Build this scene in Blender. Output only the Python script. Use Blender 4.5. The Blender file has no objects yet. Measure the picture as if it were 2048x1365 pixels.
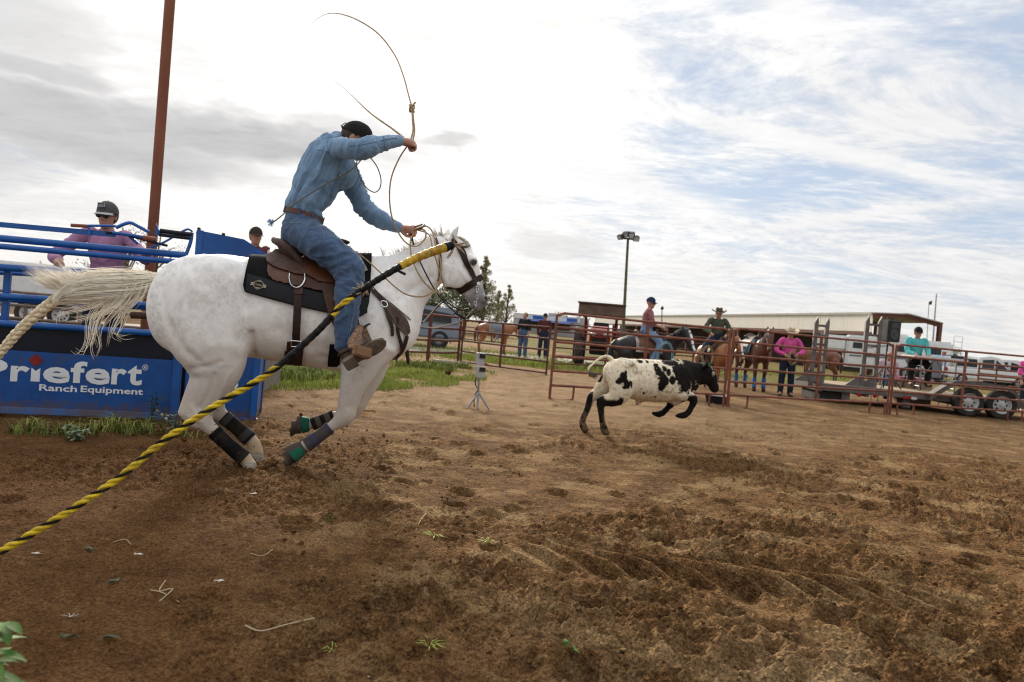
import bpy, bmesh, math, random
import numpy as np
from mathutils import Vector, Matrix
from mathutils.bvhtree import BVHTree

random.seed(7)
RNG = np.random.default_rng(7)
SC = bpy.context.scene
COL = SC.collection
R = math.radians

# ---------------------------------------------------------------- camera
CAM_H, ROLL, PITCH, FPX = 1.20, R(5.0), R(1.36), 24.0 / 36.0 * 2048
cam_data = bpy.data.cameras.new('camera')
cam = bpy.data.objects.new('camera', cam_data)
COL.objects.link(cam)
SC.camera = cam
cam_data.lens, cam_data.sensor_width = 24.0, 36.0
cam_data.clip_start, cam_data.clip_end = 0.05, 6000
FWD = Vector((0, math.cos(PITCH), -math.sin(PITCH)))
UPW = Vector((0, math.sin(PITCH), math.cos(PITCH)))
RGT = Vector((1, 0, 0))
cx = RGT * math.cos(ROLL) + UPW * math.sin(ROLL)
cy = -RGT * math.sin(ROLL) + UPW * math.cos(ROLL)
cam.matrix_world = Matrix(((cx.x, cy.x, -FWD.x, 0), (cx.y, cy.y, -FWD.y, 0), (cx.z, cy.z, -FWD.z, CAM_H), (0, 0, 0, 1)))
cam_data.dof.use_dof = True
cam_data.dof.focus_distance = 4.1
cam_data.dof.aperture_fstop = 3.0

# ---------------------------------------------------------------- sun, sky, exposure
SUN_EL, SUN_AZ = R(24), R(-16)          # behind thin cloud, ahead of the camera and a little left
SUN_DIR = Vector((math.sin(SUN_AZ) * math.cos(SUN_EL), math.cos(SUN_AZ) * math.cos(SUN_EL), math.sin(SUN_EL)))
sun_data = bpy.data.lights.new('sun', 'SUN')
sun_data.energy, sun_data.angle, sun_data.color = 4.6, R(11), (1.0, 0.90, 0.76)
sun = bpy.data.objects.new('sun', sun_data)
COL.objects.link(sun)
sun.rotation_euler = (-SUN_DIR).to_track_quat('-Z', 'Y').to_euler()
SC.view_settings.view_transform = 'Standard'
SC.view_settings.look = 'None'
SC.view_settings.exposure = 0.38
SC.view_settings.gamma = 1.0
SC.cycles.use_denoising = True
SC.cycles.filter_width = 1.15
SC.cycles.max_bounces = 5
SC.cycles.diffuse_bounces = 3
SC.cycles.glossy_bounces = 2
SC.cycles.adaptive_threshold = 0.02
SC.cycles.transparent_max_bounces = 12


class Nodes:
    """short way to write node trees"""
    def __init__(self, tree):
        self.t = tree
        tree.nodes.clear()

    def n(self, kind, **kw):
        nd = self.t.nodes.new(kind)
        for k, v in kw.items():
            setattr(nd, k, v)
        return nd

    def val(self, sock, v):
        if isinstance(v, bpy.types.NodeSocket):
            self.t.links.new(v, sock)
        else:
            sock.default_value = v

    def math(self, op, a, b=None, c=None, clamp=False):
        nd = self.n('ShaderNodeMath', operation=op, use_clamp=clamp)
        for i, v in enumerate((a, b, c)):
            if v is not None:
                self.val(nd.inputs[i], v)
        return nd.outputs[0]

    def vmath(self, op, a, b=None, s=None):
        nd = self.n('ShaderNodeVectorMath', operation=op)
        self.val(nd.inputs[0], a)
        if b is not None:
            self.val(nd.inputs[1], b)
        if s is not None:
            self.val(nd.inputs['Scale'], s)
        return nd.outputs['Value'] if op in ('DOT_PRODUCT', 'LENGTH') else nd.outputs[0]

    def noise(self, vec, scale, detail=4, rough=0.55, dist=0.0, col=False):
        nd = self.n('ShaderNodeTexNoise')
        if vec is not None:
            self.val(nd.inputs['Vector'], vec)
        nd.inputs['Scale'].default_value = scale
        nd.inputs['Detail'].default_value = detail
        nd.inputs['Roughness'].default_value = rough
        nd.inputs['Distortion'].default_value = dist
        return nd.outputs['Color' if col else 'Fac']

    def ramp(self, fac, stops, interp='LINEAR'):
        nd = self.n('ShaderNodeValToRGB')
        nd.color_ramp.interpolation = interp
        el = nd.color_ramp.elements
        while len(el) < len(stops):
            el.new(0.5)
        for e, (p, c) in zip(el, stops):
            e.position = p
            e.color = (c, c, c, 1) if not hasattr(c, '__len__') else (*c[:3], 1)
        self.val(nd.inputs[0], fac)
        return nd.outputs[0]

    def smooth(self, x, a, b):
        nd = self.n('ShaderNodeMapRange', interpolation_type='SMOOTHSTEP')
        self.val(nd.inputs[0], x)
        nd.inputs[1].default_value, nd.inputs[2].default_value = a, b
        return nd.outputs[0]

    def mix(self, f, a, b, mode='MIX'):
        nd = self.n('ShaderNodeMix', data_type='RGBA', blend_type=mode)
        self.val(nd.inputs[0], f)
        for i, v in ((6, a), (7, b)):
            if isinstance(v, (tuple, list)):
                v = (*v[:3], 1)
            self.val(nd.inputs[i], v)
        return nd.outputs[2]

    def comb(self, x, y, z):
        nd = self.n('ShaderNodeCombineXYZ')
        for i, v in enumerate((x, y, z)):
            self.val(nd.inputs[i], v)
        return nd.outputs[0]


def build_sky():
    w = bpy.data.worlds.new('World')
    SC.world = w
    w.use_nodes = True
    N = Nodes(w.node_tree)
    out = N.n('ShaderNodeOutputWorld')
    bg = N.n('ShaderNodeBackground')
    bg.inputs['Strength'].default_value = 0.1
    N.t.links.new(bg.outputs[0], out.inputs[0])
    sky = N.n('ShaderNodeTexSky', sky_type='NISHITA', sun_disc=False)
    sky.sun_elevation, sky.sun_rotation = SUN_EL, SUN_AZ
    sky.air_density, sky.dust_density, sky.ozone_density = 1.0, 0.6, 1.2
    d = N.vmath('NORMALIZE', N.n('ShaderNodeTexCoord').outputs['Generated'])
    sep = N.n('ShaderNodeSeparateXYZ')
    N.val(sep.inputs[0], d)
    dx, dy, dz = sep.outputs
    zc = N.math('ADD', N.math('MAXIMUM', dz, 0.0), 0.10)
    p = N.comb(N.math('DIVIDE', dx, zc), N.math('DIVIDE', dy, zc), 0.0)
    # thin high cloud sheet, drawn out in streaks
    rot = N.n('ShaderNodeMapping')
    N.val(rot.inputs[0], p)
    rot.inputs['Rotation'].default_value = (0, 0, R(-38))
    rot.inputs['Scale'].default_value = (0.60, 1.0, 1.0)
    ps = rot.outputs[0]
    warp = N.vmath('ADD', ps, N.vmath('SCALE', N.noise(ps, 0.7, 2, col=True), s=0.9))
    n1 = N.noise(warp, 0.9, 4, 0.62)
    n2 = N.noise(warp, 4.2, 5, 0.68)
    rip = N.noise(warp, 15.0, 4, 0.7)
    sdot = N.vmath('DOT_PRODUCT', d, tuple(SUN_DIR))
    near = N.smooth(sdot, 0.865, 0.985)
    low = N.smooth(dz, 0.26, 0.02)                       # the sheet closes up toward the horizon
    az0 = N.math('ARCTAN2', dx, dy)
    el0 = N.math('ARCSINE', dz)
    # ragged edges for the larger openings and banks
    wv = N.vmath('SCALE', N.vmath('SUBTRACT', N.noise(N.comb(N.math('MULTIPLY', az0, 5.0), N.math('MULTIPLY', el0, 14.0), 0.0), 1.0, 4, 0.62, col=True), (0.5, 0.5, 0.5)), s=1.0)
    ws = N.n('ShaderNodeSeparateXYZ'); N.val(ws.inputs[0], wv)
    az = N.math('MULTIPLY_ADD', ws.outputs[0], 0.22, az0)
    el = N.math('MULTIPLY_ADD', ws.outputs[1], 0.09, el0)

    def spot(px, py, rx, ry, amt, tilt=0.0):
        """a soft patch of sky about the direction of a photograph pixel; radii in pixels"""
        v = dirpx(px, py)
        a0, e0 = math.atan2(v.x, v.y), math.asin(v.z)
        ct, st = math.cos(R(tilt)), math.sin(R(tilt))
        A, E = N.math('SUBTRACT', az, a0), N.math('SUBTRACT', el, e0)
        X = N.math('DIVIDE', N.math('ADD', N.math('MULTIPLY', A, ct), N.math('MULTIPLY', E, st)), rx / FPX)
        Y = N.math('DIVIDE', N.math('ADD', N.math('MULTIPLY', A, -st), N.math('MULTIPLY', E, ct)), ry / FPX)
        q = N.math('ADD', N.math('MULTIPLY', X, X), N.math('MULTIPLY', Y, Y))
        return N.math('MULTIPLY', N.smooth(q, 1.25, 0.05), amt)

    def dirpx(px, py):
        uu, vv = (px - 1024) / FPX, (682.5 - py) / FPX
        X = uu * math.cos(ROLL) - vv * math.sin(ROLL)
        Z = uu * math.sin(ROLL) + vv * math.cos(ROLL)
        return (RGT * X + FWD + UPW * Z).normalized()

    def most(v):
        r = v[0]
        for q in v[1:]:
            r = N.math('MAXIMUM', r, q)
        return r
    holes = most([spot(1424, 171, 170, 60, 0.75, -8), spot(1310, 60, 150, 60, 0.6, -14), spot(1350, 278, 130, 36, 0.7, -6), spot(1520, 370, 300, 52, 0.95, 3), spot(1850, 352, 210, 52, 0.85, -6),
                  spot(1830, 40, 260, 85, 1.0, -22), spot(2050, 120, 170, 110, 0.8, -20), spot(1100, 400, 170, 40, 0.6, 0), spot(1380, 485, 240, 34, 0.5, 0), spot(1660, 555, 150, 34, 0.5, 0),
                  spot(2010, 480, 160, 40, 0.45, 0), spot(130, 318, 240, 30, 0.8, -5), spot(1560, 235, 120, 40, 0.35, 0), spot(2250, 300, 260, 120, 0.7, 0), spot(-350, 250, 300, 90, 0.6, 0)])
    # away from the view the sheet opens and closes by itself
    wild = N.math('MULTIPLY', N.smooth(n1, 0.50, 0.36), N.smooth(dy, 0.70, 0.45))
    tex = N.math('ADD', N.math('MULTIPLY', N.math('SUBTRACT', n1, 0.5), 1.7), N.math('ADD', N.math('MULTIPLY', N.math('SUBTRACT', n2, 0.5), 2.3), N.math('MULTIPLY', N.math('SUBTRACT', rip, 0.5), 1.5)))
    veil = N.math('ADD', N.math('SUBTRACT', N.math('ADD', 0.83, tex), N.math('MULTIPLY', N.math('MAXIMUM', holes, wild), 0.52)), N.math('ADD', N.math('MULTIPLY', near, 0.9), N.math('MULTIPLY', low, 0.22)))
    veil = N.math('MAXIMUM', veil, 0.12, clamp=True)

    def trail(a, b, width, amt):
        """a straight condensation trail"""
        a, b = Vector(a).normalized(), Vector(b).normalized()
        nrm = a.cross(b).normalized()
        dist = N.math('ABSOLUTE', N.math('ADD', N.vmath('DOT_PRODUCT', d, tuple(nrm)), N.math('MULTIPLY', N.math('SUBTRACT', n2, 0.5), 0.022)))
        mid = (a + b).normalized()
        half = mid.dot(a)
        along = N.smooth(N.vmath('DOT_PRODUCT', d, tuple(mid)), half - 0.03, half + 0.03)
        return N.math('MULTIPLY', N.math('MULTIPLY', N.smooth(dist, width, 0.0), along), amt)
    tr = most([trail(dirpx(1380, 230), dirpx(1960, 375), 0.017, 0.8), trail(dirpx(1480, 465), dirpx(1860, 412), 0.011, 0.6), trail(dirpx(1000, 285), dirpx(1440, 430), 0.035, 0.9), trail(dirpx(1560, 0), dirpx(1900, 150), 0.030, 0.55)])
    veil = N.math('ADD', veil, tr, clamp=True)
    # colour of the sheet: bright toward the sun, greyer away from it
    glow = N.math('MULTIPLY_ADD', sdot, 0.5, 0.5)
    cc = N.ramp(glow, [(0.0, (0.74, 0.725, 0.70)), (0.70, (0.70, 0.695, 0.695)), (0.84, (0.725, 0.725, 0.735)), (0.945, (0.84, 0.835, 0.83)), (1.0, (1.0, 0.985, 0.96))])
    shade = N.math('MULTIPLY_ADD', N.math('ADD', N.math('SUBTRACT', n2, 0.5), N.math('MULTIPLY', N.math('SUBTRACT', rip, 0.5), 0.6)), 0.50, 1.0)
    cc = N.vmath('SCALE', cc, s=N.math('MULTIPLY', shade, 8.9))
    warm = N.math('MULTIPLY', N.smooth(dz, 0.15, 0.0), 0.40)
    cc = N.mix(warm, cc, (7.6, 7.1, 6.3))
    blue = N.mix(0.80, sky.outputs[0], (4.0, 4.8, 6.1))
    col = N.mix(veil, blue, cc)
    col = N.mix(N.math('MULTIPLY', tr, 0.75, clamp=True), col, (7.6, 7.6, 7.65))
    # darker stratus banks low in the sky on the sun side
    banks = most([spot(170, 262, 330, 62, 0.85, -4), spot(480, 268, 330, 54, 0.9, 2), spot(700, 262, 150, 40, 0.45, 0), spot(895, 276, 85, 14, 0.6, 0), spot(60, 140, 150, 34, 0.7, -4), spot(20, 40, 170, 80, 0.50, 0), spot(250, 120, 250, 110, 0.16, 0),
                  spot(1120, 490, 110, 26, 0.35, 0), spot(-300, 230, 320, 110, 0.7, 0), spot(60, 405, 220, 30, 0.25, 0)])
    bt = N.math('MULTIPLY_ADD', N.math('SUBTRACT', n2, 0.5), 0.9, 1.0)
    col = N.mix(N.math('MULTIPLY', banks, bt, clamp=True), col, (4.2, 4.15, 4.2))
    # a clouded sky is brightest overhead
    over = N.math('MULTIPLY_ADD', N.smooth(dz, 0.38, 0.95), 1.35, 1.0)
    N.val(bg.inputs['Color'], N.vmath('SCALE', col, s=over))


build_sky()


# ---------------------------------------------------------------- pixel <-> place
def ray(px, py):
    uu, vv = (px - 1024) / FPX, (682.5 - py) / FPX
    X = uu * math.cos(ROLL) - vv * math.sin(ROLL)
    Z = uu * math.sin(ROLL) + vv * math.cos(ROLL)
    return RGT * X + FWD + UPW * Z


EYE = Vector((0, 0, CAM_H))


def at(px, py, y):
    """the point seen at photograph pixel px, py that stands y metres ahead"""
    d = ray(px, py)
    return EYE + d * (y / d.y)


def at_z(px, py, z=0.0):
    d = ray(px, py)
    return EYE + d * ((z - CAM_H) / d.z)


class Frame:
    """a place with a heading: local x is forward, y is to the left, z is up"""
    def __init__(self, origin, heading):
        self.o = Vector((origin[0], origin[1], 0))
        self.h = heading
        self.f = Vector((math.cos(heading), math.sin(heading), 0))
        self.l = Vector((-math.sin(heading), math.cos(heading), 0))

    def loc(self, w):
        w = Vector(w) - self.o
        return Vector((w.dot(self.f), w.dot(self.l), w.z))

    def world(self, p):
        return self.o + self.f * p[0] + self.l * p[1] + Vector((0, 0, p[2]))

    def px(self, px, py, lat=0.0):
        d = ray(px, py)
        e = EYE - self.o
        t = (lat - e.dot(self.l)) / d.dot(self.l)
        return self.loc(EYE + d * t)

    def mpp(self, px, py, lat=0.0):
        """metres per photograph pixel there"""
        return self.world(self.px(px, py, lat)).y / FPX


# ---------------------------------------------------------------- scene bookkeeping
def tag(o, label=None, cat=None, group=None, kind=None):
    if label: o['label'] = label
    if cat: o['category'] = cat
    if group: o['group'] = group
    if kind: o['kind'] = kind
    return o


def empty(name, label, cat, loc=(0, 0, 0), rz=0.0, group=None):
    o = bpy.data.objects.new(name, None)
    o.empty_display_size = 0.2
    COL.objects.link(o)
    o.location = loc
    o.rotation_euler = (0, 0, rz)
    return tag(o, label, cat, group)


def link(name, me, mat=None, parent=None, loc=None, rz=None):
    o = bpy.data.objects.new(name, me)
    COL.objects.link(o)
    if mat is not None and not me.materials:
        for m in (mat if isinstance(mat, (list, tuple)) else [mat]):
            me.materials.append(m)
    if parent is not None:
        o.parent = parent
    if loc is not None:
        o.location = loc
    if rz is not None:
        o.rotation_euler = (0, 0, rz)
    return o


def copy_tree(o, parent=None):
    c = o.copy()
    COL.objects.link(c)
    c.parent = parent
    for ch in list(o.children):
        copy_tree(ch, c)
    return c


# ---------------------------------------------------------------- materials
MATS = {}


def M(name, c, rough=0.6, metal=0.0, var=0.12, scale=6.0, bump=0.0, bscale=60.0, c2=None, spec=0.3, stretch=None, attr=False,
      speck=None, sheen=0.0, coat=0.0, trans=0.0, subs=0.0, mud=0.0):
    """procedural surface: base colour, a second tone by noise, fine relief; attr takes the colour from the mesh"""
    if name in MATS:
        return MATS[name]
    m = bpy.data.materials.new(name)
    m.use_nodes = True
    N = Nodes(m.node_tree)
    out = N.n('ShaderNodeOutputMaterial')
    b = N.n('ShaderNodeBsdfPrincipled')
    N.t.links.new(b.outputs[0], out.inputs[0])
    co = N.n('ShaderNodeTexCoord').outputs['Object']
    if stretch:
        mp = N.n('ShaderNodeMapping')
        N.val(mp.inputs[0], co)
        mp.inputs['Scale'].default_value = stretch
        co = mp.outputs[0]
    f = N.noise(co, scale, 5, 0.6)
    f = N.smooth(f, 0.30, 0.70)
    if attr:
        base = N.n('ShaderNodeVertexColor', layer_name='Col').outputs[0]
        t = N.math('MULTIPLY_ADD', f, 2 * var, 1 - var)
        colr = N.mix(1.0, base, N.comb(t, t, t), 'MULTIPLY')
    else:
        c2 = c2 or tuple(x * (1 - 2 * var) for x in c)
        colr = N.mix(f, c2, c)
    if speck:
        s = N.smooth(N.noise(co, speck[1], 3, 0.5), speck[2], speck[2] + 0.06)
        colr = N.mix(N.math('MULTIPLY', s, speck[3]), colr, speck[0])
    if mud:                                   # soil splashed up from the ground
        sz = N.n('ShaderNodeSeparateXYZ'); N.val(sz.inputs[0], co)
        k = N.math('ADD', sz.outputs[2], N.math('MULTIPLY', N.math('SUBTRACT', N.noise(co, 16, 5, 0.7), 0.5), mud * 2.6))
        colr = N.mix(N.math('MULTIPLY', N.smooth(k, mud, mud * 0.2), 0.8), colr, (0.085, 0.052, 0.030))
    N.val(b.inputs['Base Color'], colr)
    rr = N.math('MULTIPLY_ADD', f, -0.12, min(rough + 0.06, 1.0))
    N.val(b.inputs['Roughness'], rr)
    b.inputs['Metallic'].default_value = metal
    b.inputs['Specular IOR Level'].default_value = spec
    if sheen:
        b.inputs['Sheen Weight'].default_value = sheen
    if coat:
        b.inputs['Coat Weight'].default_value = coat
    if trans:
        b.inputs['Transmission Weight'].default_value = trans
    if subs:
        b.inputs['Subsurface Weight'].default_value = subs
        b.inputs['Subsurface Radius'].default_value = (0.02, 0.008, 0.004)
    if bump:
        bp = N.n('ShaderNodeBump')
        bp.inputs['Strength'].default_value = min(1.0, bump)
        bp.inputs['Distance'].default_value = 0.01
        N.val(bp.inputs['Height'], N.noise(co, bscale, 5, 0.65))
        N.val(b.inputs['Normal'], bp.outputs[0])
    MATS[name] = m
    return m


# ---------------------------------------------------------------- numeric noise
def _hash(ix, iy, iz):
    h = (ix * 374761393 + iy * 668265263 + iz * 2147483647) & 0xffffffff
    h = ((h ^ (h >> 13)) * 1274126177) & 0xffffffff
    return ((h ^ (h >> 16)) & 0xffff).astype(np.float32) / 65535.0


def vnoise(x, y, z=None):
    x, y = np.asarray(x, np.float64), np.asarray(y, np.float64)
    z = np.zeros_like(x) if z is None else np.asarray(z, np.float64)
    fx, fy, fz = np.floor(x), np.floor(y), np.floor(z)
    ix, iy, iz = fx.astype(np.int64), fy.astype(np.int64), fz.astype(np.int64)
    tx, ty, tz = (x - fx), (y - fy), (z - fz)
    tx, ty, tz = [t * t * t * (t * (t * 6 - 15) + 10) for t in (tx, ty, tz)]
    r = 0
    for a in (0, 1):
        wa = tx if a else 1 - tx
        for b in (0, 1):
            wb = wa * (ty if b else 1 - ty)
            if np.any(tz):
                for c in (0, 1):
                    r = r + wb * (tz if c else 1 - tz) * _hash(ix + a, iy + b, iz + c)
            else:
                r = r + wb * _hash(ix + a, iy + b, iz)
    return r


def fbm(x, y, z=None, octv=4, gain=0.5, lac=2.03):
    s, amp, tot = 0, 1.0, 0
    for k in range(octv):
        s = s + amp * vnoise(x + 17.3 * k, y - 9.1 * k, None if z is None else z + 4.7 * k)
        tot += amp
        amp *= gain
        x, y = x * lac, y * lac
        z = None if z is None else z * lac
    return s / tot


# ---------------------------------------------------------------- meshes from lists
def mesh(name, verts, faces, smooth=False):
    me = bpy.data.meshes.new(name)
    me.from_pydata([tuple(v) for v in verts], [], faces)
    me.update()
    if smooth:
        me.polygons.foreach_set('use_smooth', np.ones(len(me.polygons), dtype=bool))
    return me


def np_mesh(name, V, Q, smooth=True, col=None):
    """vertices (n,3), quads or triangles (m,k)"""
    me = bpy.data.meshes.new(name)
    V = np.ascontiguousarray(V, np.float32)
    Q = np.ascontiguousarray(Q, np.int32)
    k = Q.shape[1]
    me.vertices.add(len(V)); me.vertices.foreach_set('co', V.ravel())
    me.loops.add(Q.size); me.loops.foreach_set('vertex_index', Q.ravel())
    me.polygons.add(len(Q)); me.polygons.foreach_set('loop_start', np.arange(len(Q), dtype=np.int32) * k)
    me.polygons.foreach_set('use_smooth', np.full(len(Q), smooth, dtype=bool))
    me.update(calc_edges=True)
    if col is not None:
        c = np.ones((len(V), 4), np.float32); c[:, :3] = col
        a = me.color_attributes.new('Col', 'FLOAT_COLOR', 'POINT')
        a.data.foreach_set('color', c.ravel())
    return me


class B:
    """collects shapes into one mesh"""
    def __init__(self):
        self.v, self.f = [], []

    def add(self, v, f):
        o = len(self.v)
        self.v += [tuple(p) for p in v]
        self.f += [tuple(i + o for i in q) for q in f]
        return self

    def box(self, lo, hi, mtx=None):
        x0, y0, z0 = lo; x1, y1, z1 = hi
        v = [Vector(p) for p in ((x0, y0, z0), (x1, y0, z0), (x1, y1, z0), (x0, y1, z0), (x0, y0, z1), (x1, y0, z1), (x1, y1, z1), (x0, y1, z1))]
        if mtx is not None:
            v = [mtx @ p for p in v]
        return self.add(v, [(0, 3, 2, 1), (4, 5, 6, 7), (0, 1, 5, 4), (1, 2, 6, 5), (2, 3, 7, 6), (3, 0, 4, 7)])

    def bar(self, a, b, w, h, up=(0, 0, 1)):
        """a rectangular bar from a to b"""
        a, b = Vector(a), Vector(b)
        d = (b - a).normalized()
        s = d.cross(Vector(up))
        if s.length < 1e-4:
            s = d.cross(Vector((0, 1, 0)))
        s.normalize()
        t = s.cross(d)
        v = []
        for p in (a, b):
            for q, r in ((-1, -1), (1, -1), (1, 1), (-1, 1)):
                v.append(p + s * (q * w / 2) + t * (r * h / 2))
        return self.add(v, [(0, 3, 2, 1), (4, 5, 6, 7), (0, 1, 5, 4), (1, 2, 6, 5), (2, 3, 7, 6), (3, 0, 4, 7)])

    def tube(self, pts, r, n=8, cap=True, sub=0, squash=None):
        pts = [Vector(p) for p in pts]
        rr = list(r) if hasattr(r, '__len__') else [r] * len(pts)
        if sub:
            pts, rr = spline(pts, rr, sub)
        m = len(pts)
        tans = []
        for i in range(m):
            t = pts[min(i + 1, m - 1)] - pts[max(i - 1, 0)]
            tans.append(t.normalized() if t.length > 1e-9 else Vector((0, 0, 1)))
        t0 = tans[0]
        nrm = t0.cross(Vector((0, 0, 1)))
        if nrm.length < 0.05:
            nrm = t0.cross(Vector((0, 1, 0)))
        nrm.normalize()
        v = []
        for i in range(m):
            t = tans[i]
            nrm = (nrm - t * nrm.dot(t))
            nrm = nrm.normalized() if nrm.length > 1e-6 else t.orthogonal().normalized()
            bi = t.cross(nrm)
            for k in range(n):
                a = 2 * math.pi * k / n
                v.append(pts[i] + nrm * (math.cos(a) * rr[i]) + bi * (math.sin(a) * rr[i] * (squash or 1)))
        f = []
        for i in range(m - 1):
            for k in range(n):
                k2 = (k + 1) % n
                f.append((i * n + k, i * n + k2, (i + 1) * n + k2, (i + 1) * n + k))
        if cap:
            f.append(tuple(range(n))[::-1])
            f.append(tuple((m - 1) * n + k for k in range(n)))
        return self.add(v, f)

    def lathe(self, prof, n=24, mtx=None, axis='z', cap=True):
        """profile of (radius, height) about an axis"""
        v, f = [], []
        for r, h in prof:
            for k in range(n):
                a = 2 * math.pi * k / n
                p = (r * math.cos(a), r * math.sin(a), h)
                p = {'z': p, 'y': (p[0], p[2], p[1]), 'x': (p[2], p[0], p[1])}[axis]
                v.append(Vector(p))
        if mtx is not None:
            v = [mtx @ p for p in v]
        for i in range(len(prof) - 1):
            for k in range(n):
                k2 = (k + 1) % n
                f.append((i * n + k, i * n + k2, (i + 1) * n + k2, (i + 1) * n + k))
        if cap:
            f.append(tuple(range(n))[::-1])
            f.append(tuple((len(prof) - 1) * n + k for k in range(n)))
        return self.add(v, f)

    def prism(self, poly, a, thick):
        """flat outline (list of 3D points) given a thickness vector"""
        t = Vector(a) * thick if thick is not None else Vector(a)
        p = [Vector(q) for q in poly]
        n = len(p)
        v = p + [q + t for q in p]
        f = [tuple(range(n))[::-1], tuple(range(n, 2 * n))]
        for i in range(n):
            j = (i + 1) % n
            f.append((i, j, n + j, n + i))
        return self.add(v, f)

    def sheet(self, grid, thick=0.0, close=False, nrm=None):
        """grid of points [rows][cols] as a skin; thick gives it a back"""
        g = [[Vector(p) for p in row] for row in grid]
        nr, nc = len(g), len(g[0])
        def idx(i, j): return i * nc + j
        v = [p for row in g for p in row]
        f = []
        for i in range(nr - 1):
            for j in range(nc - 1):
                f.append((idx(i, j), idx(i, j + 1), idx(i + 1, j + 1), idx(i + 1, j)))
        if thick:
            ns = []
            for i in range(nr):
                for j in range(nc):
                    a = g[min(i + 1, nr - 1)][j] - g[max(i - 1, 0)][j]
                    b = g[i][min(j + 1, nc - 1)] - g[i][max(j - 1, 0)]
                    n_ = b.cross(a)
                    ns.append(n_.normalized() if n_.length > 1e-12 else Vector((0, 0, 1)))
            o = len(v)
            v += [p + n_ * thick for p, n_ in zip(v[:o], ns)]
            f = [q[::1] for q in f] + [tuple(i + o for i in q[::-1]) for q in f]
            ring = [idx(0, j) for j in range(nc)] + [idx(i, nc - 1) for i in range(1, nr)] + [idx(nr - 1, j) for j in range(nc - 2, -1, -1)] + [idx(i, 0) for i in range(nr - 2, 0, -1)]
            for k in range(len(ring)):
                a, b = ring[k], ring[(k + 1) % len(ring)]
                f.append((b, a, a + o, b + o))
        return self.add(v, f)

    def ball(self, c, r, n=12, m=8, mtx=None):
        c = Vector(c)
        r = Vector((r, r, r)) if not hasattr(r, '__len__') else Vector(r)
        v, f = [], []
        for i in range(m + 1):
            th = math.pi * i / m
            for k in range(n):
                a = 2 * math.pi * k / n
                p = Vector((math.sin(th) * math.cos(a) * r.x, math.sin(th) * math.sin(a) * r.y, math.cos(th) * r.z))
                if mtx is not None:
                    p = mtx @ p
                v.append(c + p)
        for i in range(m):
            for k in range(n):
                k2 = (k + 1) % n
                f.append((i * n + k, (i + 1) * n + k, (i + 1) * n + k2, i * n + k2))
        return self.add(v, f)

    def build(self, name, mat, parent=None, smooth=False, loc=None, rz=None, sharp=40, bevel=0.0):
        me = mesh(name, self.v, self.f, smooth)
        if bevel:
            bm = bmesh.new(); bm.from_mesh(me)
            bmesh.ops.bevel(bm, geom=[e for e in bm.edges if len(e.link_faces) == 2 and e.calc_face_angle(0) > 0.6], offset=bevel, segments=2, affect='EDGES', clamp_overlap=True)
            bm.to_mesh(me); bm.free()
            smooth = True
            me.polygons.foreach_set('use_smooth', np.ones(len(me.polygons), dtype=bool))
        if smooth and sharp:
            me.set_sharp_from_angle(angle=R(sharp))
        return link(name, me, mat, parent, loc, rz)


def spline(pts, rr, sub):
    """Catmull-Rom through points (and radii)"""
    P, Q = [], []
    n = len(pts)
    for i in range(n - 1):
        p0, p1, p2, p3 = pts[max(i - 1, 0)], pts[i], pts[i + 1], pts[min(i + 2, n - 1)]
        r0, r1, r2, r3 = rr[max(i - 1, 0)], rr[i], rr[i + 1], rr[min(i + 2, n - 1)]
        for k in range(sub):
            t = k / sub
            a, b, c, d = -0.5 * t + t * t - 0.5 * t ** 3, 1 - 2.5 * t * t + 1.5 * t ** 3, 0.5 * t + 2 * t * t - 1.5 * t ** 3, -0.5 * t * t + 0.5 * t ** 3
            P.append(p0 * a + p1 * b + p2 * c + p3 * d)
            Q.append(max(1e-4, r0 * a + r1 * b + r2 * c + r3 * d))
    P.append(pts[-1]); Q.append(rr[-1])
    return P, Q


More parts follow.
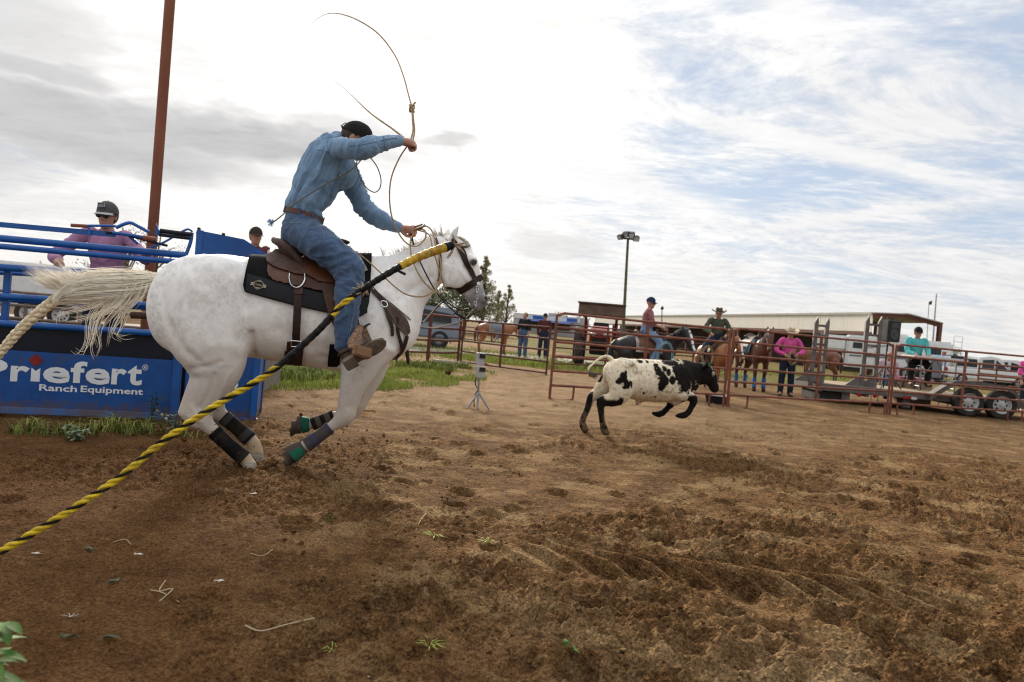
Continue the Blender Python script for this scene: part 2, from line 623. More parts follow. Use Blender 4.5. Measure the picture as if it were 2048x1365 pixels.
# ---------------------------------------------------------------- organic bodies: blended volumes turned into one skin
class Vol:
    def __init__(self, lo, hi, res):
        self.res = res
        self.lo = np.array(lo, np.float32)
        self.n = (np.ceil((np.array(hi) - np.array(lo)) / res).astype(int) + 1)
        self.F = np.full(tuple(self.n), 1.0, np.float32)

    def _block(self, lo, hi):
        i0 = np.clip(np.floor((np.array(lo) - self.lo) / self.res).astype(int), 0, self.n - 1)
        i1 = np.clip(np.ceil((np.array(hi) - self.lo) / self.res).astype(int) + 1, 1, self.n)
        sl = tuple(slice(a, b) for a, b in zip(i0, i1))
        ax = [self.lo[k] + self.res * np.arange(i0[k], i1[k], dtype=np.float32) for k in range(3)]
        return sl, ax[0][:, None, None], ax[1][None, :, None], ax[2][None, None, :]

    def _join(self, sl, d, k, sub=False):
        a = self.F[sl]
        if sub:
            d = -d
            if k > 0:
                h = np.clip(0.5 - 0.5 * (d - a) / k, 0, 1) if False else np.clip(0.5 + 0.5 * (d - a) / k, 0, 1)
                self.F[sl] = a * (1 - h) + d * h + k * h * (1 - h)
            else:
                self.F[sl] = np.maximum(a, d)
        elif k > 0:
            h = np.clip(0.5 + 0.5 * (a - d) / k, 0, 1)
            self.F[sl] = a * (1 - h) + d * h - k * h * (1 - h)
        else:
            self.F[sl] = np.minimum(a, d)

    def chain(self, pts, r, ls=1.0, k=0.03, sub=3, sub_op=False):
        """a limb: points with radii; ls squashes it sideways (along y)"""
        pts = [np.array(p, np.float64) for p in pts]
        n = len(pts)
        r = list(r) if hasattr(r, '__len__') else [r] * n
        ls = list(ls) if hasattr(ls, '__len__') else [ls] * n
        A = np.array([np.r_[p, a, b] for p, a, b in zip(pts, r, ls)])
        if sub > 1 and n > 1:
            out = []
            for i in range(n - 1):
                p0, p1, p2, p3 = A[max(i - 1, 0)], A[i], A[i + 1], A[min(i + 2, n - 1)]
                for q in range(sub):
                    t = q / sub
                    out.append(p0 * (-0.5 * t + t * t - 0.5 * t ** 3) + p1 * (1 - 2.5 * t * t + 1.5 * t ** 3) + p2 * (0.5 * t + 2 * t * t - 1.5 * t ** 3) + p3 * (-0.5 * t * t + 0.5 * t ** 3))
            out.append(A[-1])
            A = np.array(out)
        rad = np.maximum(A[:, 3] * np.maximum(1, A[:, 4]), 0.001)
        mg = k + 2.5 * self.res
        sl, X, Y, Z = self._block((A[:, :3] - rad[:, None]).min(0) - mg, (A[:, :3] + rad[:, None]).max(0) + mg)
        best = None
        base = tuple(s.start for s in sl)
        best = np.full(self.F[sl].shape, 1.0, np.float32)
        for i in range(max(1, len(A) - 1)):
            a, b = A[i], A[min(i + 1, len(A) - 1)]
            rm = max(rad[i], rad[min(i + 1, len(A) - 1)]) + mg
            s2, x, y, z = self._block(np.minimum(a[:3], b[:3]) - rm, np.maximum(a[:3], b[:3]) + rm)
            lo_i = [max(q.start, p.start) for q, p in zip(s2, sl)]
            hi_i = [min(q.stop, p.stop) for q, p in zip(s2, sl)]
            if any(h <= l for l, h in zip(lo_i, hi_i)):
                continue
            loc = tuple(slice(l - o, h - o) for l, h, o in zip(lo_i, hi_i, base))
            x, y, z = [g[tuple(slice(l - q.start, h - q.start) if k == j else slice(None) for j in range(3))] for k, (g, l, h, q) in enumerate(zip((x, y, z), lo_i, hi_i, s2))]
            ab = b[:3] - a[:3]
            L = float(ab @ ab)
            px, py, pz = x - np.float32(a[0]), y - np.float32(a[1]), z - np.float32(a[2])
            if L > 1e-10:
                t = np.clip((px * np.float32(ab[0]) + py * np.float32(ab[1]) + pz * np.float32(ab[2])) / np.float32(L), 0, 1)
            else:
                t = np.zeros(np.broadcast_shapes(px.shape, py.shape, pz.shape), np.float32)
            rr = np.float32(a[3]) + t * np.float32(b[3] - a[3])
            ll = np.float32(a[4]) + t * np.float32(b[4] - a[4])
            d = np.sqrt((px - t * np.float32(ab[0])) ** 2 + ((py - t * np.float32(ab[1])) / ll) ** 2 + (pz - t * np.float32(ab[2])) ** 2) - rr
            d = d * np.minimum(1, ll)
            v = best[loc]
            np.minimum(v, d, out=v)
        self._join(sl, best, k, sub_op)
        return self

    def ball(self, c, r, k=0.03, rot=None, sub_op=False):
        """an ellipsoid; rot is a 3x3 whose rows are its axes"""
        c = np.array(c, np.float64)
        r = np.array(r if hasattr(r, '__len__') else (r, r, r), np.float64)
        m = r.max() + k + 2.5 * self.res
        sl, X, Y, Z = self._block(c - m, c + m)
        X, Y, Z = X - np.float32(c[0]), Y - np.float32(c[1]), Z - np.float32(c[2])
        if rot is not None:
            q = np.array(rot, np.float32)
            X, Y, Z = (q[0, 0] * X + q[0, 1] * Y + q[0, 2] * Z), (q[1, 0] * X + q[1, 1] * Y + q[1, 2] * Z), (q[2, 0] * X + q[2, 1] * Y + q[2, 2] * Z)
        r = r.astype(np.float32)
        k0 = np.sqrt((X / r[0]) ** 2 + (Y / r[1]) ** 2 + (Z / r[2]) ** 2)
        k1 = np.sqrt((X / r[0] ** 2) ** 2 + (Y / r[1] ** 2) ** 2 + (Z / r[2] ** 2) ** 2)
        d = np.where(k1 > 1e-6, k0 * (k0 - 1) / np.maximum(k1, 1e-6), -r.min())
        self._join(sl, d.astype(np.float32), k, sub_op)
        return self

    def cut(self, p, n, k=0.0):
        """keep only the side the normal points away from"""
        sl, X, Y, Z = self._block(self.lo, self.lo + self.n * self.res)
        d = (X - p[0]) * n[0] + (Y - p[1]) * n[1] + (Z - p[2]) * n[2]
        self.F = np.maximum(self.F, d.astype(np.float32))
        return self

    def skin(self):
        """naive surface nets"""
        F = self.F
        F[0], F[-1], F[:, 0], F[:, -1], F[:, :, 0], F[:, :, -1] = 1, 1, 1, 1, 1, 1
        S = F < 0
        c = np.zeros(tuple(np.array(F.shape) - 1), np.int8)
        nx, ny, nz = c.shape
        for a in (0, 1):
            for b in (0, 1):
                for d in (0, 1):
                    c += S[a:nx + a, b:ny + b, d:nz + d]
        act = np.argwhere((c > 0) & (c < 8))
        idx = np.full(c.shape, -1, np.int32)
        idx[tuple(act.T)] = np.arange(len(act))
        val = {}
        for a in (0, 1):
            for b in (0, 1):
                for d in (0, 1):
                    val[a, b, d] = F[act[:, 0] + a, act[:, 1] + b, act[:, 2] + d]
        acc = np.zeros((len(act), 3)); cnt = np.zeros(len(act))
        for ax in range(3):
            o = [k for k in range(3) if k != ax]
            for p in (0, 1):
                for q in (0, 1):
                    k0 = [0, 0, 0]; k0[o[0]], k0[o[1]] = p, q
                    k1 = list(k0); k1[ax] = 1
                    v0, v1 = val[tuple(k0)], val[tuple(k1)]
                    m = (v0 < 0) != (v1 < 0)
                    t = v0[m] / (v0[m] - v1[m])
                    pt = np.tile(np.array(k0, float), (m.sum(), 1)); pt[:, ax] = t
                    acc[m] += pt; cnt[m] += 1
        V = self.lo + self.res * (act + acc / cnt[:, None])
        quads = []
        for ax in range(3):
            o = [(ax + 1) % 3, (ax + 2) % 3]
            s0 = [slice(None)] * 3; s1 = [slice(None)] * 3
            s0[ax] = slice(0, -1); s1[ax] = slice(1, None)
            diff = S[tuple(s0)] != S[tuple(s1)]
            e = np.argwhere(diff)
            e = e[(e[:, o[0]] > 0) & (e[:, o[1]] > 0)]
            st = S[tuple(e.T)]
            def cell(da, db):
                q = e.copy(); q[:, o[0]] -= da; q[:, o[1]] -= db
                return idx[tuple(q.T)]
            Q = np.stack([cell(1, 1), cell(0, 1), cell(0, 0), cell(1, 0)], 1)
            Q[~st] = Q[~st][:, ::-1]
            quads.append(Q[(Q >= 0).all(1)])
        return V, np.concatenate(quads)


def relax(V, Q, it=2, w=0.5):
    """even the skin out a little"""
    n = len(V)
    e = np.concatenate([Q[:, [0, 1]], Q[:, [1, 2]], Q[:, [2, 3]], Q[:, [3, 0]]])
    for step in range(it):
        s = np.zeros_like(V); c = np.bincount(e[:, 0], minlength=n) + np.bincount(e[:, 1], minlength=n)
        for k in range(3):
            s[:, k] = np.bincount(e[:, 0], V[e[:, 1], k], n) + np.bincount(e[:, 1], V[e[:, 0], k], n)
        V = V + w * (s / np.maximum(c, 1)[:, None] - V)
    return V


def normals(V, Q):
    a, b, c, d = V[Q[:, 0]], V[Q[:, 1]], V[Q[:, 2]], V[Q[:, 3]]
    fn = np.cross(c - a, d - b)
    N_ = np.zeros_like(V)
    for k in range(4):
        for j in range(3):
            N_[:, j] += np.bincount(Q[:, k], fn[:, j], len(V))
    return N_ / np.maximum(np.linalg.norm(N_, axis=1), 1e-12)[:, None]
# ================================================================ the ground
GRASS_ZONES = []


def print_list():
    """hoof prints pressed into the arena: x, y, radius, depth"""
    rg = np.random.default_rng(21)
    out = []
    for _ in range(620):
        y = 1.6 + 11 * rg.random() ** 1.5
        x = (rg.random() * 2 - 1) * (0.85 * y + 0.4)
        if x < -0.30 * y and rg.random() < 0.75:
            continue
        out.append((x, y, 0.045 + 0.045 * rg.random(), 0.020 + 0.042 * rg.random(), rg.random() * 6.28))
    return out


TRACK_A, TRACK_B = at_z(985, 1105), at_z(1930, 1215)


def crumbs(x, y, cell, seed):
    """rounded lumps of uneven size packed side by side: 0 between them, up to 1 on top"""
    u, v = x / cell, y / cell
    iu, iv = np.floor(u).astype(np.int64), np.floor(v).astype(np.int64)
    best = np.zeros_like(u)
    for a in (-1, 0, 1):
        for b in (-1, 0, 1):
            cx_, cy_ = iu + a, iv + b
            hx, hy, hr = _hash(cx_, cy_, np.full_like(cx_, seed)), _hash(cx_ + 57, cy_ - 13, np.full_like(cx_, seed + 3)), _hash(cx_ - 31, cy_ + 91, np.full_like(cx_, seed + 7))
            rad = 0.30 + 0.62 * hr * hr
            q = ((u - cx_ - hx) ** 2 + (v - cy_ - hy) ** 2) / (rad * rad)
            best = np.maximum(best, np.sqrt(np.maximum(1 - q, 0)) * rad)
    return best


def height(x, y):
    """the churned soil of the arena, in metres"""
    fade = np.clip(1.0 - (np.hypot(x, y) - 12) / 18, 0.12, 1)
    wx = x + 0.25 * (fbm(x * 1.3, y * 1.3, octv=3) - 0.5)
    loose = np.clip((fbm(wx * 0.55 + 3.1, y * 0.55 - 2.2, octv=3) - 0.40) * 5.0, 0, 1)     # where the surface is broken up
    calm = np.clip((-0.30 - x / np.maximum(y, 0.6)) * 6, 0, 1) * np.clip((4.6 - y) * 1.2, 0, 1)
    loose = loose * (1 - 0.75 * calm)
    h = 0.036 * (fbm(x * 0.8, y * 0.8, octv=3) - 0.5)
    h = h + (0.010 + 0.018 * loose) * (fbm(wx * 4.5, y * 4.5, octv=3) - 0.5) * 2 * 0.9
    lump = 1 - np.abs(2 * fbm(wx * 13, y * 13, octv=2) - 1)
    h = h + (0.003 + 0.020 * loose) * (lump - 0.6)
    h = h + (0.0025 + 0.012 * loose) * (fbm(x * 38, y * 38, octv=3) - 0.5) * 2
    h = h + 0.0035 * (vnoise(x * 120, y * 120) - 0.5)
    nearby = np.clip((11 - y) * 0.25, 0, 1)
    jx, jy = x + 0.012 * (fbm(x * 30, y * 30, octv=2) - 0.5), y + 0.012 * (fbm(x * 30 + 9, y * 30, octv=2) - 0.5)
    rough = np.clip(loose * 1.4 - 0.15, 0, 1) * nearby * np.clip((fbm(x * 2.1 + 4, y * 2.1, octv=2) - 0.34) * 5, 0.12, 1)
    h = h + rough * (0.026 * crumbs(jx, jy, 0.055, 5) + 0.026 * crumbs(jx, jy, 0.029, 11)) + (0.15 + 0.85 * rough) * nearby * 0.016 * crumbs(jx, jy, 0.016, 17)
    for (px, py, r, d, a) in PRINTS:
        m = (np.abs(x - px) < 3 * r) & (np.abs(y - py) < 3 * r)
        if m.any():
            ca, sa = math.cos(a), math.sin(a)
            u, v = (x[m] - px) * ca + (y[m] - py) * sa, -(x[m] - px) * sa + (y[m] - py) * ca
            q = np.sqrt((u / 1.15) ** 2 + (v / 0.9) ** 2) / r
            h[m] += -d * np.exp(-(q ** 4)) + 0.45 * d * np.exp(-((q - 1.35) / 0.28) ** 2) * (0.4 + 0.6 * (u > 0))
    # lugs of a tyre pressed across the lower right
    a, b = TRACK_A, TRACK_B
    L = math.hypot(b.x - a.x, b.y - a.y)
    ex, ey = (b.x - a.x) / L, (b.y - a.y) / L
    u = (x - a.x) * ex + (y - a.y) * ey
    v = -(x - a.x) * ey + (y - a.y) * ex
    wide = 0.27
    inside = np.clip((wide - np.abs(v - 0.05)) * 25, 0, 1) * np.clip(u * 4 + 0.3, 0, 1) * np.clip((L - u) * 4 + 0.3, 0, 1)
    ph = (u + 0.85 * v + 0.02 * (fbm(x * 6, y * 6, octv=2) - 0.5)) / 0.215
    s = ph - np.floor(ph)
    lug = np.clip(1.25 - np.abs(s - 0.5) / 0.17, 0, 1)
    lug = lug * lug * (3 - 2 * lug) * np.clip(1.2 - np.abs(v) * 3, 0.4, 1)
    h = h * (1 - 0.94 * inside) + inside * (0.085 * lug - 0.030) * (0.55 + 0.6 * np.clip(fbm(x * 2.2 + 5, y * 2.2, octv=2) * 2 - 0.5, 0, 1))
    # a second, rubbed-out pair of ruts in the corner
    for off in (-0.62, -1.05):
        rut = np.exp(-((v - off) / 0.10) ** 2) * np.clip((u - 0.8), 0, 1)
        h = h - 0.030 * rut + 0.020 * np.exp(-((v - off - 0.19) / 0.06) ** 2) * np.clip((u - 0.8), 0, 1)
    return h * fade


PRINTS = print_list()


def ground_z(x, y):
    return float(height(np.array([float(x)]), np.array([float(y)]))[0])


def build_ground():
    inv = np.concatenate([np.linspace(1 / 1.35, 1 / 30.0, 760), 1 / np.geomspace(34, 2500, 26)])
    ys = np.concatenate([[-60, -20, -8, -3, -1, 0.0, 0.6, 1.0], 1 / inv])
    cols = 900
    t = np.linspace(-1, 1, cols)
    t = np.sign(t) * (0.82 * np.abs(t) + 0.18 * np.abs(t) ** 5)
    half = np.where(ys < 1.2, 6.0, 1.16 * ys + 1.2)
    X = t[None, :] * half[:, None]
    Y = np.repeat(ys[:, None], cols, 1)
    Z = np.zeros_like(X)
    near = ys > 0.5
    near &= ys < 40
    Z[near] = height(X[near].ravel(), Y[near].ravel()).reshape(X[near].shape)
    V = np.stack([X, Y, Z], -1).reshape(-1, 3)
    nr, nc = X.shape
    i = np.arange(nr - 1)[:, None] * nc + np.arange(nc - 1)[None, :]
    Q = np.stack([i, i + 1, i + nc + 1, i + nc], -1).reshape(-1, 4)
    me = np_mesh('ground', V, Q, True)
    return tag(link('ground', me, dirt_material()), kind='structure')


def dirt_material():
    m = bpy.data.materials.new('arena_soil')
    m.use_nodes = True
    N = Nodes(m.node_tree)
    out = N.n('ShaderNodeOutputMaterial')
    b = N.n('ShaderNodeBsdfPrincipled')
    N.t.links.new(b.outputs[0], out.inputs[0])
    g = N.n('ShaderNodeNewGeometry')
    pos = g.outputs['Position']
    sep = N.n('ShaderNodeSeparateXYZ'); N.val(sep.inputs[0], pos)
    x, y, z = sep.outputs
    big = N.noise(pos, 0.45, 4, 0.6)
    mid = N.noise(pos, 2.6, 5, 0.62)
    fine = N.noise(pos, 26, 4, 0.7)
    grit = N.noise(pos, 150, 2, 0.6)
    # moist dark soil, drier tan soil
    c = N.mix(N.smooth(mid, 0.33, 0.68), (0.08557, 0.04169, 0.01552), (0.1608, 0.08583, 0.03471))
    clump = N.noise(N.vmath('MULTIPLY', pos, (1.0, 0.75, 1.0)), 7.5, 3, 0.6)
    c = N.mix(N.math('MULTIPLY', N.smooth(clump, 0.50, 0.36), 0.58), c, (0.04792, 0.02268, 0.008677))
    c = N.mix(N.math('MULTIPLY', N.smooth(fine, 0.48, 0.72), 0.6), c, (0.2466, 0.1379, 0.05845))
    c = N.mix(N.math('MULTIPLY', N.smooth(fine, 0.46, 0.28), 0.7), c, (0.02876, 0.01348, 0.00548))
    dry = N.math('MULTIPLY', N.smooth(N.noise(N.vmath('MULTIPLY', pos, (1.0, 1.3, 1.0)), 1.7, 5, 0.66), 0.50, 0.62), N.smooth(N.math('DIVIDE', x, N.math('MAXIMUM', y, 0.5)), -0.42, -0.10))
    c = N.mix(N.math('MULTIPLY', dry, 0.65), c, (0.2736, 0.1758, 0.08228))
    gran = N.noise(pos, 85, 3, 0.65)
    gs = N.math('MULTIPLY_ADD', N.math('SUBTRACT', gran, 0.5), 3.0, 1.0)
    # grey dried crust in the corner on the right
    crust = N.math('MULTIPLY', N.smooth(big, 0.46, 0.60), N.math('MULTIPLY', N.smooth(x, -0.3, 0.5), N.smooth(y, 3.3, 2.5)))
    c = N.mix(N.math('MULTIPLY', crust, N.smooth(mid, 0.36, 0.6)), c, (0.2466, 0.1606, 0.07992))
    # dusty, trampled band before the fence
    dusty = N.math('MULTIPLY', N.smooth(N.math('ADD', y, N.math('MULTIPLY', N.math('SUBTRACT', big, 0.5), 6.0)), 7.2, 10.5), N.math('MULTIPLY', N.smooth(x, -4.2, -2.2), N.math('MULTIPLY_ADD', N.smooth(x, 5.5, 2.0), 0.65, 0.35)))
    c = N.mix(N.math('MULTIPLY', dusty, 0.85), c, N.mix(N.smooth(mid, 0.3, 0.7), (0.1985, 0.1236, 0.06295), (0.3012, 0.1996, 0.1086)))
    # redder, finer soil on the left by the chute
    red = N.math('MULTIPLY', N.smooth(N.math('DIVIDE', x, N.math('MAXIMUM', y, 0.5)), -0.22, -0.55), N.smooth(y, 6.8, 5.0))
    c = N.mix(N.math('MULTIPLY', red, 0.55), c, N.mix(mid, (0.07531, 0.03372, 0.01233), (0.1232, 0.0564, 0.02146)))
    # beyond the fence: rough grass and bare earth
    gr = N.math('MULTIPLY', N.smooth(y, 19, 25), N.smooth(N.noise(pos, 0.16, 4, 0.6), 0.46, 0.56))
    c = N.mix(gr, c, N.mix(mid, (0.08216, 0.08889, 0.01826), (0.1643, 0.141, 0.04339)))
    c = N.mix(N.math('MULTIPLY', N.smooth(grit, 0.70, 0.78), 0.45), c, (0.2601, 0.1777, 0.09133))
    c = N.mix(1.0, c, N.comb(gs, gs, gs), 'MULTIPLY')
    N.val(b.inputs['Base Color'], c)
    b.inputs['Roughness'].default_value = 0.95
    b.inputs['Specular IOR Level'].default_value = 0.05
    vor = N.n('ShaderNodeTexVoronoi', feature='F1'); N.val(vor.inputs['Vector'], pos); vor.inputs['Scale'].default_value = 55
    bp = N.n('ShaderNodeBump')
    bp.inputs['Strength'].default_value = 0.9
    bp.inputs['Distance'].default_value = 0.035
    N.val(bp.inputs['Height'], N.math('ADD', N.math('ADD', fine, N.math('MULTIPLY', clump, 2.2)), N.math('SUBTRACT', N.math('MULTIPLY', gran, 0.6), N.math('MULTIPLY', vor.outputs['Distance'], 0.5))))
    N.val(b.inputs['Normal'], bp.outputs[0])
    MATS['arena_soil'] = m
    return m


def build_clods():
    """loose lumps of soil lying on the arena"""
    rg = np.random.default_rng(5)
    base = []
    bm = bmesh.new(); bmesh.ops.create_icosphere(bm, subdivisions=1, radius=1)
    bv = np.array([v.co for v in bm.verts]); bf = np.array([[v.index for v in f.verts] for f in bm.faces]); bm.free()
    n = 9000
    y = 1.25 + 6.0 * rg.random(n) ** 1.4
    x = (rg.random(n) * 2 - 1) * (0.88 * y + 0.4)
    dens = fbm(x * 0.55 + 3.1, y * 0.55 - 2.2, octv=3) + 0.35 * (fbm(x * 3, y * 3, octv=2) - 0.5)
    calm = np.clip((-0.28 - x / y) * 6, 0, 1) * np.clip((4.8 - y) * 1.2, 0, 1)
    keep = (dens - 0.42 * calm + 0.12 * rg.random(n)) > 0.55
    x, y = x[keep], y[keep]
    n = len(x)
    r = 0.0025 + 0.012 * rg.random(n) ** 4.0
    z = height(x.copy(), y.copy()) + r * 0.25
    V = np.repeat(bv[None], n, 0) * (1 + 0.55 * (rg.random((n, len(bv), 1)) - 0.5))
    V = V * (r[:, None] * (0.7 + 0.6 * rg.random((n, 3))))[:, None, :]
    a = rg.random(n) * 6.28
    ca, sa = np.cos(a)[:, None], np.sin(a)[:, None]
    V = np.stack([V[:, :, 0] * ca - V[:, :, 1] * sa, V[:, :, 0] * sa + V[:, :, 1] * ca, V[:, :, 2]], -1)
    V += np.stack([x, y, z], -1)[:, None, :]
    F = (bf[None] + (np.arange(n) * len(bv))[:, None, None]).reshape(-1, 3)
    me = np_mesh('soil_clods', V.reshape(-1, 3), F, True)
    tag(link('soil_clods', me, MATS['arena_soil']), 'loose brown soil clods strewn over the churned arena', 'soil', kind='stuff')


build_ground()
build_clods()
# ================================================================ the roping horse
HF = Frame(at(540, 600, 5.0), R(13))


def hp(px, py, lat=0.0):
    return HF.px(px, py, lat)


def hchain(vol, rows, ls=1.0, k=0.03, sub=3, fr=None):
    """rows of (px, py, lateral metres, radius in photograph pixels)"""
    fr = fr or HF
    pts = [fr.px(a, b, c) for a, b, c, r in rows]
    rad = [r * fr.mpp(a, b, c) for a, b, c, r in rows]
    vol.chain(pts, rad, ls, k, sub)


def skin_object(name, vol, mat, parent, colf=None, it=2, disp=None):
    V, Q = vol.skin()
    V = relax(V, Q, it, 0.5)
    if disp is not None:
        V = V + normals(V, Q) * disp(V)[:, None]
    me = np_mesh(name, V, Q, True, colf(V, Q) if colf else None)
    o = link(name, me, mat, parent)
    return o, V, Q


def mixc(a, b, t):
    return np.asarray(a)[None, :] * (1 - t[:, None]) + np.asarray(b)[None, :] * t[:, None] if np.ndim(a) == 1 else a * (1 - t[:, None]) + np.asarray(b)[None, :] * t[:, None]


def sstep(x, a, b):
    t = np.clip((x - a) / (b - a), 0, 1)
    return t * t * (3 - 2 * t)


def blob(V, c, r):
    """1 at c, fading out at distance r"""
    d = np.linalg.norm((V - np.array(c)) / np.array(r if hasattr(r, '__len__') else (r, r, r)), axis=1)
    return 1 - sstep(d, 0.55, 1.0)


def build_horse():
    root = empty('horse', 'white horse at full gallop carrying the rider in denim', 'horse', HF.o, HF.h)
    NL, FL = -0.13, 0.13
    lo = [hp(285, 600)[0] - 0.15, -0.42, -0.02]
    hi = [hp(985, 560)[0] + 0.1, 0.42, 1.95]
    v = Vol(lo, hi, 0.011)
    # trunk
    hchain(v, [(372, 612, 0, 66), (428, 608, 0, 97), (486, 614, 0, 99), (575, 623, 0, 102), (650, 634, 0, 104), (712, 640, 0, 102), (758, 642, 0, 80)],
           ls=[0.80, 0.76, 0.74, 0.80, 0.78, 0.70, 0.66], k=0.02, sub=4)
    # breast and shoulders
    v.ball(hp(775, 650, 0), (0.20, 0.20, 0.22), k=0.09)
    for s in (-1, 1):
        v.ball(hp(752, 655, s * 0.16), (0.20, 0.095, 0.27), k=0.07)
        v.ball(hp(792, 668, s * 0.10), (0.105, 0.10, 0.13), k=0.05)
    v.chain([hp(640, 545, 0), hp(705, 540, 0), hp(745, 548, 0)], [0.10, 0.09, 0.09], [0.6, 0.55, 0.5], k=0.10)
    # hindquarters
    for s in (-1, 1):
        v.ball(hp(382, 600, s * 0.15), (0.265, 0.135, 0.30), k=0.06)
        v.ball(hp(350, 625, s * 0.13), (0.175, 0.115, 0.26), k=0.05)
        v.ball(hp(432, 560, s * 0.16), (0.22, 0.11, 0.16), k=0.08)
    # near hind leg: thigh, gaskin, hock, cannon
    hchain(v, [(395, 610, -0.17, 70), (408, 665, -0.18, 72), (430, 705, -0.18, 61), (437, 740, -0.18, 45), (421, 779, -0.17, 34), (403, 815, -0.16, 26), (394, 832, -0.16, 21)],
           ls=[0.50, 0.52, 0.56, 0.60, 0.60, 0.60, 0.70], k=0.05, sub=4)
    hchain(v, [(366, 826, -0.16, 6), (382, 828, -0.16, 15), (398, 838, -0.16, 17)], ls=0.8, k=0.03)
    hchain(v, [(396, 745, -0.165, 9), (384, 780, -0.16, 11), (373, 808, -0.16, 10), (368, 824, -0.16, 7)], ls=0.7, k=0.045)
    hchain(v, [(398, 836, -0.16, 19), (418, 854, -0.16, 13.5), (446, 880, -0.16, 11), (472, 903, -0.16, 11), (487, 915, -0.16, 14), (494, 924, -0.16, 12), (500, 930, -0.16, 12)], ls=0.9, k=0.03)
    # far hind leg
    hchain(v, [(400, 640, 0.17, 68), (420, 700, 0.18, 60), (432, 745, 0.17, 44), (424, 786, 0.16, 32), (418, 812, 0.15, 22)], ls=[0.5, 0.52, 0.6, 0.6, 0.7], k=0.05)
    hchain(v, [(398, 806, 0.15, 10), (418, 814, 0.15, 19), (445, 832, 0.15, 13), (474, 856, 0.15, 11), (498, 877, 0.15, 13), (510, 893, 0.15, 12), (514, 906, 0.15, 12)], ls=0.9, k=0.03)
    # near foreleg
    hchain(v, [(738, 690, -0.17, 46), (720, 735, -0.17, 36), (705, 775, -0.165, 25), (695, 812, -0.16, 19.5), (690, 832, -0.16, 18)], ls=[0.55, 0.62, 0.75, 0.85, 0.9], k=0.05, sub=4)
    hchain(v, [(693, 826, -0.16, 18), (682, 841, -0.16, 15.5), (664, 853, -0.16, 10.5), (636, 874, -0.16, 9), (614, 889, -0.16, 12), (604, 897, -0.16, 10.5), (592, 903, -0.16, 12)], ls=0.9, k=0.025)
    # far foreleg
    hchain(v, [(745, 690, 0.17, 44), (735, 740, 0.17, 36), (722, 780, 0.165, 26), (712, 808, 0.16, 19)], ls=[0.55, 0.62, 0.75, 0.9], k=0.05)
    hchain(v, [(714, 806, 0.16, 18), (703, 827, 0.16, 15), (688, 832, 0.16, 11), (660, 834, 0.16, 9.5), (632, 846, 0.16, 11), (614, 849, 0.16, 11), (604, 850, 0.16, 11)], ls=0.9, k=0.025)
    # neck
    hchain(v, [(726, 612, 0, 92), (788, 579, 0, 68), (832, 546, 0, 52), (866, 520, 0, 45), (893, 507, 0, 36)], ls=[0.50, 0.46, 0.42, 0.42, 0.46], k=0.06, sub=4)
    # head
    hchain(v, [(912, 508, 0, 30), (924, 533, 0, 34), (937, 562, 0, 26.5), (949, 586, 0, 20.5), (957, 602, 0, 17.5)], ls=[0.62, 0.56, 0.50, 0.54, 0.62], k=0.03, sub=4)
    for s in (-1, 1):
        v.ball(hp(908, 550, s * 0.055), (0.105, 0.040, 0.105), k=0.04)       # cheek
        v.ball(hp(944, 521, s * 0.075), (0.045, 0.030, 0.045), k=0.03)       # brow
        hchain(v, [(930, 548, s * 0.065, 5), (950, 572, s * 0.055, 4)], ls=0.8, k=0.02)   # cheek ridge
        v.ball(hp(969, 598, s * 0.045), (0.030, 0.022, 0.036), k=0.02)       # nostril rim
        e0, e1, e2 = hp(905, 480, s * 0.05), hp(911, 464, s * 0.065), hp(918, 451, s * 0.06)
        if s > 0:
            e0, e1, e2 = hp(896, 480, 0.06), hp(896, 468, 0.07), hp(897, 457, 0.065)
        v.chain([e0, e1, e2], [0.026, 0.027, 0.005], 0.7, k=0.015, sub=4)
        m = (e1 + e0) / 2
        v.ball(e1 + Vector((0.020, s * 0.012 if s < 0 else 0.01, 0.0)), (0.014, 0.014, 0.032), k=0.008, sub_op=True)
    v.ball(hp(952, 616, 0), (0.040, 0.045, 0.030), k=0.02)                   # chin and lower lip
    for s in (-1, 1):
        v.ball(hp(972, 597, s * 0.067), (0.012, 0.016, 0.020), k=0.006, sub_op=True)   # nostril
    hchain(v, [(968, 610, -0.075, 1.6), (950, 608, -0.070, 1.6), (943, 603, -0.065, 1.4)], k=0.0)
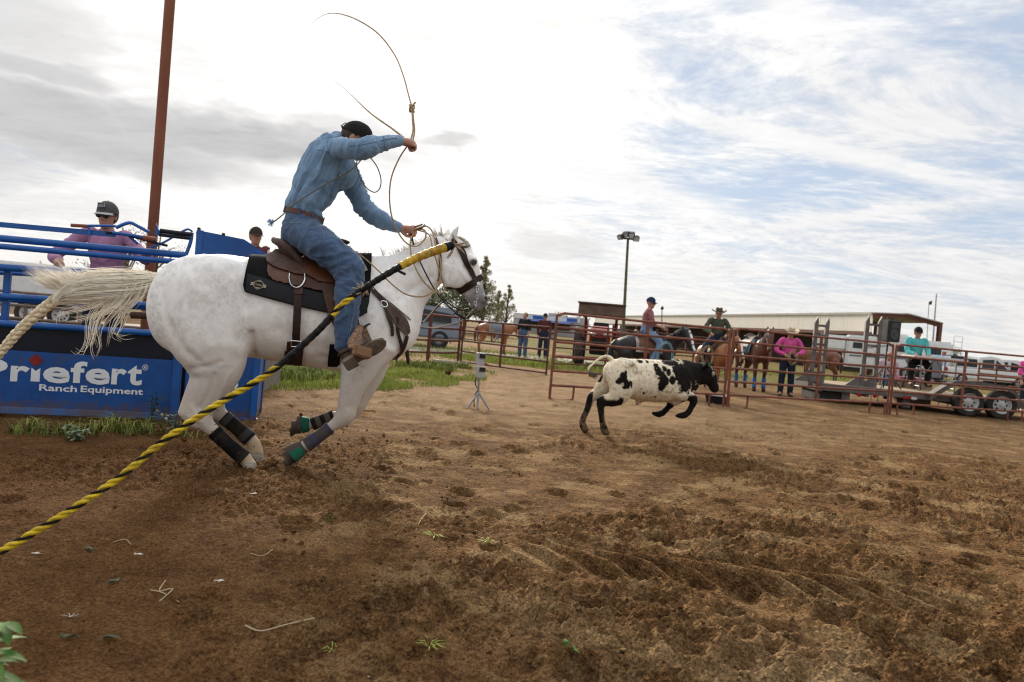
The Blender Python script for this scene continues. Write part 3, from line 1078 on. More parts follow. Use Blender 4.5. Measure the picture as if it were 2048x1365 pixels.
    # muscles and hollows that the light picks out
    lines = [([(505, 668), (508, 690), (505, 716)], 0.022, 0.028, -1), ([(322, 575), (338, 640), (372, 700), (400, 722)], 0.030, 0.012, -1),
             ([(385, 738), (415, 732), (445, 724)], 0.020, 0.008, -1), ([(470, 545), (488, 580), (496, 612)], 0.05, 0.014, -1),
             ([(380, 560), (430, 600), (455, 660)], 0.06, 0.010, 1), ([(430, 690), (460, 690), (485, 698)], 0.05, 0.010, 1),
             ([(432, 750), (418, 790), (400, 815)], 0.016, 0.007, -1), ([(462, 745), (444, 785), (428, 812)], 0.015, 0.006, 1),
             ([(745, 580), (722, 640), (712, 690)], 0.04, 0.016, -1), ([(770, 600), (790, 640), (782, 690)], 0.035, 0.012, -1), ([(735, 690), (765, 690), (785, 700)], 0.03, 0.010, 1),
             ([(722, 735), (708, 780), (697, 815)], 0.014, 0.007, -1), ([(700, 745), (690, 785), (684, 815)], 0.016, 0.006, 1),
             ([(560, 660), (620, 690), (680, 705)], 0.05, 0.010, -1), ([(640, 715), (672, 722), (700, 735)], 0.025, 0.010, -1),
             ([(800, 600), (835, 575), (866, 553)], 0.026, 0.010, -1), ([(760, 560), (800, 535), (850, 508)], 0.05, 0.008, 1), ([(745, 610), (790, 590), (820, 575)], 0.04, 0.008, -1),
             ([(926, 540), (944, 566), (953, 582)], 0.012, 0.005, 1), ([(934, 532), (944, 548), (957, 572)], 0.012, 0.006, -1), ([(898, 530), (893, 550), (900, 570)], 0.018, 0.010, 1), ([(883, 520), (884, 545), (890, 565)], 0.016, 0.012, -1),
             ([(367, 838), (380, 845), (396, 850)], 0.014, 0.004, -1), ([(382, 815), (392, 830), (400, 845)], 0.016, 0.007, 1)]

    def muscle(V):
        out = np.zeros(len(V))
        for pts, w, amp, sg in lines:
            q = np.array([hp(a, b, -0.22) for a, b in pts])
            best = np.full(len(V), 9.0)
            for a, b in zip(q[:-1], q[1:]):
                ab = (b - a)[[0, 2]]
                p = V[:, [0, 2]] - a[[0, 2]]
                t = np.clip((p @ ab) / (ab @ ab), 0, 1)
                best = np.minimum(best, np.hypot(p[:, 0] - t * ab[0], p[:, 1] - t * ab[1]))
            out += 1.1 * sg * amp * np.exp(-(best / w) ** 2)
        out *= np.clip(np.abs(V[:, 1]) / 0.06, 0, 1)
        return out + 0.0012 * (fbm(V[:, 0] * 9, V[:, 1] * 9, V[:, 2] * 9, octv=3) - 0.5)
    grey = np.array((0.50, 0.48, 0.455))

    def colour(V, Q):
        x, y, z = V.T
        n1 = fbm(x * 7, y * 7, z * 7, octv=4)
        n2 = fbm(x * 30, y * 30, z * 30, octv=3)
        c = np.tile(np.array((0.80, 0.77, 0.725)), (len(V), 1))
        c = mixc(c, (0.47, 0.44, 0.41), 0.12 * sstep(n1, 0.48, 0.72) + 0.16 * sstep(n2, 0.52, 0.72))
        n4 = fbm(x * 75, y * 75, z * 75, octv=2)
        c = mixc(c, (0.45, 0.41, 0.375), 0.35 * sstep(n4, 0.55, 0.75) * sstep(n1, 0.40, 0.60))
        n3 = fbm(x * 3.2 + 4, y * 3.2, z * 3.2, octv=3)
        hq = sstep(x, hp(520, 620).x, hp(360, 620).x)
        c = mixc(c, (0.52, 0.475, 0.43), (0.10 + 0.24 * hq) * sstep(n3 * 0.35 + n2 * 0.35 + n4 * 0.3, 0.43, 0.57))
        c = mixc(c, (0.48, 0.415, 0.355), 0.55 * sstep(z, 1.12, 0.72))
        # warm dirty lower legs
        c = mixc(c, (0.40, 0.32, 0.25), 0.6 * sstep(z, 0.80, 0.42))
        # grey muzzle
        mz = np.array(hp(966, 606, 0))
        d = np.linalg.norm(V - mz, axis=1)
        c = mixc(c, (0.065, 0.062, 0.066), sstep(d + 0.05 * (n1 - 0.5), 0.20, 0.075) * 0.92)
        c = mixc(c, (0.30, 0.29, 0.29), 0.55 * sstep(d, 0.36, 0.16) * sstep(n1, 0.3, 0.6))
        for s in (-1, 1):
            c = mixc(c, (0.05, 0.045, 0.045), blob(V, hp(947, 525, s * 0.09), (0.042, 0.05, 0.034)))
            c = mixc(c, (0.25, 0.20, 0.18), 0.8 * blob(V, hp(912, 463, s * 0.05), (0.025, 0.03, 0.07)) * (s < 0))
            c = mixc(c, (0.02, 0.018, 0.018), blob(V, hp(973, 597, s * 0.065), (0.020, 0.03, 0.022)))
        # dark skin under the tail; thigh crease shade painted into the coat
        c = mixc(c, (0.10, 0.085, 0.08), 0.9 * blob(V, hp(308, 572, 0), (0.05, 0.05, 0.10)))
        c = mixc(c, (0.25, 0.215, 0.195), 0.35 * blob(V, hp(425, 731, -0.27), (0.14, 0.14, 0.018)))
        # hooves and tan pasterns of the hind feet
        for (a, b, l) in ((500, 930, -0.16), (513, 900, 0.15)):
            c = mixc(c, (0.50, 0.37, 0.23), blob(V, hp(a, b, l), 0.12) * 0.95)
        return c
    mat = M('horse_coat', (1, 1, 1), rough=0.62, attr=True, var=0.05, scale=14, bump=0.25, bscale=150, spec=0.25, sheen=0.15)
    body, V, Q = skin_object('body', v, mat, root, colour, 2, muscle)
    bvh = BVHTree.FromPolygons([tuple(p) for p in V], [tuple(q) for q in Q])

    # eyes
    for s in (-1, 1):
        c = hp(947, 525, s * 0.078)
        e = B().ball(c, (0.024, 0.020, 0.022), 14, 10).build('eye', M('dark_eye', (0.012, 0.008, 0.006), rough=0.08, var=0), root, True)
    # hooves
    hm = M('hind_hoof_horn', (0.42, 0.36, 0.29), rough=0.6, c2=(0.25, 0.20, 0.16), scale=20, bump=0.3, bscale=50, stretch=(1, 1, 6))
    hd = M('dark_hoof_horn', (0.045, 0.032, 0.024), rough=0.8, c2=(0.085, 0.062, 0.045), scale=16, bump=0.5, bscale=40)

    def hoof(top, bot, r0, r1, m, toe):
        a, b = Vector(top), Vector(bot)
        ax = (b - a).normalized()
        t = Vector(toe) - ax * Vector(toe).dot(ax)
        t.normalize()
        s = ax.cross(t)
        bl = B(); rings = []
        n = 20
        L = (b - a).length
        vs, fs = [], []
        prof = [(-0.12, r0 * 0.72), (0.0, r0 * 0.96), (0.10, r0 * 1.04), (0.5, (r0 + r1) / 2), (0.93, r1), (1.0, r1 * 0.95), (0.95, r1 * 0.70)]
        for (u, r) in prof:
            for k in range(n):
                q = 2 * math.pi * k / n
                f = math.cos(q)
                rr = r * (1.0 if f > 0 else 0.9)
                vs.append(a + ax * (u * L * (1.0 if f > -0.3 else 0.86)) + t * (f * rr + u * 0.026) + s * (math.sin(q) * r * 0.92))
        for i in range(len(prof) - 1):
            for k in range(n):
                fs.append((i * n + k, i * n + (k + 1) % n, (i + 1) * n + (k + 1) % n, (i + 1) * n + k))
        fs.append(tuple(range(n))[::-1]); fs.append(tuple((len(prof) - 1) * n + k for k in range(n)))
        return bl.add(vs, fs).build('hoof', m, root, True)
    hoof(hp(497, 923, -0.16), hp(495, 946, -0.16), 0.046, 0.058, hm, (1, 0, 0))
    hoof(hp(513, 902, 0.15), hp(509, 928, 0.15), 0.045, 0.055, hm, (1, 0, 0))
    hoof(hp(590, 903, -0.16), hp(566, 916, -0.16), 0.047, 0.066, hd, (0.1, 0, -1))
    hoof(hp(602, 849, 0.16), hp(580, 851, 0.16), 0.047, 0.064, hd, (0, 0, -1))

    # boots on the legs
    neo = M('black_neoprene', (0.009, 0.0085, 0.009), spec=0.03, rough=0.8, c2=(0.026, 0.021, 0.017), scale=9, bump=0.3, bscale=90)
    gneo = M('grey_neoprene', (0.045, 0.042, 0.050), spec=0.03, rough=0.8, c2=(0.075, 0.062, 0.055), scale=9, bump=0.3, bscale=90)
    grn = M('green_bell_boot', (0.010, 0.090, 0.056), spec=0.03, rough=0.65, c2=(0.03, 0.10, 0.065), scale=12)
    brn = M('dusty_bell_boot', (0.075, 0.058, 0.048), spec=0.03, rough=0.9, c2=(0.07, 0.055, 0.048), scale=14)

    def boot(rows, mat, name='leg_boot', straps=(), smat=None):
        pts = [hp(a, b, l) for a, b, l, r in rows]
        rad = [r * HF.mpp(a, b, l) for a, b, l, r in rows]
        o = B().tube(pts, rad, 18, True, 4).build(name, mat, root, True, sharp=50)
        P, Q_ = spline([Vector(p) for p in pts], rad, 8)
        for f in straps:
            i = int(f * (len(P) - 1))
            j = min(i + 3, len(P) - 1)
            B().tube(P[i:j + 1], [q * 1.035 for q in Q_[i:j + 1]], 18).build('strap', smat or mat, o, True, sharp=50)
        return o
    boot([(428, 862, -0.16, 15), (446, 880, -0.16, 14.5), (470, 901, -0.16, 14.5), (489, 917, -0.16, 16.5)], neo, 'leg_boot', (0.05, 0.6), M('strap_black', (0.010, 0.010, 0.0105), spec=0.03, rough=0.7))
    boot([(447, 834, 0.15, 14.5), (474, 856, 0.15, 14), (500, 879, 0.15, 16)], neo, 'leg_boot', (0.1, 0.72), M('strap_grey', (0.06, 0.056, 0.056), spec=0.03, rough=0.7))
    boot([(661, 855, -0.16, 12.5), (638, 873, -0.16, 12.5), (613, 890, -0.16, 15)], gneo, 'leg_boot', (0.06, 0.62), M('strap_violet_grey', (0.062, 0.055, 0.09), spec=0.03, rough=0.75))
    boot([(668, 832, 0.16, 12), (645, 841, 0.16, 12), (624, 849, 0.16, 13)], neo, 'leg_boot', (0.2, 0.6), M('strap_brown', (0.10, 0.085, 0.07), spec=0.03, rough=0.8))
    o = boot([(608, 893, -0.16, 13), (596, 901, -0.16, 17), (580, 911, -0.16, 20)], brn, 'bell_boot')
    boot([(606, 899, -0.190, 10), (594, 908, -0.196, 12.5), (585, 914, -0.20, 14)], grn, 'bell_boot_patch')
    boot([(619, 849, 0.16, 14), (604, 850, 0.16, 17.5)], grn, 'bell_boot')
    boot([(603, 850, 0.16, 17), (594, 850, 0.16, 18)], brn, 'bell_boot')

    # tail
    hair = M('tail_hair', (0.96, 0.90, 0.78), rough=0.5, c2=(0.84, 0.73, 0.54), scale=22, spec=0.4, stretch=(1, 1, 4))
    rg = random.Random(3)
    tb = B()
    P0 = hp(311, 560, 0)

    def strand(b, path, r, n=3, sub=3):
        b.tube(path, r, n, False, sub)
    dock = [(313, 561), (275, 567), (225, 570), (170, 573), (130, 583), (108, 600)]
    for i in range(2400):
        sp = rg.gauss(0, 1); lat = rg.gauss(0, 0.030)
        t_end = rg.uniform(0.55, 1.0)
        pts = []
        m = len(dock)
        for j, (a, b) in enumerate(dock):
            f = j / (m - 1)
            if f > t_end + 0.12:
                break
            w = 4 + 17 * math.sin(math.pi * min(1, f * 0.85 + 0.1))
            pts.append(hp(a + rg.gauss(0, 3), b + sp * w * (0.62 if sp > 0 else 0.50) + rg.gauss(0, 2), lat * (0.5 + f)))
        if len(pts) > 2:
            strand(tb, pts, [0.0018] * (len(pts) - 1) + [0.0004])
    # loose locks blown up and trailing down
    for i in range(380):                                   # fly-away hair above the braid
        a0 = rg.uniform(95, 190); b0 = 580 - rg.uniform(0, 18)
        L = rg.uniform(25, 75)
        up = rg.uniform(0.35, 1.0)
        p = [(a0, b0), (a0 - L * 0.4, b0 - L * 0.3 * up), (a0 - L * 0.8, b0 - L * 0.75 * up + rg.uniform(-4, 4))]
        strand(tb, [hp(x, y, rg.gauss(0, 0.05)) for x, y in p], [0.0017, 0.0013, 0.0003])
    locks = [[(255, 575), (240, 605), (205, 630), (190, 655), (200, 690), (195, 712)], [(262, 572), (255, 600), (225, 630), (205, 655), (203, 695)],
             [(280, 570), (268, 600), (250, 625), (240, 650), (232, 668), (245, 678), (262, 676)], [(235, 575), (205, 605), (180, 640), (176, 680), (165, 706), (150, 698)],
             [(240, 580), (190, 612), (150, 622), (120, 628), (118, 645)], [(270, 575), (240, 612), (190, 630), (150, 640), (130, 640)], [(290, 566), (282, 590), (262, 610), (232, 640), (220, 690)],
             [(250, 578), (215, 615), (195, 640), (184, 690), (190, 714), (206, 706)]]
    for lk in locks:
        for i in range(13):
            sx, sy, sl = rg.gauss(0, 6.5), rg.gauss(0, 4.5), rg.gauss(0, 0.04)
            cut = rg.randint(3, len(lk)); wa, wp = rg.uniform(1, 4), rg.uniform(0, 6)
            pts = [hp(x + sx * (0.9 - 0.5 * j / len(lk)) + wa * math.sin(wp + 1.7 * j), y + sy * (0.6 + 0.5 * j / len(lk)), sl) for j, (x, y) in enumerate(lk[:cut])]
            strand(tb, pts, [0.0019] * (len(pts) - 1) + [0.0004])
    tb.build('tail', hair, root, True, sharp=0)
    bb = B()
    line = [(132, 590), (100, 608), (66, 636), (38, 662), (12, 692), (-16, 724), (-40, 752)]
    P, _ = spline([hp(a, b, 0) for a, b in line], [1] * len(line), 10)
    for sidx in range(3):                                  # three plaited strands
        pts = []; rr = []
        for i, p in enumerate(P):
            ph = i * 0.62 + sidx * 2.094
            f = i / len(P)
            d = (P[min(i + 1, len(P) - 1)] - P[max(i - 1, 0)]).normalized()
            nn = d.cross(Vector((0, 1, 0))).normalized()
            w = 0.022 * (1 - 0.35 * f)
            pts.append(p + nn * (math.sin(ph) * w) + Vector((0, math.sin(2 * ph) * 0.014, 0)))
            rr.append(0.021 * (1 - 0.35 * f) * (1 + 0.12 * math.sin(i * 1.9 + sidx)))
        bb.tube(pts, rr, 8, True, 2)
    bb.build('braid', M('braided_hair', (0.80, 0.67, 0.46), rough=0.6, c2=(0.55, 0.42, 0.26), scale=60, bump=0.6, bscale=240), root, True, sharp=0)

    # mane: short, standing along the crest
    mb = B()
    crest = [(738, 530), (762, 521), (790, 510), (812, 500), (835, 489), (858, 478), (876, 470), (892, 472)]
    C, _ = spline([hp(a, b, 0) for a, b in crest], [1] * len(crest), 30)
    for i in range(420):
        p = C[rg.randrange(len(C))]
        q = p + Vector((rg.gauss(0, 0.012), rg.gauss(0, 0.016), -0.02))
        L = rg.uniform(0.008, 0.030)
        lean = rg.uniform(-1.6, -0.2)
        tip = q + Vector((lean * L, rg.gauss(0, 0.5) * L, L + 0.02))
        mb.tube([q, (q + tip) / 2 + Vector((0, 0, 0.006)), tip], [0.0022, 0.0018, 0.0004], 3, False)
    for a, b, L in ((768, 520, 0.085), (770, 521, 0.07), (736, 528, 0.09), (734, 529, 0.06), (872, 470, 0.05), (884, 470, 0.07)):
        for i in range(5):
            q = hp(a, b, 0) + Vector((rg.gauss(0, 0.004), rg.gauss(0, 0.01), -0.01))
            mb.tube([q, q + Vector((-0.01, 0, L * 0.6)), q + Vector((-0.02 + rg.gauss(0, 0.01), 0, L + 0.02))], [0.003, 0.0025, 0.0004], 3, False)
    mb.build('mane', M('mane_hair', (0.72, 0.67, 0.58), rough=0.6, c2=(0.50, 0.46, 0.40), scale=30), root, True, sharp=0)
    fb = B()
    for i in range(60):
        q = hp(916, 474, 0) + Vector((rg.gauss(0, 0.012), rg.gauss(0, 0.02), 0))
        t = hp(938 + rg.gauss(0, 3), 497 + rg.gauss(0, 4), rg.gauss(-0.02, 0.02))
        fb.tube([q, (q + t) / 2 + Vector((0.015, 0, 0.01)), t], [0.0025, 0.002, 0.0004], 3, False, 2)
    fb.build('forelock', MATS['mane_hair'], root, True, sharp=0)
    return root, bvh, V, Q


HORSE, HBVH, HV, HQ = build_horse()
# ================================================================ saddle and tack, laid on the horse's own surface
def cast(px, py, off=0.0):
    """where the line of sight meets the horse, lifted off the coat"""
    o = HF.loc(EYE)
    d = (HF.loc(EYE + ray(px, py)) - o).normalized()
    h, n, i, t = HBVH.ray_cast(o, d)
    if h is None:
        h, n, i, t = HBVH.find_nearest(hp(px, py, 0.0))
    if n.dot(d) > 0:
        n = -n
    return h + n * off, n


def ribbon(b, pts, nrm, width, thick):
    """a flat strap along pts with surface normals nrm"""
    pts = [Vector(p) for p in pts]
    m = len(pts)
    w = width if hasattr(width, '__len__') else [width] * m
    rows = []
    for i in range(m):
        t = (pts[min(i + 1, m - 1)] - pts[max(i - 1, 0)]).normalized()
        s = t.cross(nrm[i]).normalized()
        k = nrm[i].normalized()
        rows.append((pts[i] - s * w[i] / 2, pts[i] + s * w[i] / 2, pts[i] + s * w[i] / 2 + k * thick, pts[i] - s * w[i] / 2 + k * thick))
    v = [p for r in rows for p in r]
    f = []
    for i in range(m - 1):
        for k in range(4):
            f.append((i * 4 + k, i * 4 + (k + 1) % 4, (i + 1) * 4 + (k + 1) % 4, (i + 1) * 4 + k))
    f += [(3, 2, 1, 0), tuple((m - 1) * 4 + k for k in range(4))]
    return b.add(v, f)


def strap_on(b, line, width, off=0.004, thick=0.005, sub=6, wpx=True, mirror=False):
    """a strap through photograph pixels, pressed to the coat; width in pixels"""
    P = [Vector((a, c, 0)) for a, c in line]
    W = width if hasattr(width, '__len__') else [width] * len(P)
    S, WW = spline(P, list(W), sub)
    pts, nr = [], []
    for p in S:
        h, n = cast(p.x, p.y, off)
        pts.append(h); nr.append(n)
    for _ in range(2):
        nr = [(nr[max(i - 1, 0)] + nr[i] + nr[min(i + 1, len(nr) - 1)]).normalized() for i in range(len(nr))]
    ww = [w * (HF.world(p).y / FPX) for w, p in zip(WW, pts)]
    ribbon(b, pts, nr, ww, thick)
    if mirror:
        fl = lambda q: Vector((q[0], -q[1], q[2]))
        ribbon(b, [fl(p) for p in pts], [fl(n) for n in nr], ww, thick)
    return pts, nr


def wrap(s0, s1, zlow, off, thick, cols=26, rows=26, zc=None, rise=None):
    """a blanket hung over the back between s0 and s1, down to zlow(u); both sides"""
    grid = []
    for i in range(cols):
        u = i / (cols - 1)
        s = s0(u) if callable(s0) else s0 + (s1 - s0) * u
        c = Vector((s, 0, zc))
        zl = zlow(u)
        col = []
        for sg in (-1, 1):
            tab = []
            for k in range(90):
                a = k / 89 * R(150)
                d = Vector((0, sg * math.sin(a), math.cos(a)))
                h, n, _, _ = HBVH.ray_cast(c + d * 0.9, -d)
                if h is None:
                    continue
                tab.append((h + n * off, n))
                if h.z < zl:
                    break
            pp = [p for p, n in tab]
            if len(pp) > 1 and pp[-1].z < zl < pp[-2].z:
                pp[-1] = pp[-2].lerp(pp[-1], (pp[-2].z - zl) / (pp[-2].z - pp[-1].z))
            half = []
            for q in range(rows):
                t = q / (rows - 1) * (len(pp) - 1)
                j = min(int(t), len(pp) - 2)
                half.append(pp[j].lerp(pp[j + 1], t - j))
            if rise:
                half = [p + Vector((0, 0, rise(u) * (1 - q / (rows - 1)) ** 2)) for q, p in enumerate(half)]
            col.append(half)
        line = col[0][::-1] + col[1][1:]
        for _ in range(2):
            line = [line[0]] + [(line[j - 1] + line[j] * 2 + line[j + 1]) / 4 for j in range(1, len(line) - 1)] + [line[-1]]
        grid.append(line)
    return B().sheet(grid, -thick)


def lerp_tab(tab):
    xs, ys = zip(*tab)
    return lambda u: float(np.interp(u, xs, ys))


def build_tack():
    ZC = hp(600, 622, 0).z
    felt = M('black_felt', (0.0055, 0.005, 0.005), rough=0.95, c2=(0.011, 0.010, 0.0095), scale=40, bump=0.5, bscale=260, spec=0.1)
    edge = M('black_vinyl', (0.005, 0.005, 0.006), rough=0.5, spec=0.18, c2=(0.010, 0.010, 0.011), scale=20, bump=0.15, bscale=120)
    lea = M('tooled_leather', (0.080, 0.032, 0.018), rough=0.45, c2=(0.032, 0.012, 0.0075), scale=22, bump=0.7, bscale=130, spec=0.3)
    lea2 = M('smooth_leather', (0.095, 0.032, 0.012), rough=0.42, c2=(0.046, 0.015, 0.0065), scale=7, bump=0.2, bscale=110, spec=0.3)
    dk = M('dark_leather', (0.034, 0.016, 0.011), rough=0.55, c2=(0.018, 0.009, 0.0065), scale=18, bump=0.3, bscale=110, spec=0.25)
    steel = M('polished_steel', (0.62, 0.61, 0.58), rough=0.28, metal=1.0, var=0.1)
    # --- saddle pad
    sp = lambda a, c: hp(a, c, -0.27)
    pad = empty('saddle_pad', 'black felt saddle pad with a printed patch lying under the brown saddle', 'saddle pad', HF.o, HF.h)
    s0, s1 = sp(487, 560).x, sp(741, 560).x
    tab = [(a, sp(x, y).z) for a, x, y in ((0.0, 491, 572), (0.02, 495, 585), (0.08, 507, 589), (0.36, 581, 609), (0.68, 660, 627), (0.90, 716, 635), (0.96, 732, 632), (1.0, 741, 615))]
    w = wrap(s0, s1, lerp_tab(tab), 0.008, 0.018, cols=54, rows=30, zc=ZC)
    w.build('felt', felt, pad, True)
    # vinyl wear band along the lower edge
    def band(xa, xb, up, off):
        b = B()
        rows = []
        n = 44
        for i in range(n):
            u = i / (n - 1)
            x = xa + (xb - xa) * u
            yb = np.interp(x, [495, 507, 581, 660, 716, 735], [583, 588, 608, 626, 634, 628])
            r = []
            for k in range(6):
                h, nn = cast(x, yb - up * k / 5, off)
                r.append(h)
            rows.append(r)
        return b.sheet(rows, 0.004)
    band(494, 736, 33, 0.0285).build('wear_band', edge, pad, True)
    # printed patch: ribbon, shield and letters
    gold = M('patch_tan', (0.36, 0.29, 0.21), rough=0.8)
    cpos, cn = cast(519, 574, 0.034)
    ex = (cast(528, 576, 0.034)[0] - cast(510, 572, 0.034)[0]).normalized()
    ez = cn.cross(ex).normalized()
    if ez.z < 0: ez = -ez
    pb = B()
    def flat(b, poly, lift=0.0):
        b.prism([cpos + ex * x + ez * y + cn * lift for x, y in poly], cn, 0.0012)
    dia = [(0, 0.036), (0.032, 0.016), (0.032, -0.012), (0, -0.034), (-0.032, -0.012), (-0.032, 0.016)]
    for k in range(6):
        a, c = Vector((*dia[k], 0)), Vector((*dia[(k + 1) % 6], 0))
        t = (c - a).normalized(); nn = Vector((-t.y, t.x, 0)) * 0.0022
        flat(pb, [(a + nn).xy, (c + nn).xy, (c - nn).xy, (a - nn).xy])
    for sg in (-1, 1):
        flat(pb, [(sg * 0.030, 0.012), (sg * 0.056, 0.010), (sg * 0.050, 0.0), (sg * 0.056, -0.012), (sg * 0.030, -0.010)][::sg])
    flat(pb, [(-0.012, 0.026), (0.012, 0.026), (0.009, 0.0225), (-0.009, 0.0225)])
    flat(pb, [(-0.014, -0.018), (0.014, -0.018), (0.010, -0.023), (-0.010, -0.023)])
    po = pb.build('printed_patch', gold, pad)
    txt = text_mesh('CHBBA', 0.021, gold, 0.001)
    fit_text(txt, 0.062)
    mtx = Matrix((ex, ez, cn)).transposed().to_4x4()
    txt.matrix_local = Matrix.Translation(cpos - ex * 0.031 - ez * 0.007 + cn * 0.0015) @ mtx
    txt.parent = po
    txt.name = 'lettering'
    # front decorated strip
    fb = B()
    strap_on(fb, [(716, 518), (722, 532), (730, 548)], 11, 0.034, 0.003, 5)
    fb.build('conch_strip', M('silver_braid', (0.40, 0.36, 0.32), rough=0.5, c2=(0.06, 0.05, 0.05), scale=90), pad, True)

    # --- saddle
    sad = empty('saddle', 'tooled brown leather roping saddle strapped on the white horse', 'saddle', HF.o, HF.h)
    a0, a1 = sp(531, 540).x, sp(712, 560).x
    tab = [(a, sp(x, y).z) for a, x, y in ((0.0, 533, 528), (0.03, 536, 552), (0.09, 546, 564), (0.30, 586, 573), (0.6, 640, 584), (0.85, 690, 592), (1.0, 712, 575))]
    wrap(a0, a1, lerp_tab(tab), 0.030, 0.012, 44, 28, ZC).build('skirt', lea2, sad, True)
    tab = [(a, sp(x, y).z) for a, x, y in ((0.0, 529, 512), (0.06, 537, 532), (0.25, 560, 543), (0.7, 600, 556), (0.9, 614, 556), (1.0, 620, 548))]
    wrap(sp(526, 530).x, sp(622, 540).x, lerp_tab(tab), 0.044, 0.012, 30, 26, ZC, rise=lambda u: 0.02).build('rear_jockey', lea, sad, True)
    tab = [(a, sp(x, y).z) for a, x, y in ((0.0, 616, 556), (0.3, 634, 568), (0.7, 664, 572), (1.0, 690, 566))]
    wrap(sp(612, 540).x, sp(694, 540).x, lerp_tab(tab), 0.046, 0.012, 26, 26, ZC, rise=lambda u: 0.02).build('seat_jockey', lea2, sad, True)
    # seat, cantle, fork and horn
    v = Vol([sp(530, 560).x, -0.26, 1.40], [sp(735, 560).x, 0.26, 1.95], 0.009)
    back = lambda a: HBVH.ray_cast(Vector((hp(a, 500, 0).x, 0, 2.5)), Vector((0, 0, -1)))[0]
    z0 = [back(a) for a in (575, 615, 655, 690)]
    v.chain([z0[0] + Vector((0, 0, 0.05)), z0[1] + Vector((0, 0, 0.03)), z0[2] + Vector((0, 0, 0.03)), z0[3] + Vector((0, 0, 0.035))], [0.05, 0.045, 0.045, 0.05], [2.4, 2.3, 2.2, 2.0], k=0.03)
    v.ball(hp(692, 520, 0), (0.06, 0.13, 0.062), k=0.05)
    o, SV, SQ = skin_object('seat', v, lea2, sad)
    def arch(line, half):
        pts = []
        for (a, c, l) in line:
            pts.append(hp(a, c, -l))
        for (a, c, l) in line[-2::-1]:
            q = hp(a, c, -l); pts.append(Vector((q.x, -q.y, q.z)))
        return pts
    rim = arch([(604, 528, 0.19), (592, 513, 0.185), (578, 498, 0.165), (564, 487, 0.13), (553, 482, 0.07), (550, 481, 0.0)], 6)
    B().tube(rim, [0.022, 0.027, 0.030, 0.030, 0.028, 0.027, 0.028, 0.030, 0.030, 0.027, 0.022], 10, True, 5, squash=1.0).build('cantle', lea, sad, True, sharp=60)
    # cantle back wall
    grid = []
    P, _ = spline(rim, [1] * len(rim), 4)
    for p in P:
        h, n, _, _ = HBVH.ray_cast(Vector((p.x + 0.03, p.y * 1.02, 2.4)), Vector((0, 0, -1)))
        base = Vector((p.x + 0.05, p.y, (h.z if h else p.z - 0.1) + 0.03))
        grid.append([p + (base - p) * (k / 4) for k in range(5)])
    B().sheet(grid, 0.012).build('cantle_wall', lea, sad, True)
    hb = B()
    hb.tube([hp(694, 520, 0), hp(692, 505, 0), hp(690, 494, 0)], [0.032, 0.026, 0.024], 14, True, 3)
    hn = hb.build('horn', M('wrapped_rubber', (0.030, 0.022, 0.018), rough=0.85, c2=(0.065, 0.05, 0.04), scale=40, bump=0.6, bscale=90), sad, True)
    B().lathe([(0.02, -0.012), (0.034, -0.006), (0.040, 0.004), (0.038, 0.012), (0.02, 0.016)], 18, Matrix.Translation(hp(689, 484, 0)) @ Matrix.Rotation(R(12), 4, 'Y')).build('cap', MATS['wrapped_rubber'], hn, True)
    B().tube([hp(690, 495, 0), hp(689, 485, 0)], [0.022, 0.020], 14).build('horn_neck', MATS['wrapped_rubber'], hn, True)
    rb = B()
    for k in range(4):                                         # rope dallied under the cap
        c = hp(692, 500 - k * 2.2, 0)
        rb.tube([c + Vector((math.cos(a) * 0.030, math.sin(a) * 0.030, 0)) for a in np.linspace(0, 6.28, 15)], 0.0055, 6, False)
    rb.build('dally_wrap', M('lariat', (0.42, 0.29, 0.15), rough=0.6, c2=(0.28, 0.18, 0.09), scale=60, bump=0.4, bscale=300), sad, True)
    # conchos
    for (a, c) in ((607, 529), (556, 504)):
        h, n = cast(a, c, 0.062)
        m = n.to_track_quat('Z', 'Y').to_matrix().to_4x4()
        B().lathe([(0.020, 0), (0.020, 0.004), (0.014, 0.008), (0.009, 0.007), (0.006, 0.012), (0.001, 0.013)], 16, Matrix.Translation(h) @ m).build('concho', steel, sad, True)
    # rear rigging ring and billet, back cinch
    rg_ = B()
    ring = [(580, 556), (580, 566), (584, 576), (594, 581), (604, 577), (610, 567), (610, 557)]
    pts = [cast(a, c, 0.052)[0] for a, c in ring]
    rg_.tube(pts, 0.0055, 8, True, 5)
    rg_.build('rigging_ring', steel, sad, True)
    bb = B(); strap_on(bb, [(597, 577), (596, 610), (595, 650), (594, 682)], 15, 0.034, 0.007)
    bl = bb.build('rear_billet', dk, sad, True)
    b2 = B(); strap_on(b2, [(598, 580), (597, 592)], 17, 0.042, 0.006, 4)
    b2.build('keeper', lea, bl, True)
    b3 = B(); b3.tube([cast(a, c, 0.040)[0] for a, c in ((583, 678), (606, 678), (605, 688), (584, 689), (583, 678))], 0.004, 6, False)
    b3.build('buckle', steel, bl, True)

    def girth(line, wid, mat, name, off=0.012):
        """a cinch: down the near side, under the belly, up the far side"""
        pts, nr = [], []
        S, WW = spline([Vector((a, c, 0)) for a, c in line], [1] * len(line), 4)
        for p in S:
            h, n = cast(p.x, p.y, off); pts.append(h); nr.append(n)
        x = pts[-1].x
        c = Vector((x, 0, ZC))
        y0, zz = pts[-1].y, pts[-1].z
        a0 = math.atan2(pts[-1].y, pts[-1].z - ZC)
        for k in range(1, 26):
            a = a0 + (-2 * math.pi - 2 * a0) * k / 25 if a0 < 0 else a0 + (2 * math.pi - 2 * a0) * k / 25
            d = Vector((0, math.sin(a), math.cos(a)))
            h, n, _, _ = HBVH.ray_cast(c + d * 0.9, -d)
            if h:
                lim = 0.385
                if (h - c).length > lim:
                    h, n = c + d * lim, d
                pts.append(h + n * off); nr.append(n)
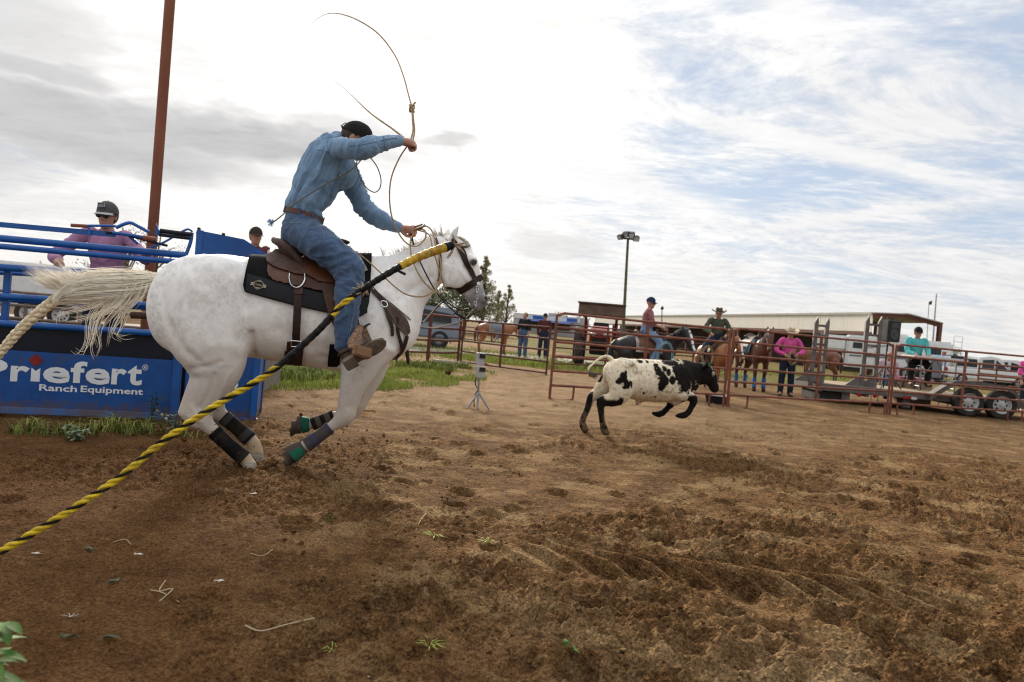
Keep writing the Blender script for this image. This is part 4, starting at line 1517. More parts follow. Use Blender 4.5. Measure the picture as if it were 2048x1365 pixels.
        for p, n in list(zip(pts, nr))[:len(S)][::-1]:
            pts.append(Vector((p.x, -p.y, p.z))); nr.append(Vector((n.x, -n.y, n.z)))
        b = B(); ribbon(b, pts, nr, wid, 0.010)
        return b.build(name, mat, sad, True)
    girth([(592, 684), (590, 705), (588, 724)], 0.115, dk, 'back_cinch')
    girth([(672, 688), (670, 704), (668, 722)], 0.085, felt, 'front_cinch')
    tb = B(); strap_on(tb, [(577, 700), (573, 722), (568, 735)], 12, 0.02, 0.006, 4)
    tb.build('billet_end', dk, sad, True)
    # fender hanging under the leg
    fb = B()
    rows = []
    for i in range(14):
        y = 570 + (660 - 570) * i / 13
        xl = np.interp(y, [570, 600, 640, 660], [640, 648, 660, 672]); xr = np.interp(y, [570, 600, 640, 660], [705, 706, 702, 700])
        rows.append([cast(xl + (xr - xl) * k / 6, y, 0.046)[0] for k in range(7)])
    fb.sheet(rows, 0.006).build('fender', lea2, sad, True)
    # near stirrup: strap, sides of tooled leather, tread
    st = B()
    leaf = [hp(712, 640, -0.36), hp(715, 655, -0.40), hp(716, 668, -0.42)]
    ribbon(st, leaf, [Vector((0.15, -1, 0.1))] * 3, 0.035, 0.012)
    st.build('stirrup_leather', dk, sad, True)
    sb = B()
    tl = [hp(720, 652, -0.44), hp(715, 668, -0.48), hp(708, 684, -0.52), hp(708, 697, -0.54)]
    ribbon(sb, tl, [Vector((-0.1, -1, 0.2))] * 4, [0.046, 0.060, 0.078, 0.082], 0.010)
    sb.build('stirrup_side', M('tooled_tan', (0.30, 0.18, 0.10), rough=0.55, c2=(0.10, 0.05, 0.028), scale=60, bump=0.9, bscale=140), sad, True)
    tr = B()
    c0, c1 = hp(708, 700, -0.56), hp(740, 709, -0.50)
    up = Vector((0.45, 0, 1)).normalized()
    tr.bar(c0, c1, 0.060, 0.074, Vector((-0.45, 0, 1)).normalized())
    tr.build('stirrup_tread', M('tread_leather', (0.23, 0.125, 0.06), rough=0.6, c2=(0.14, 0.07, 0.033), scale=14, bump=0.3, bscale=60), sad, True, bevel=0.008)
    s2 = B()
    tl = [hp(726, 652, -0.33), hp(735, 680, -0.33), hp(741, 708, -0.37)]
    ribbon(s2, tl, [Vector((-0.1, 1, 0))] * 3, [0.035, 0.055, 0.060], 0.010)
    s2.build('stirrup_side', MATS['tooled_tan'], sad, True)
    s3 = B(); s3.tube([hp(714, 648, -0.40), hp(722, 652, -0.425), hp(728, 656, -0.41), hp(735, 650, -0.40), hp(741, 648, -0.40)], [0.009, 0.009, 0.009, 0.009, 0.006], 6, True, 3, squash=0.5)
    s3.build('hobble_strap', dk, sad, True)

    # --- breast collar
    bc = empty('breast_collar', 'dark brown breast collar with stitched leather piece across the white horse chest', 'breast collar', HF.o, HF.h)
    b = B(); strap_on(b, [(738, 572), (752, 588), (768, 606), (780, 616)], [8, 9, 10, 12], 0.010, 0.006)
    b.build('shoulder_strap', dk, bc, True)
    b = B(); strap_on(b, [(774, 612), (790, 630), (806, 652), (814, 668)], [17, 24, 24, 12], 0.010, 0.008, 6)
    piece = b.build('collar_piece', M('studded_leather', (0.085, 0.055, 0.042), rough=0.6, c2=(0.055, 0.034, 0.026), scale=25, bump=0.4, bscale=80), bc, True)
    fb = B(); fb.v = [(p[0], -p[1], p[2]) for p in b.v]; fb.f = [q[::-1] for q in b.f]
    fb.build('collar_piece', MATS['studded_leather'], bc, True)
    b = B()
    for t in np.linspace(0, 1, 15):
        for off in (-1, 1):
            x = np.interp(t, [0, 0.4, 0.8, 1], [774, 790, 806, 813]); y = np.interp(t, [0, 0.4, 0.8, 1], [612, 630, 652, 666])
            wv = np.interp(t, [0, 0.4, 0.8, 1], [5.5, 9, 9, 4])
            h, n = cast(x + off * wv * 0.77, y - off * wv * 0.63, 0.019)
            b.ball(h, 0.0042, 6, 4)
    b.build('studs', M('tan_stitch', (0.30, 0.24, 0.19), rough=0.6), piece, True)
    b = B(); strap_on(b, [(768, 612), (774, 632), (781, 652), (783, 672)], [8, 8, 7, 6], 0.014, 0.005)
    b.build('hanging_strap', dk, bc, True)
    for k, ln in enumerate(([(793, 634), (793, 660), (797, 680), (800, 698)], [(795, 636), (796, 664), (801, 686), (804, 694)])):
        b = B(); strap_on(b, ln, 4, 0.018, 0.004); b.build('saddle_string', dk, bc, True)
    b = B(); h, n = cast(766, 611, 0.018)
    t1, t2 = n.orthogonal().normalized(), n.cross(n.orthogonal()).normalized()
    b.tube([h + (t1 * math.cos(a) + t2 * math.sin(a)) * 0.026 for a in np.linspace(0, 6.28, 20)], 0.005, 6, False)
    b.build('ring', steel, bc, True)
    b = B()
    e0 = cast(811, 668, 0.015)[0]
    b.tube([e0, hp(812, 690, -0.06), hp(815, 712, -0.08), hp(817, 730, -0.08)], [0.008, 0.012, 0.014, 0.008], 6, True, 3, squash=0.4)
    b.build('hanging_strap', dk, bc, True)
    b = B(); b.tube([e0, hp(808, 682, -0.08), hp(800, 702, -0.12), hp(792, 722, -0.15)], [0.006, 0.007, 0.007, 0.004], 6, True, 3, squash=0.5)
    b.build('hanging_strap', dk, bc, True)
    b = B(); strap_on(b, [(812, 672), (803, 700), (780, 728)], 9, 0.010, 0.006)
    b.build('centre_strap', dk, bc, True)

    # --- tie-down
    td = empty('tie_down', 'tie-down strap from breast collar to dark noseband', 'tie-down', HF.o, HF.h)
    b = B(); b.tube([e0, hp(832, 656, -0.02), hp(854, 637, -0.02), hp(876, 613, -0.02), hp(890, 601, -0.02)], [0.007] * 5, 6, True, 3, squash=0.5)
    b.build('strap', dk, td, True)
    b = B()
    b.tube([hp(846, 645, -0.03), hp(858, 632, -0.03), hp(874, 612, -0.03)], 0.005, 6, True, 3)
    b.build('strap_end', M('pale_cord', (0.40, 0.34, 0.27), rough=0.7), td, True)
    b = B(); strap_on(b, [(893, 597), (912, 586), (935, 573), (953, 561), (963, 552)], [14, 14, 14, 13, 12], 0.008, 0.007, 6, mirror=True)
    b.tube([hp(889, 601, -0.05), hp(887, 604, 0), hp(889, 601, 0.05)], 0.012, 8, True, 3)
    b.build('noseband', dk, td, True)

    # --- bridle
    br = empty('bridle', 'dark leather bridle with chain bit on the white horse head', 'bridle', HF.o, HF.h)
    b = B(); strap_on(b, [(905, 478), (913, 490), (922, 508), (937, 538), (953, 571)], [7, 7, 7, 7, 7], 0.008, 0.005, 6, mirror=True)
    b.build('headstall', dk, br, True)
    b = B(); strap_on(b, [(921, 494), (929, 508), (942, 540), (955, 570)], 6, 0.010, 0.005, 6)
    b.build('cheek_strap', dk, br, True)
    b = B(); strap_on(b, [(921, 494), (930, 494), (936, 492)], 6, 0.008, 0.004, 4)
    b.tube([hp(906, 477, -0.07), hp(903, 472, 0.0), hp(906, 477, 0.07)], 0.008, 6, True, 3)
    b.build('browband', dk, br, True)
    b = B(); strap_on(b, [(871, 478), (878, 500), (882, 530), (880, 552), (876, 562)], 5, 0.008, 0.006, 6)
    b.build('throat_latch', M('braided_brown', (0.12, 0.075, 0.055), rough=0.7, c2=(0.05, 0.03, 0.02), scale=120), br, True)
    b = B()
    for k in range(7):
        y = 574 + k * 6.5
        x = 954 - 0.8 * abs(3 - k) + 1.5 * math.sin(k * 2)
        h, n = cast(min(x, 958), min(y, 608), 0.012)
        h = h if y < 606 else hp(951, y, -0.06)
        t1 = Vector((1, 0, 0)); t2 = Vector((0, 0, 1)) if k % 2 else Vector((0, -1, 0.5)).normalized()
        b.tube([h + t1 * (0.010 * math.cos(a)) + t2 * (0.016 * math.sin(a)) for a in np.linspace(0, 6.28, 11)], 0.0032, 5, False)
    b.build('bit_chain', steel, br, True)
    b = B(); b.lathe([(0.014, -0.003), (0.016, 0), (0.014, 0.004)], 14, Matrix.Translation(cast(953, 569, 0.018)[0]) @ Matrix.Rotation(R(90), 4, 'X'))
    b.build('concho', steel, br, True)
    b = B(); b.tube([hp(948, 612, -0.07), hp(943, 622, -0.06), hp(936, 610, -0.05), hp(930, 598, -0.05), hp(928, 606, -0.05)], 0.004, 5, True, 3)
    b.tube([hp(924, 594, -0.05), hp(922, 605, -0.05)], 0.005, 5)
    b.build('curb_strap', dk, br, True)

    # --- reins, from the bit to the hand
    rn = empty('reins', 'dark reins and pale cord looping from the bit to the hand', 'reins', HF.o, HF.h)
    hand = hp(823, 470, 0.02)
    b = B(); b.tube([hand, hp(832, 505, -0.05), hp(843, 530, -0.12), hp(858, 560, -0.14), hp(873, 585, -0.12), hp(892, 608, -0.1), hp(912, 626, -0.08), hp(930, 637, -0.08), hp(944, 622, -0.08)], [0.0075] * 9, 6, True, 4, squash=0.6)
    b.build('rein', M('black_rein', (0.018, 0.015, 0.014), rough=0.6), rn, True)
    b = B(); b.tube([hand + Vector((0, 0.04, 0)), hp(828, 500, 0.10), hp(850, 545, 0.14), hp(874, 580, 0.12), hp(895, 605, 0.1), hp(922, 620, 0.08), hp(946, 615, 0.07)], 0.006, 6, True, 4)
    b.build('rein', MATS['black_rein'], rn, True)
    b = B(); b.tube([cast(744, 578, 0.014)[0], cast(775, 602, 0.012)[0], cast(812, 634, 0.012)[0], hp(832, 651, -0.05), hp(865, 656, -0.06), hp(887, 652, -0.06), hp(920, 643, -0.08), hp(936, 632, -0.08), hp(947, 618, -0.08)], 0.0055, 6, True, 5)
    b.build('cord', MATS['pale_cord'], rn, True)
    b = B(); b.tube([hp(905, 632, -0.07), hp(918, 618, -0.07), hp(930, 612, -0.07), hp(946, 618, -0.08)], 0.004, 5, True, 3)
    b.tube([hp(893, 606, -0.06), hp(905, 612, -0.06), hp(918, 620, -0.06), hp(934, 622, -0.06)], 0.004, 5, True, 3)
    b.tube([hp(910, 626, -0.09), hp(932, 638, -0.09)], 0.011, 6)
    b.build('cord_knot', MATS['black_rein'], rn, True)


def text_mesh(s, size, mat, depth=0.002, bold=0.0, shear=0.0):
    cu = bpy.data.curves.new('text_' + s[:4], 'FONT')
    cu.body = s; cu.size = size; cu.extrude = depth; cu.offset = bold; cu.shear = shear; cu.resolution_u = 3
    tmp = bpy.data.objects.new('lettering_tmp', cu)
    COL.objects.link(tmp)
    dg = bpy.context.evaluated_depsgraph_get()
    me = bpy.data.meshes.new_from_object(tmp.evaluated_get(dg))
    bpy.data.objects.remove(tmp)
    bpy.data.curves.remove(cu)
    me.materials.clear(); me.materials.append(mat)
    return link('lettering', me)


def fit_text(o, width):
    xs = [v.co.x for v in o.data.vertices]
    f = width / (max(xs) - min(xs)); x0 = min(xs)
    for v in o.data.vertices:
        v.co.x = (v.co.x - x0) * f


build_tack()
# ================================================================ people
SKIN = lambda: M('skin', (0.40, 0.21, 0.14), rough=0.55, c2=(0.32, 0.155, 0.10), scale=14, bump=0.15, bscale=120, spec=0.35, subs=0.08)


def frame_rows(fwd, up=(0, 0, 1)):
    """rows: forward, left, up"""
    f = Vector(fwd).normalized()
    u = Vector(up)
    l = u.cross(f).normalized()
    u = f.cross(l).normalized()
    return np.array([f, l, u])


def head_into(v, c, fwd, s=1.0, up=(0, 0, 1), k=0.012):
    """skull, jaw, nose, brow, lips, ears; c is the middle of the head"""
    r = frame_rows(fwd, up)
    c = np.array(c, float)
    P = lambda f, l, u: c + (r[0] * f + r[1] * l + r[2] * u) * s
    v.ball(P(-0.012, 0, 0.030), (0.098 * s, 0.077 * s, 0.092 * s), k=k, rot=r)
    v.ball(P(0.022, 0, -0.045), (0.066 * s, 0.060 * s, 0.075 * s), k=0.03 * s, rot=r)
    v.ball(P(0.060, 0, -0.092), (0.028 * s, 0.030 * s, 0.024 * s), k=0.025 * s, rot=r)
    v.chain([P(0.088, 0, 0.012), P(0.104, 0, -0.018), P(0.100, 0, -0.030)], [0.010 * s, 0.013 * s, 0.015 * s], k=0.012 * s, sub=2)
    v.ball(P(0.084, 0, -0.062), (0.014 * s, 0.026 * s, 0.011 * s), k=0.010 * s, rot=r)
    for q in (-1, 1):
        v.ball(P(0.078, q * 0.032, 0.022), (0.016 * s, 0.026 * s, 0.010 * s), k=0.012 * s, rot=r)
        v.ball(P(0.089, q * 0.031, 0.002), (0.012 * s, 0.015 * s, 0.010 * s), k=0.008 * s, rot=r, sub_op=True)
        v.ball(P(-0.008, q * 0.078, -0.008), (0.020 * s, 0.010 * s, 0.033 * s), k=0.008 * s, rot=r)
    return P, r


def cap_build(parent, P, s, mat, brim=None, badge=None, front=1.0):
    """a baseball cap; P maps head coordinates"""
    rows = []
    n, m = 28, 9
    for i in range(m):
        th = i / (m - 1) * R(92)
        row = []
        for k in range(n + 1):
            a = 2 * math.pi * k / n
            f, l, u = math.sin(th) * math.cos(a), math.sin(th) * math.sin(a), math.cos(th)
            tall = 1.0 + 0.10 * max(0, math.cos(a)) * math.sin(th)
            row.append(P(-0.012 + 0.112 * f, 0.089 * l, 0.038 + 0.108 * u * tall))
        rows.append(row)
    o = B().sheet(rows, -0.004 * s).build('cap', mat, parent, True, sharp=60)
    b = B()
    rows = []
    for i in range(6):
        t = i / 5
        row = []
        for k in range(11):
            a = (k / 10 - 0.5) * R(116)
            rad = 0.108 + 0.075 * t * (math.cos(a) ** 0.5)
            row.append(P((-0.012 + rad * math.cos(a)) * front if front > 0 else -(0.012 + rad * math.cos(a)), 0.089 / 0.112 * (0.112 + 0.02 * t) * math.sin(a), 0.040 - 0.012 * t + 0.014 * math.cos(a) * t - 0.02 * t))
        rows.append(row)
    b.sheet(rows, 0.005 * s)
    b.build('brim', brim or mat, o, True, sharp=60)
    B().ball(P(-0.012, 0, 0.147), 0.007 * s, 8, 5).build('button', mat, o, True)
    return o


def hat_build(parent, P, s, mat):
    """a western hat with a creased crown and curled brim"""
    rows = []
    n = 32
    prof = [(0.030, 0.150), (0.062, 0.152), (0.080, 0.140), (0.090, 0.095), (0.098, 0.050), (0.104, 0.045), (0.150, 0.040), (0.195, 0.040)]
    for (r, u) in prof:
        row = []
        for k in range(n + 1):
            a = 2 * math.pi * k / n
            ca, sa = math.cos(a), math.sin(a)
            du = 0
            if r < 0.085: du -= 0.028 * (1 - abs(sa)) * (1 if r < 0.07 else 0.3)
            if r > 0.11: du += (r - 0.105) * (0.62 * sa * sa - 0.25 * ca * ca)
            row.append(P(-0.012 + r * 1.12 * ca, r * 0.95 * sa, u + du))
        rows.append(row)
    rows.insert(0, [P(-0.012, 0, 0.128)] * (n + 1))
    o = B().sheet(rows, 0.004 * s).build('hat', mat, parent, True, sharp=70)
    band = B()
    band.tube([P(-0.012 + 0.1115 * math.cos(a), 0.095 * math.sin(a), 0.055) for a in np.linspace(0, 2 * math.pi, 28)], 0.006 * s, 6, False)
    band.build('hat_band', M('hat_band', (0.03, 0.02, 0.015), rough=0.6), o, True)
    return o


def fist_into(v, wrist, palm_dir, knuckle_up, s=1.0, side=1):
    """a closed hand: palm, four curled fingers of unequal length, thumb across them"""
    f = Vector(palm_dir).normalized()
    u = Vector(knuckle_up)
    u = (u - f * u.dot(f)).normalized()
    l = u.cross(f)
    w = Vector(wrist)
    P = lambda a, b, c: w + (f * a + l * b + u * c) * s
    v.chain([P(0, 0, 0), P(0.045, 0, 0.004), P(0.078, 0, 0.004)], [0.026 * s, 0.030 * s, 0.032 * s], k=0.012)
    for i, (b, L) in enumerate(((-0.030, 0.90), (-0.010, 1.0), (0.010, 0.95), (0.029, 0.80))):
        v.chain([P(0.080, b, 0.012), P(0.080 + 0.036 * L, b * 1.05, 0.004), P(0.082 + 0.036 * L, b * 1.05, -0.026), P(0.086, b, -0.040), P(0.070, b, -0.026)],
                [0.0105 * s, 0.0105 * s, 0.0100 * s, 0.0092 * s, 0.0085 * s], k=0.003, sub=2)
    sg = -side
    v.chain([P(0.022, sg * 0.030, -0.006), P(0.055, sg * 0.046, -0.022), P(0.085, sg * 0.036, -0.036), P(0.104, sg * 0.014, -0.040)], [0.014 * s, 0.0125 * s, 0.011 * s, 0.009 * s], k=0.006, sub=2)
    return P


def fold(V, amp, fr, seed=0.0, dirv=(1, 0.4, 2.2)):
    """creases of cloth"""
    x, y, z = V[:, 0] * dirv[0] * fr, V[:, 1] * dirv[1] * fr, V[:, 2] * dirv[2] * fr
    w = fbm(x * 0.5 + seed, y * 0.5, z * 0.5, octv=2)
    n = fbm(x + 3 * w + seed, y - seed, z + 3 * w, octv=3)
    rid = 1 - np.abs(2 * n - 1)
    return amp * (rid ** 2 - 0.45)


def build_rider():
    root = empty('person', 'rider in denim shirt and jeans swinging a rope on the white horse', 'person', HF.o, HF.h)
    ph = lambda a, c, l=0.0: hp(a, c, l)
    px = HF.mpp(640, 400, 0)
    fl = lambda q: Vector((q[0], -q[1], q[2]))
    # joints
    J = dict(pel=ph(606, 462, -0.02), waist=ph(612, 428, -0.02), mid=ph(634, 372, -0.02), chest=ph(654, 325, -0.02), neck=ph(676, 288, -0.02), head=ph(711, 283, -0.02))
    shn, shf = ph(676, 300, -0.20), ph(692, 338, 0.16)
    eln, wrn = ph(729, 297, -0.40), ph(800, 283, -0.26)
    elf, wrf = ph(744, 430, 0.14), ph(801, 457, 0.04)
    leg_n = [ph(606, 466, -0.12), ph(648, 494, -0.28), ph(697, 541, -0.34), ph(694, 612, -0.385), ph(688, 690, -0.40)]
    leg_f = [fl(p) for p in leg_n]
    hdir = Vector((1.0, -0.25, -0.45))
    hup = Vector((0.42, 0.05, 1.0))
    lo = [min(p.x for p in (leg_n + [J['waist']])) - 0.35, -0.62, 0.60]
    hi = [wrn.x + 0.32, 0.62, 2.62]
    v = Vol(lo, hi, 0.0085)
    P, hr = head_into(v, J['head'], hdir, 1.04, hup)
    v.chain([J['neck'], J['head'] + Vector((-0.02, 0, -0.03))], [0.062, 0.058], k=0.02)
    v.chain([J['pel'], J['waist'], J['mid'], J['chest'], J['neck']], [0.11, 0.10, 0.115, 0.105, 0.052], [1.1, 1.1, 1.1, 1.1, 1.0], k=0.02)
    for sh, el, wr in ((shn, eln, wrn), (shf, elf, wrf)):
        v.chain([J['chest'].lerp(sh, 0.5), sh, el, wr], [0.05, 0.046, 0.036, 0.025], k=0.015)
    for lg in (leg_n, leg_f):
        v.chain([J['pel']] + lg, [0.09, 0.085, 0.085, 0.062, 0.058, 0.045], k=0.03)
    fist_into(v, wrn, Vector((1, 0.25, -0.02)), Vector((0.1, -0.75, 0.7)), 1.0, -1)
    fist_into(v, wrf, Vector((1, -0.15, -0.06)), Vector((0, -0.9, 0.5)), 1.0, 1)
    skin_object('body', v, SKIN(), root, None, 1)
    # hair at the nape
    hv = Vol(J['head'] - Vector((0.2, 0.2, 0.2)), J['head'] + Vector((0.2, 0.2, 0.2)), 0.008)
    hv.ball(P(-0.018, 0, 0.020), (0.108, 0.087, 0.100), rot=hr)
    hv.ball(P(0.075, 0, -0.03), (0.085, 0.13, 0.15), k=0.01, rot=hr, sub_op=True)
    hv.cut(P(0, 0, -0.045), -hr[2])
    skin_object('hair', hv, M('dark_hair', (0.045, 0.030, 0.020), rough=0.7, scale=60, bump=0.6, bscale=200), root, None, 1)
    cap = cap_build(root, lambda f, l, u: Vector(P(f, l, u - 0.006)), 1.04, M('black_cap', (0.008, 0.007, 0.0065), spec=0.15, rough=0.85, c2=(0.014, 0.012, 0.011), scale=30, bump=0.3, bscale=200))
    b = B()
    b.tube([Vector(P(-0.125, l, 0.045 + 0.040 * math.cos(l / 0.04 * 1.5))) for l in np.linspace(-0.042, 0.042, 11)], 0.004, 6)
    b.tube([Vector(P(-0.124, l, 0.038)) for l in (-0.05, 0.0, 0.05)], 0.008, 6)
    b.build('cap_strap', M('grey_strap', (0.25, 0.24, 0.23), rough=0.7), cap, True)
    # shirt
    sv = Vol(lo, hi, 0.0085)
    sv.chain([ph(607, 428, -0.02), ph(612, 412, -0.02), ph(632, 370, -0.02), ph(652, 328, -0.02), ph(665, 301, -0.02)], [0.112, 0.118, 0.145, 0.152, 0.112], [1.12, 1.12, 1.15, 1.2, 1.2], k=0.03)
    sv.chain([ph(655, 322, -0.10), shn, ph(700, 299, -0.31), eln, ph(762, 288, -0.34), ph(796, 282, -0.265)], [0.09, 0.072, 0.068, 0.067, 0.055, 0.042], k=0.04)
    sv.chain([ph(668, 330, 0.06), ph(696, 352, 0.16), ph(718, 396, 0.17), elf, ph(772, 447, 0.10), ph(797, 456, 0.045)], [0.09, 0.080, 0.068, 0.060, 0.050, 0.039], k=0.04)
    sv.ball(ph(690, 345, -0.02), (0.07, 0.12, 0.11), k=0.06)
    sv.chain([ph(668, 286, -0.08), ph(675, 275, -0.02), ph(686, 290, 0.06)], [0.026, 0.030, 0.024], k=0.02)     # collar
    sv.ball(ph(634, 430, -0.05), (0.035, 0.08, 0.018), k=0.03)                                             # loose hem in front
    V0 = J['pel']

    def shirt_fold(V):
        t = np.array((ph(655, 318) - ph(612, 420)).normalized())
        n = np.array((t[2], 0, -t[0]))
        w = V + 0.03 * (fbm(V[:, 0] * 6, V[:, 1] * 6, V[:, 2] * 6, octv=2)[:, None] - 0.5)
        T = np.stack([w @ n, w[:, 1], w @ t], 1)
        arm = np.maximum(blob(V, eln, 0.34), blob(V, elf, 0.30))
        pleat = fold(T, 0.034, 7.5, 2.0, (2.3, 1.3, 0.30)) + fold(T, 0.010, 15, 7.0, (1.6, 1.0, 0.35))
        cuffs = fold(V, 0.022, 7.0, 1.0, (1.9, 0.5, 0.8)) + fold(V, 0.008, 15, 5.0, (1.6, 0.6, 0.9))
        a = pleat * (1 - arm) + cuffs * arm
        bag = 0.014 * np.exp(-((V[:, 2] - ph(600, 405, 0).z) / 0.05) ** 2)
        hem = np.minimum(np.linalg.norm(V - np.array(wrn), axis=1), np.linalg.norm(V - np.array(wrf), axis=1))
        return a * (0.12 + 0.88 * sstep(hem, 0.04, 0.20)) + bag
    den = M('denim_shirt', (0.160, 0.255, 0.365), rough=0.85, c2=(0.120, 0.200, 0.300), scale=6, bump=0.35, bscale=260, spec=0.15, sheen=0.2, speck=((0.21, 0.31, 0.42), 160, 0.56, 0.3))
    so, SV, SQ = skin_object('shirt', sv, den, root, None, 1, shirt_fold)
    sb = BVHTree.FromPolygons([tuple(p) for p in SV], [tuple(q) for q in SQ])

    def onto(a, c, off, tree=sb):
        o = HF.loc(EYE); d = (HF.loc(EYE + ray(a, c)) - o).normalized()
        h, n, i, t = tree.ray_cast(o, d)
        if h is None:
            h, n, i, t = tree.find_nearest(hp(a, c, -0.2))
        if n.dot(d) > 0: n = -n
        return h + n * off, n
    # pocket flap, placket seams, cuff with buttons
    seam = M('seam_denim', (0.095, 0.155, 0.235), rough=0.9)
    b = B()
    for ln in ([(655, 283), (656, 300), (662, 316)], [(700, 293), (735, 288), (770, 280), (794, 277)], [(632, 300), (650, 303), (660, 308)], [(677, 352), (684, 361), (693, 355)], [(767, 272), (768, 284), (770, 300)]):
        pts = [onto(a, c, 0.0012)[0] for a, c in spline_px(ln, 8)]
        B().tube(pts, 0.0019, 4, False).build('seam', seam, so, True)
    pr = M('pearl_snap', (0.62, 0.62, 0.60), rough=0.25)
    for (a, c) in ((773, 277), (780, 276), (787, 275), (751, 283), (681, 352)):
        h, n = onto(a, c, 0.002)
        B().ball(h, 0.006, 8, 5).build('snap', pr, so, True)
    # jeans
    jv = Vol([lo[0], -0.62, 0.55], [leg_n[2].x + 0.35, 0.62, J['waist'].z + 0.1], 0.0085)
    jv.chain([ph(610, 434, -0.02), ph(604, 452, -0.02), ph(602, 474, -0.02)], [0.122, 0.132, 0.136], [1.15, 1.2, 1.15], k=0.03)
    for sg in (1, -1):
        lg = [Vector((p.x, p.y * sg if sg > 0 else -p.y, p.z)) for p in leg_n]
        jv.chain([J['pel'] + Vector((0, -0.08 * sg, -0.02)), lg[0], lg[1], lg[2], lg[3], lg[4]], [0.112, 0.120, 0.115, 0.096, 0.080, 0.064], [1, 1, 0.9, 0.9, 0.9, 0.9], k=0.04, sub=4)
        jv.ball(lg[2] + Vector((0.005, 0, 0.0)), (0.092, 0.080, 0.096), k=0.03)
    jv.cut(ph(612, 424, -0.02), (0.22, 0, 1))
    jean = M('blue_jeans', (0.062, 0.104, 0.180), rough=0.88, c2=(0.036, 0.062, 0.115), scale=5, bump=0.35, bscale=260, spec=0.15, sheen=0.15, speck=((0.15, 0.20, 0.28), 180, 0.56, 0.3))

    def jfold(V):
        knee = np.array(leg_n[2])
        d = np.linalg.norm(V - knee, axis=1)
        return fold(V, 0.016, 6, 3.0, (1.4, 0.6, 1.3)) + fold(V, 0.018, 8, 8.0, (1.0, 0.6, 1.9)) * (0.4 + 0.6 * sstep(d, 0.35, 0.1))
    jo, JV, JQ = skin_object('jeans', jv, jean, root, None, 1, jfold)
    jb = BVHTree.FromPolygons([tuple(p) for p in JV], [tuple(q) for q in JQ])
    b = B()
    for ln in ([(712, 575), (708, 620), (700, 665), (694, 690)], [(600, 452), (592, 462), (588, 475)], [(619, 440), (640, 455), (650, 470)], [(570, 448), (590, 446), (612, 449)]):
        B().tube([onto(a, c, 0.001, jb)[0] for a, c in spline_px(ln, 8)], 0.0022, 4, False).build('stitching', M('jean_stitch', (0.20, 0.22, 0.26), rough=0.9), jo, True)
    # belt
    bp, bn = [], []
    bc = ph(608, 432, -0.02)
    tl = Vector((0.20, 0, 1)).normalized()
    for k in range(41):
        a = 2 * math.pi * k / 40
        bp.append(bc + Vector((math.cos(a) * 0.140, math.sin(a) * 0.160, -0.20 * math.cos(a) * 0.142)))
        bn.append(Vector((math.cos(a), math.sin(a), 0)))
    b = B()
    rows = [[p - tl * 0.017, p + tl * 0.017] for p in bp]
    b.sheet(rows, 0.004).build('belt', M('belt_leather', (0.135, 0.048, 0.022), rough=0.5, c2=(0.085, 0.03, 0.015), scale=12, bump=0.2, bscale=90), root, True)
    for a in (205, 262, 300, 345):
        a = R(a)
        p = bc + Vector((math.cos(a) * 0.146, math.sin(a) * 0.166, -0.20 * math.cos(a) * 0.142))
        B().bar(p - tl * 0.026, p + tl * 0.026, 0.014, 0.006, Vector((math.cos(a), math.sin(a), 0))).build('belt_loop', jean, jo)
    # boots
    bm_ = M('boot_leather', (0.115, 0.075, 0.047), rough=0.65, c2=(0.065, 0.040, 0.026), scale=10, bump=0.3, bscale=80)
    sole = M('boot_sole', (0.17, 0.13, 0.095), rough=0.8, c2=(0.080, 0.058, 0.042), scale=14, bump=0.3, bscale=60)
    for sg in (1, -1):
        q = (lambda p: p) if sg > 0 else fl
        bv = Vol([ph(660, 700, -0.4).x, -0.62 if sg > 0 else 0.2, 0.55], [ph(800, 700, -0.4).x, -0.15 if sg > 0 else 0.62, 1.15], 0.008)
        bv.chain([q(ph(690, 688, -0.40)), q(ph(693, 704, -0.41)), q(ph(700, 716, -0.42))], [0.055, 0.054, 0.050], k=0.02)
        bv.chain([q(ph(698, 716, -0.42)), q(ph(722, 704, -0.44)), q(ph(746, 692, -0.45)), q(ph(763, 682, -0.455))], [0.044, 0.045, 0.040, 0.022], [1, 1, 1, 1], k=0.02)
        o, _, _ = skin_object('boot', bv, bm_, root, None, 1)
        # sole turned to the viewer: toe plate and heel block
        ux = (ph(769, 678, -0.47) - ph(690, 722, -0.47)).normalized()
        nz = Vector((0.22, -0.86, -0.46)).normalized()
        nz = (nz - ux * nz.dot(ux)).normalized()
        wy = nz.cross(ux)
        c = ph(728, 703, -0.462) + nz * 0.020
        out = []
        for (a, w) in ((-0.160, 0.028), (-0.150, 0.040), (-0.11, 0.043), (-0.05, 0.038), (0.0, 0.047), (0.06, 0.056), (0.11, 0.050), (0.150, 0.030), (0.166, 0.0)):
            out.append((a, w))
        poly = [c + ux * a + wy * w for a, w in out] + [c + ux * a - wy * w for a, w in out[-2::-1]]
        b = B(); b.prism([q(p) for p in (poly if sg > 0 else poly[::-1])], q(nz) , 0.010)
        b.build('sole', sole, o)
        hp_ = [c + nz * 0.010 + ux * a + wy * w for a, w in ((-0.162, 0.026), (-0.152, 0.041), (-0.075, 0.043))]
        hp_ += [c + nz * 0.010 + ux * a - wy * w for a, w in ((-0.075, 0.043), (-0.152, 0.041), (-0.162, 0.026))]
        b = B(); b.prism([q(p) for p in (hp_ if sg > 0 else hp_[::-1])], q(nz), 0.032)
        b.build('heel', sole, o)
        sp_ = B(); sp_.tube([q(ph(678, 706, -0.36)), q(ph(676, 712, -0.42)), q(ph(682, 708, -0.46)), q(ph(700, 700, -0.47))], 0.006, 6, True, 3)
        sp_.build('spur_strap', M('dark_leather', (0.05, 0.03, 0.02)), o, True)
    return root, J, wrn, wrf


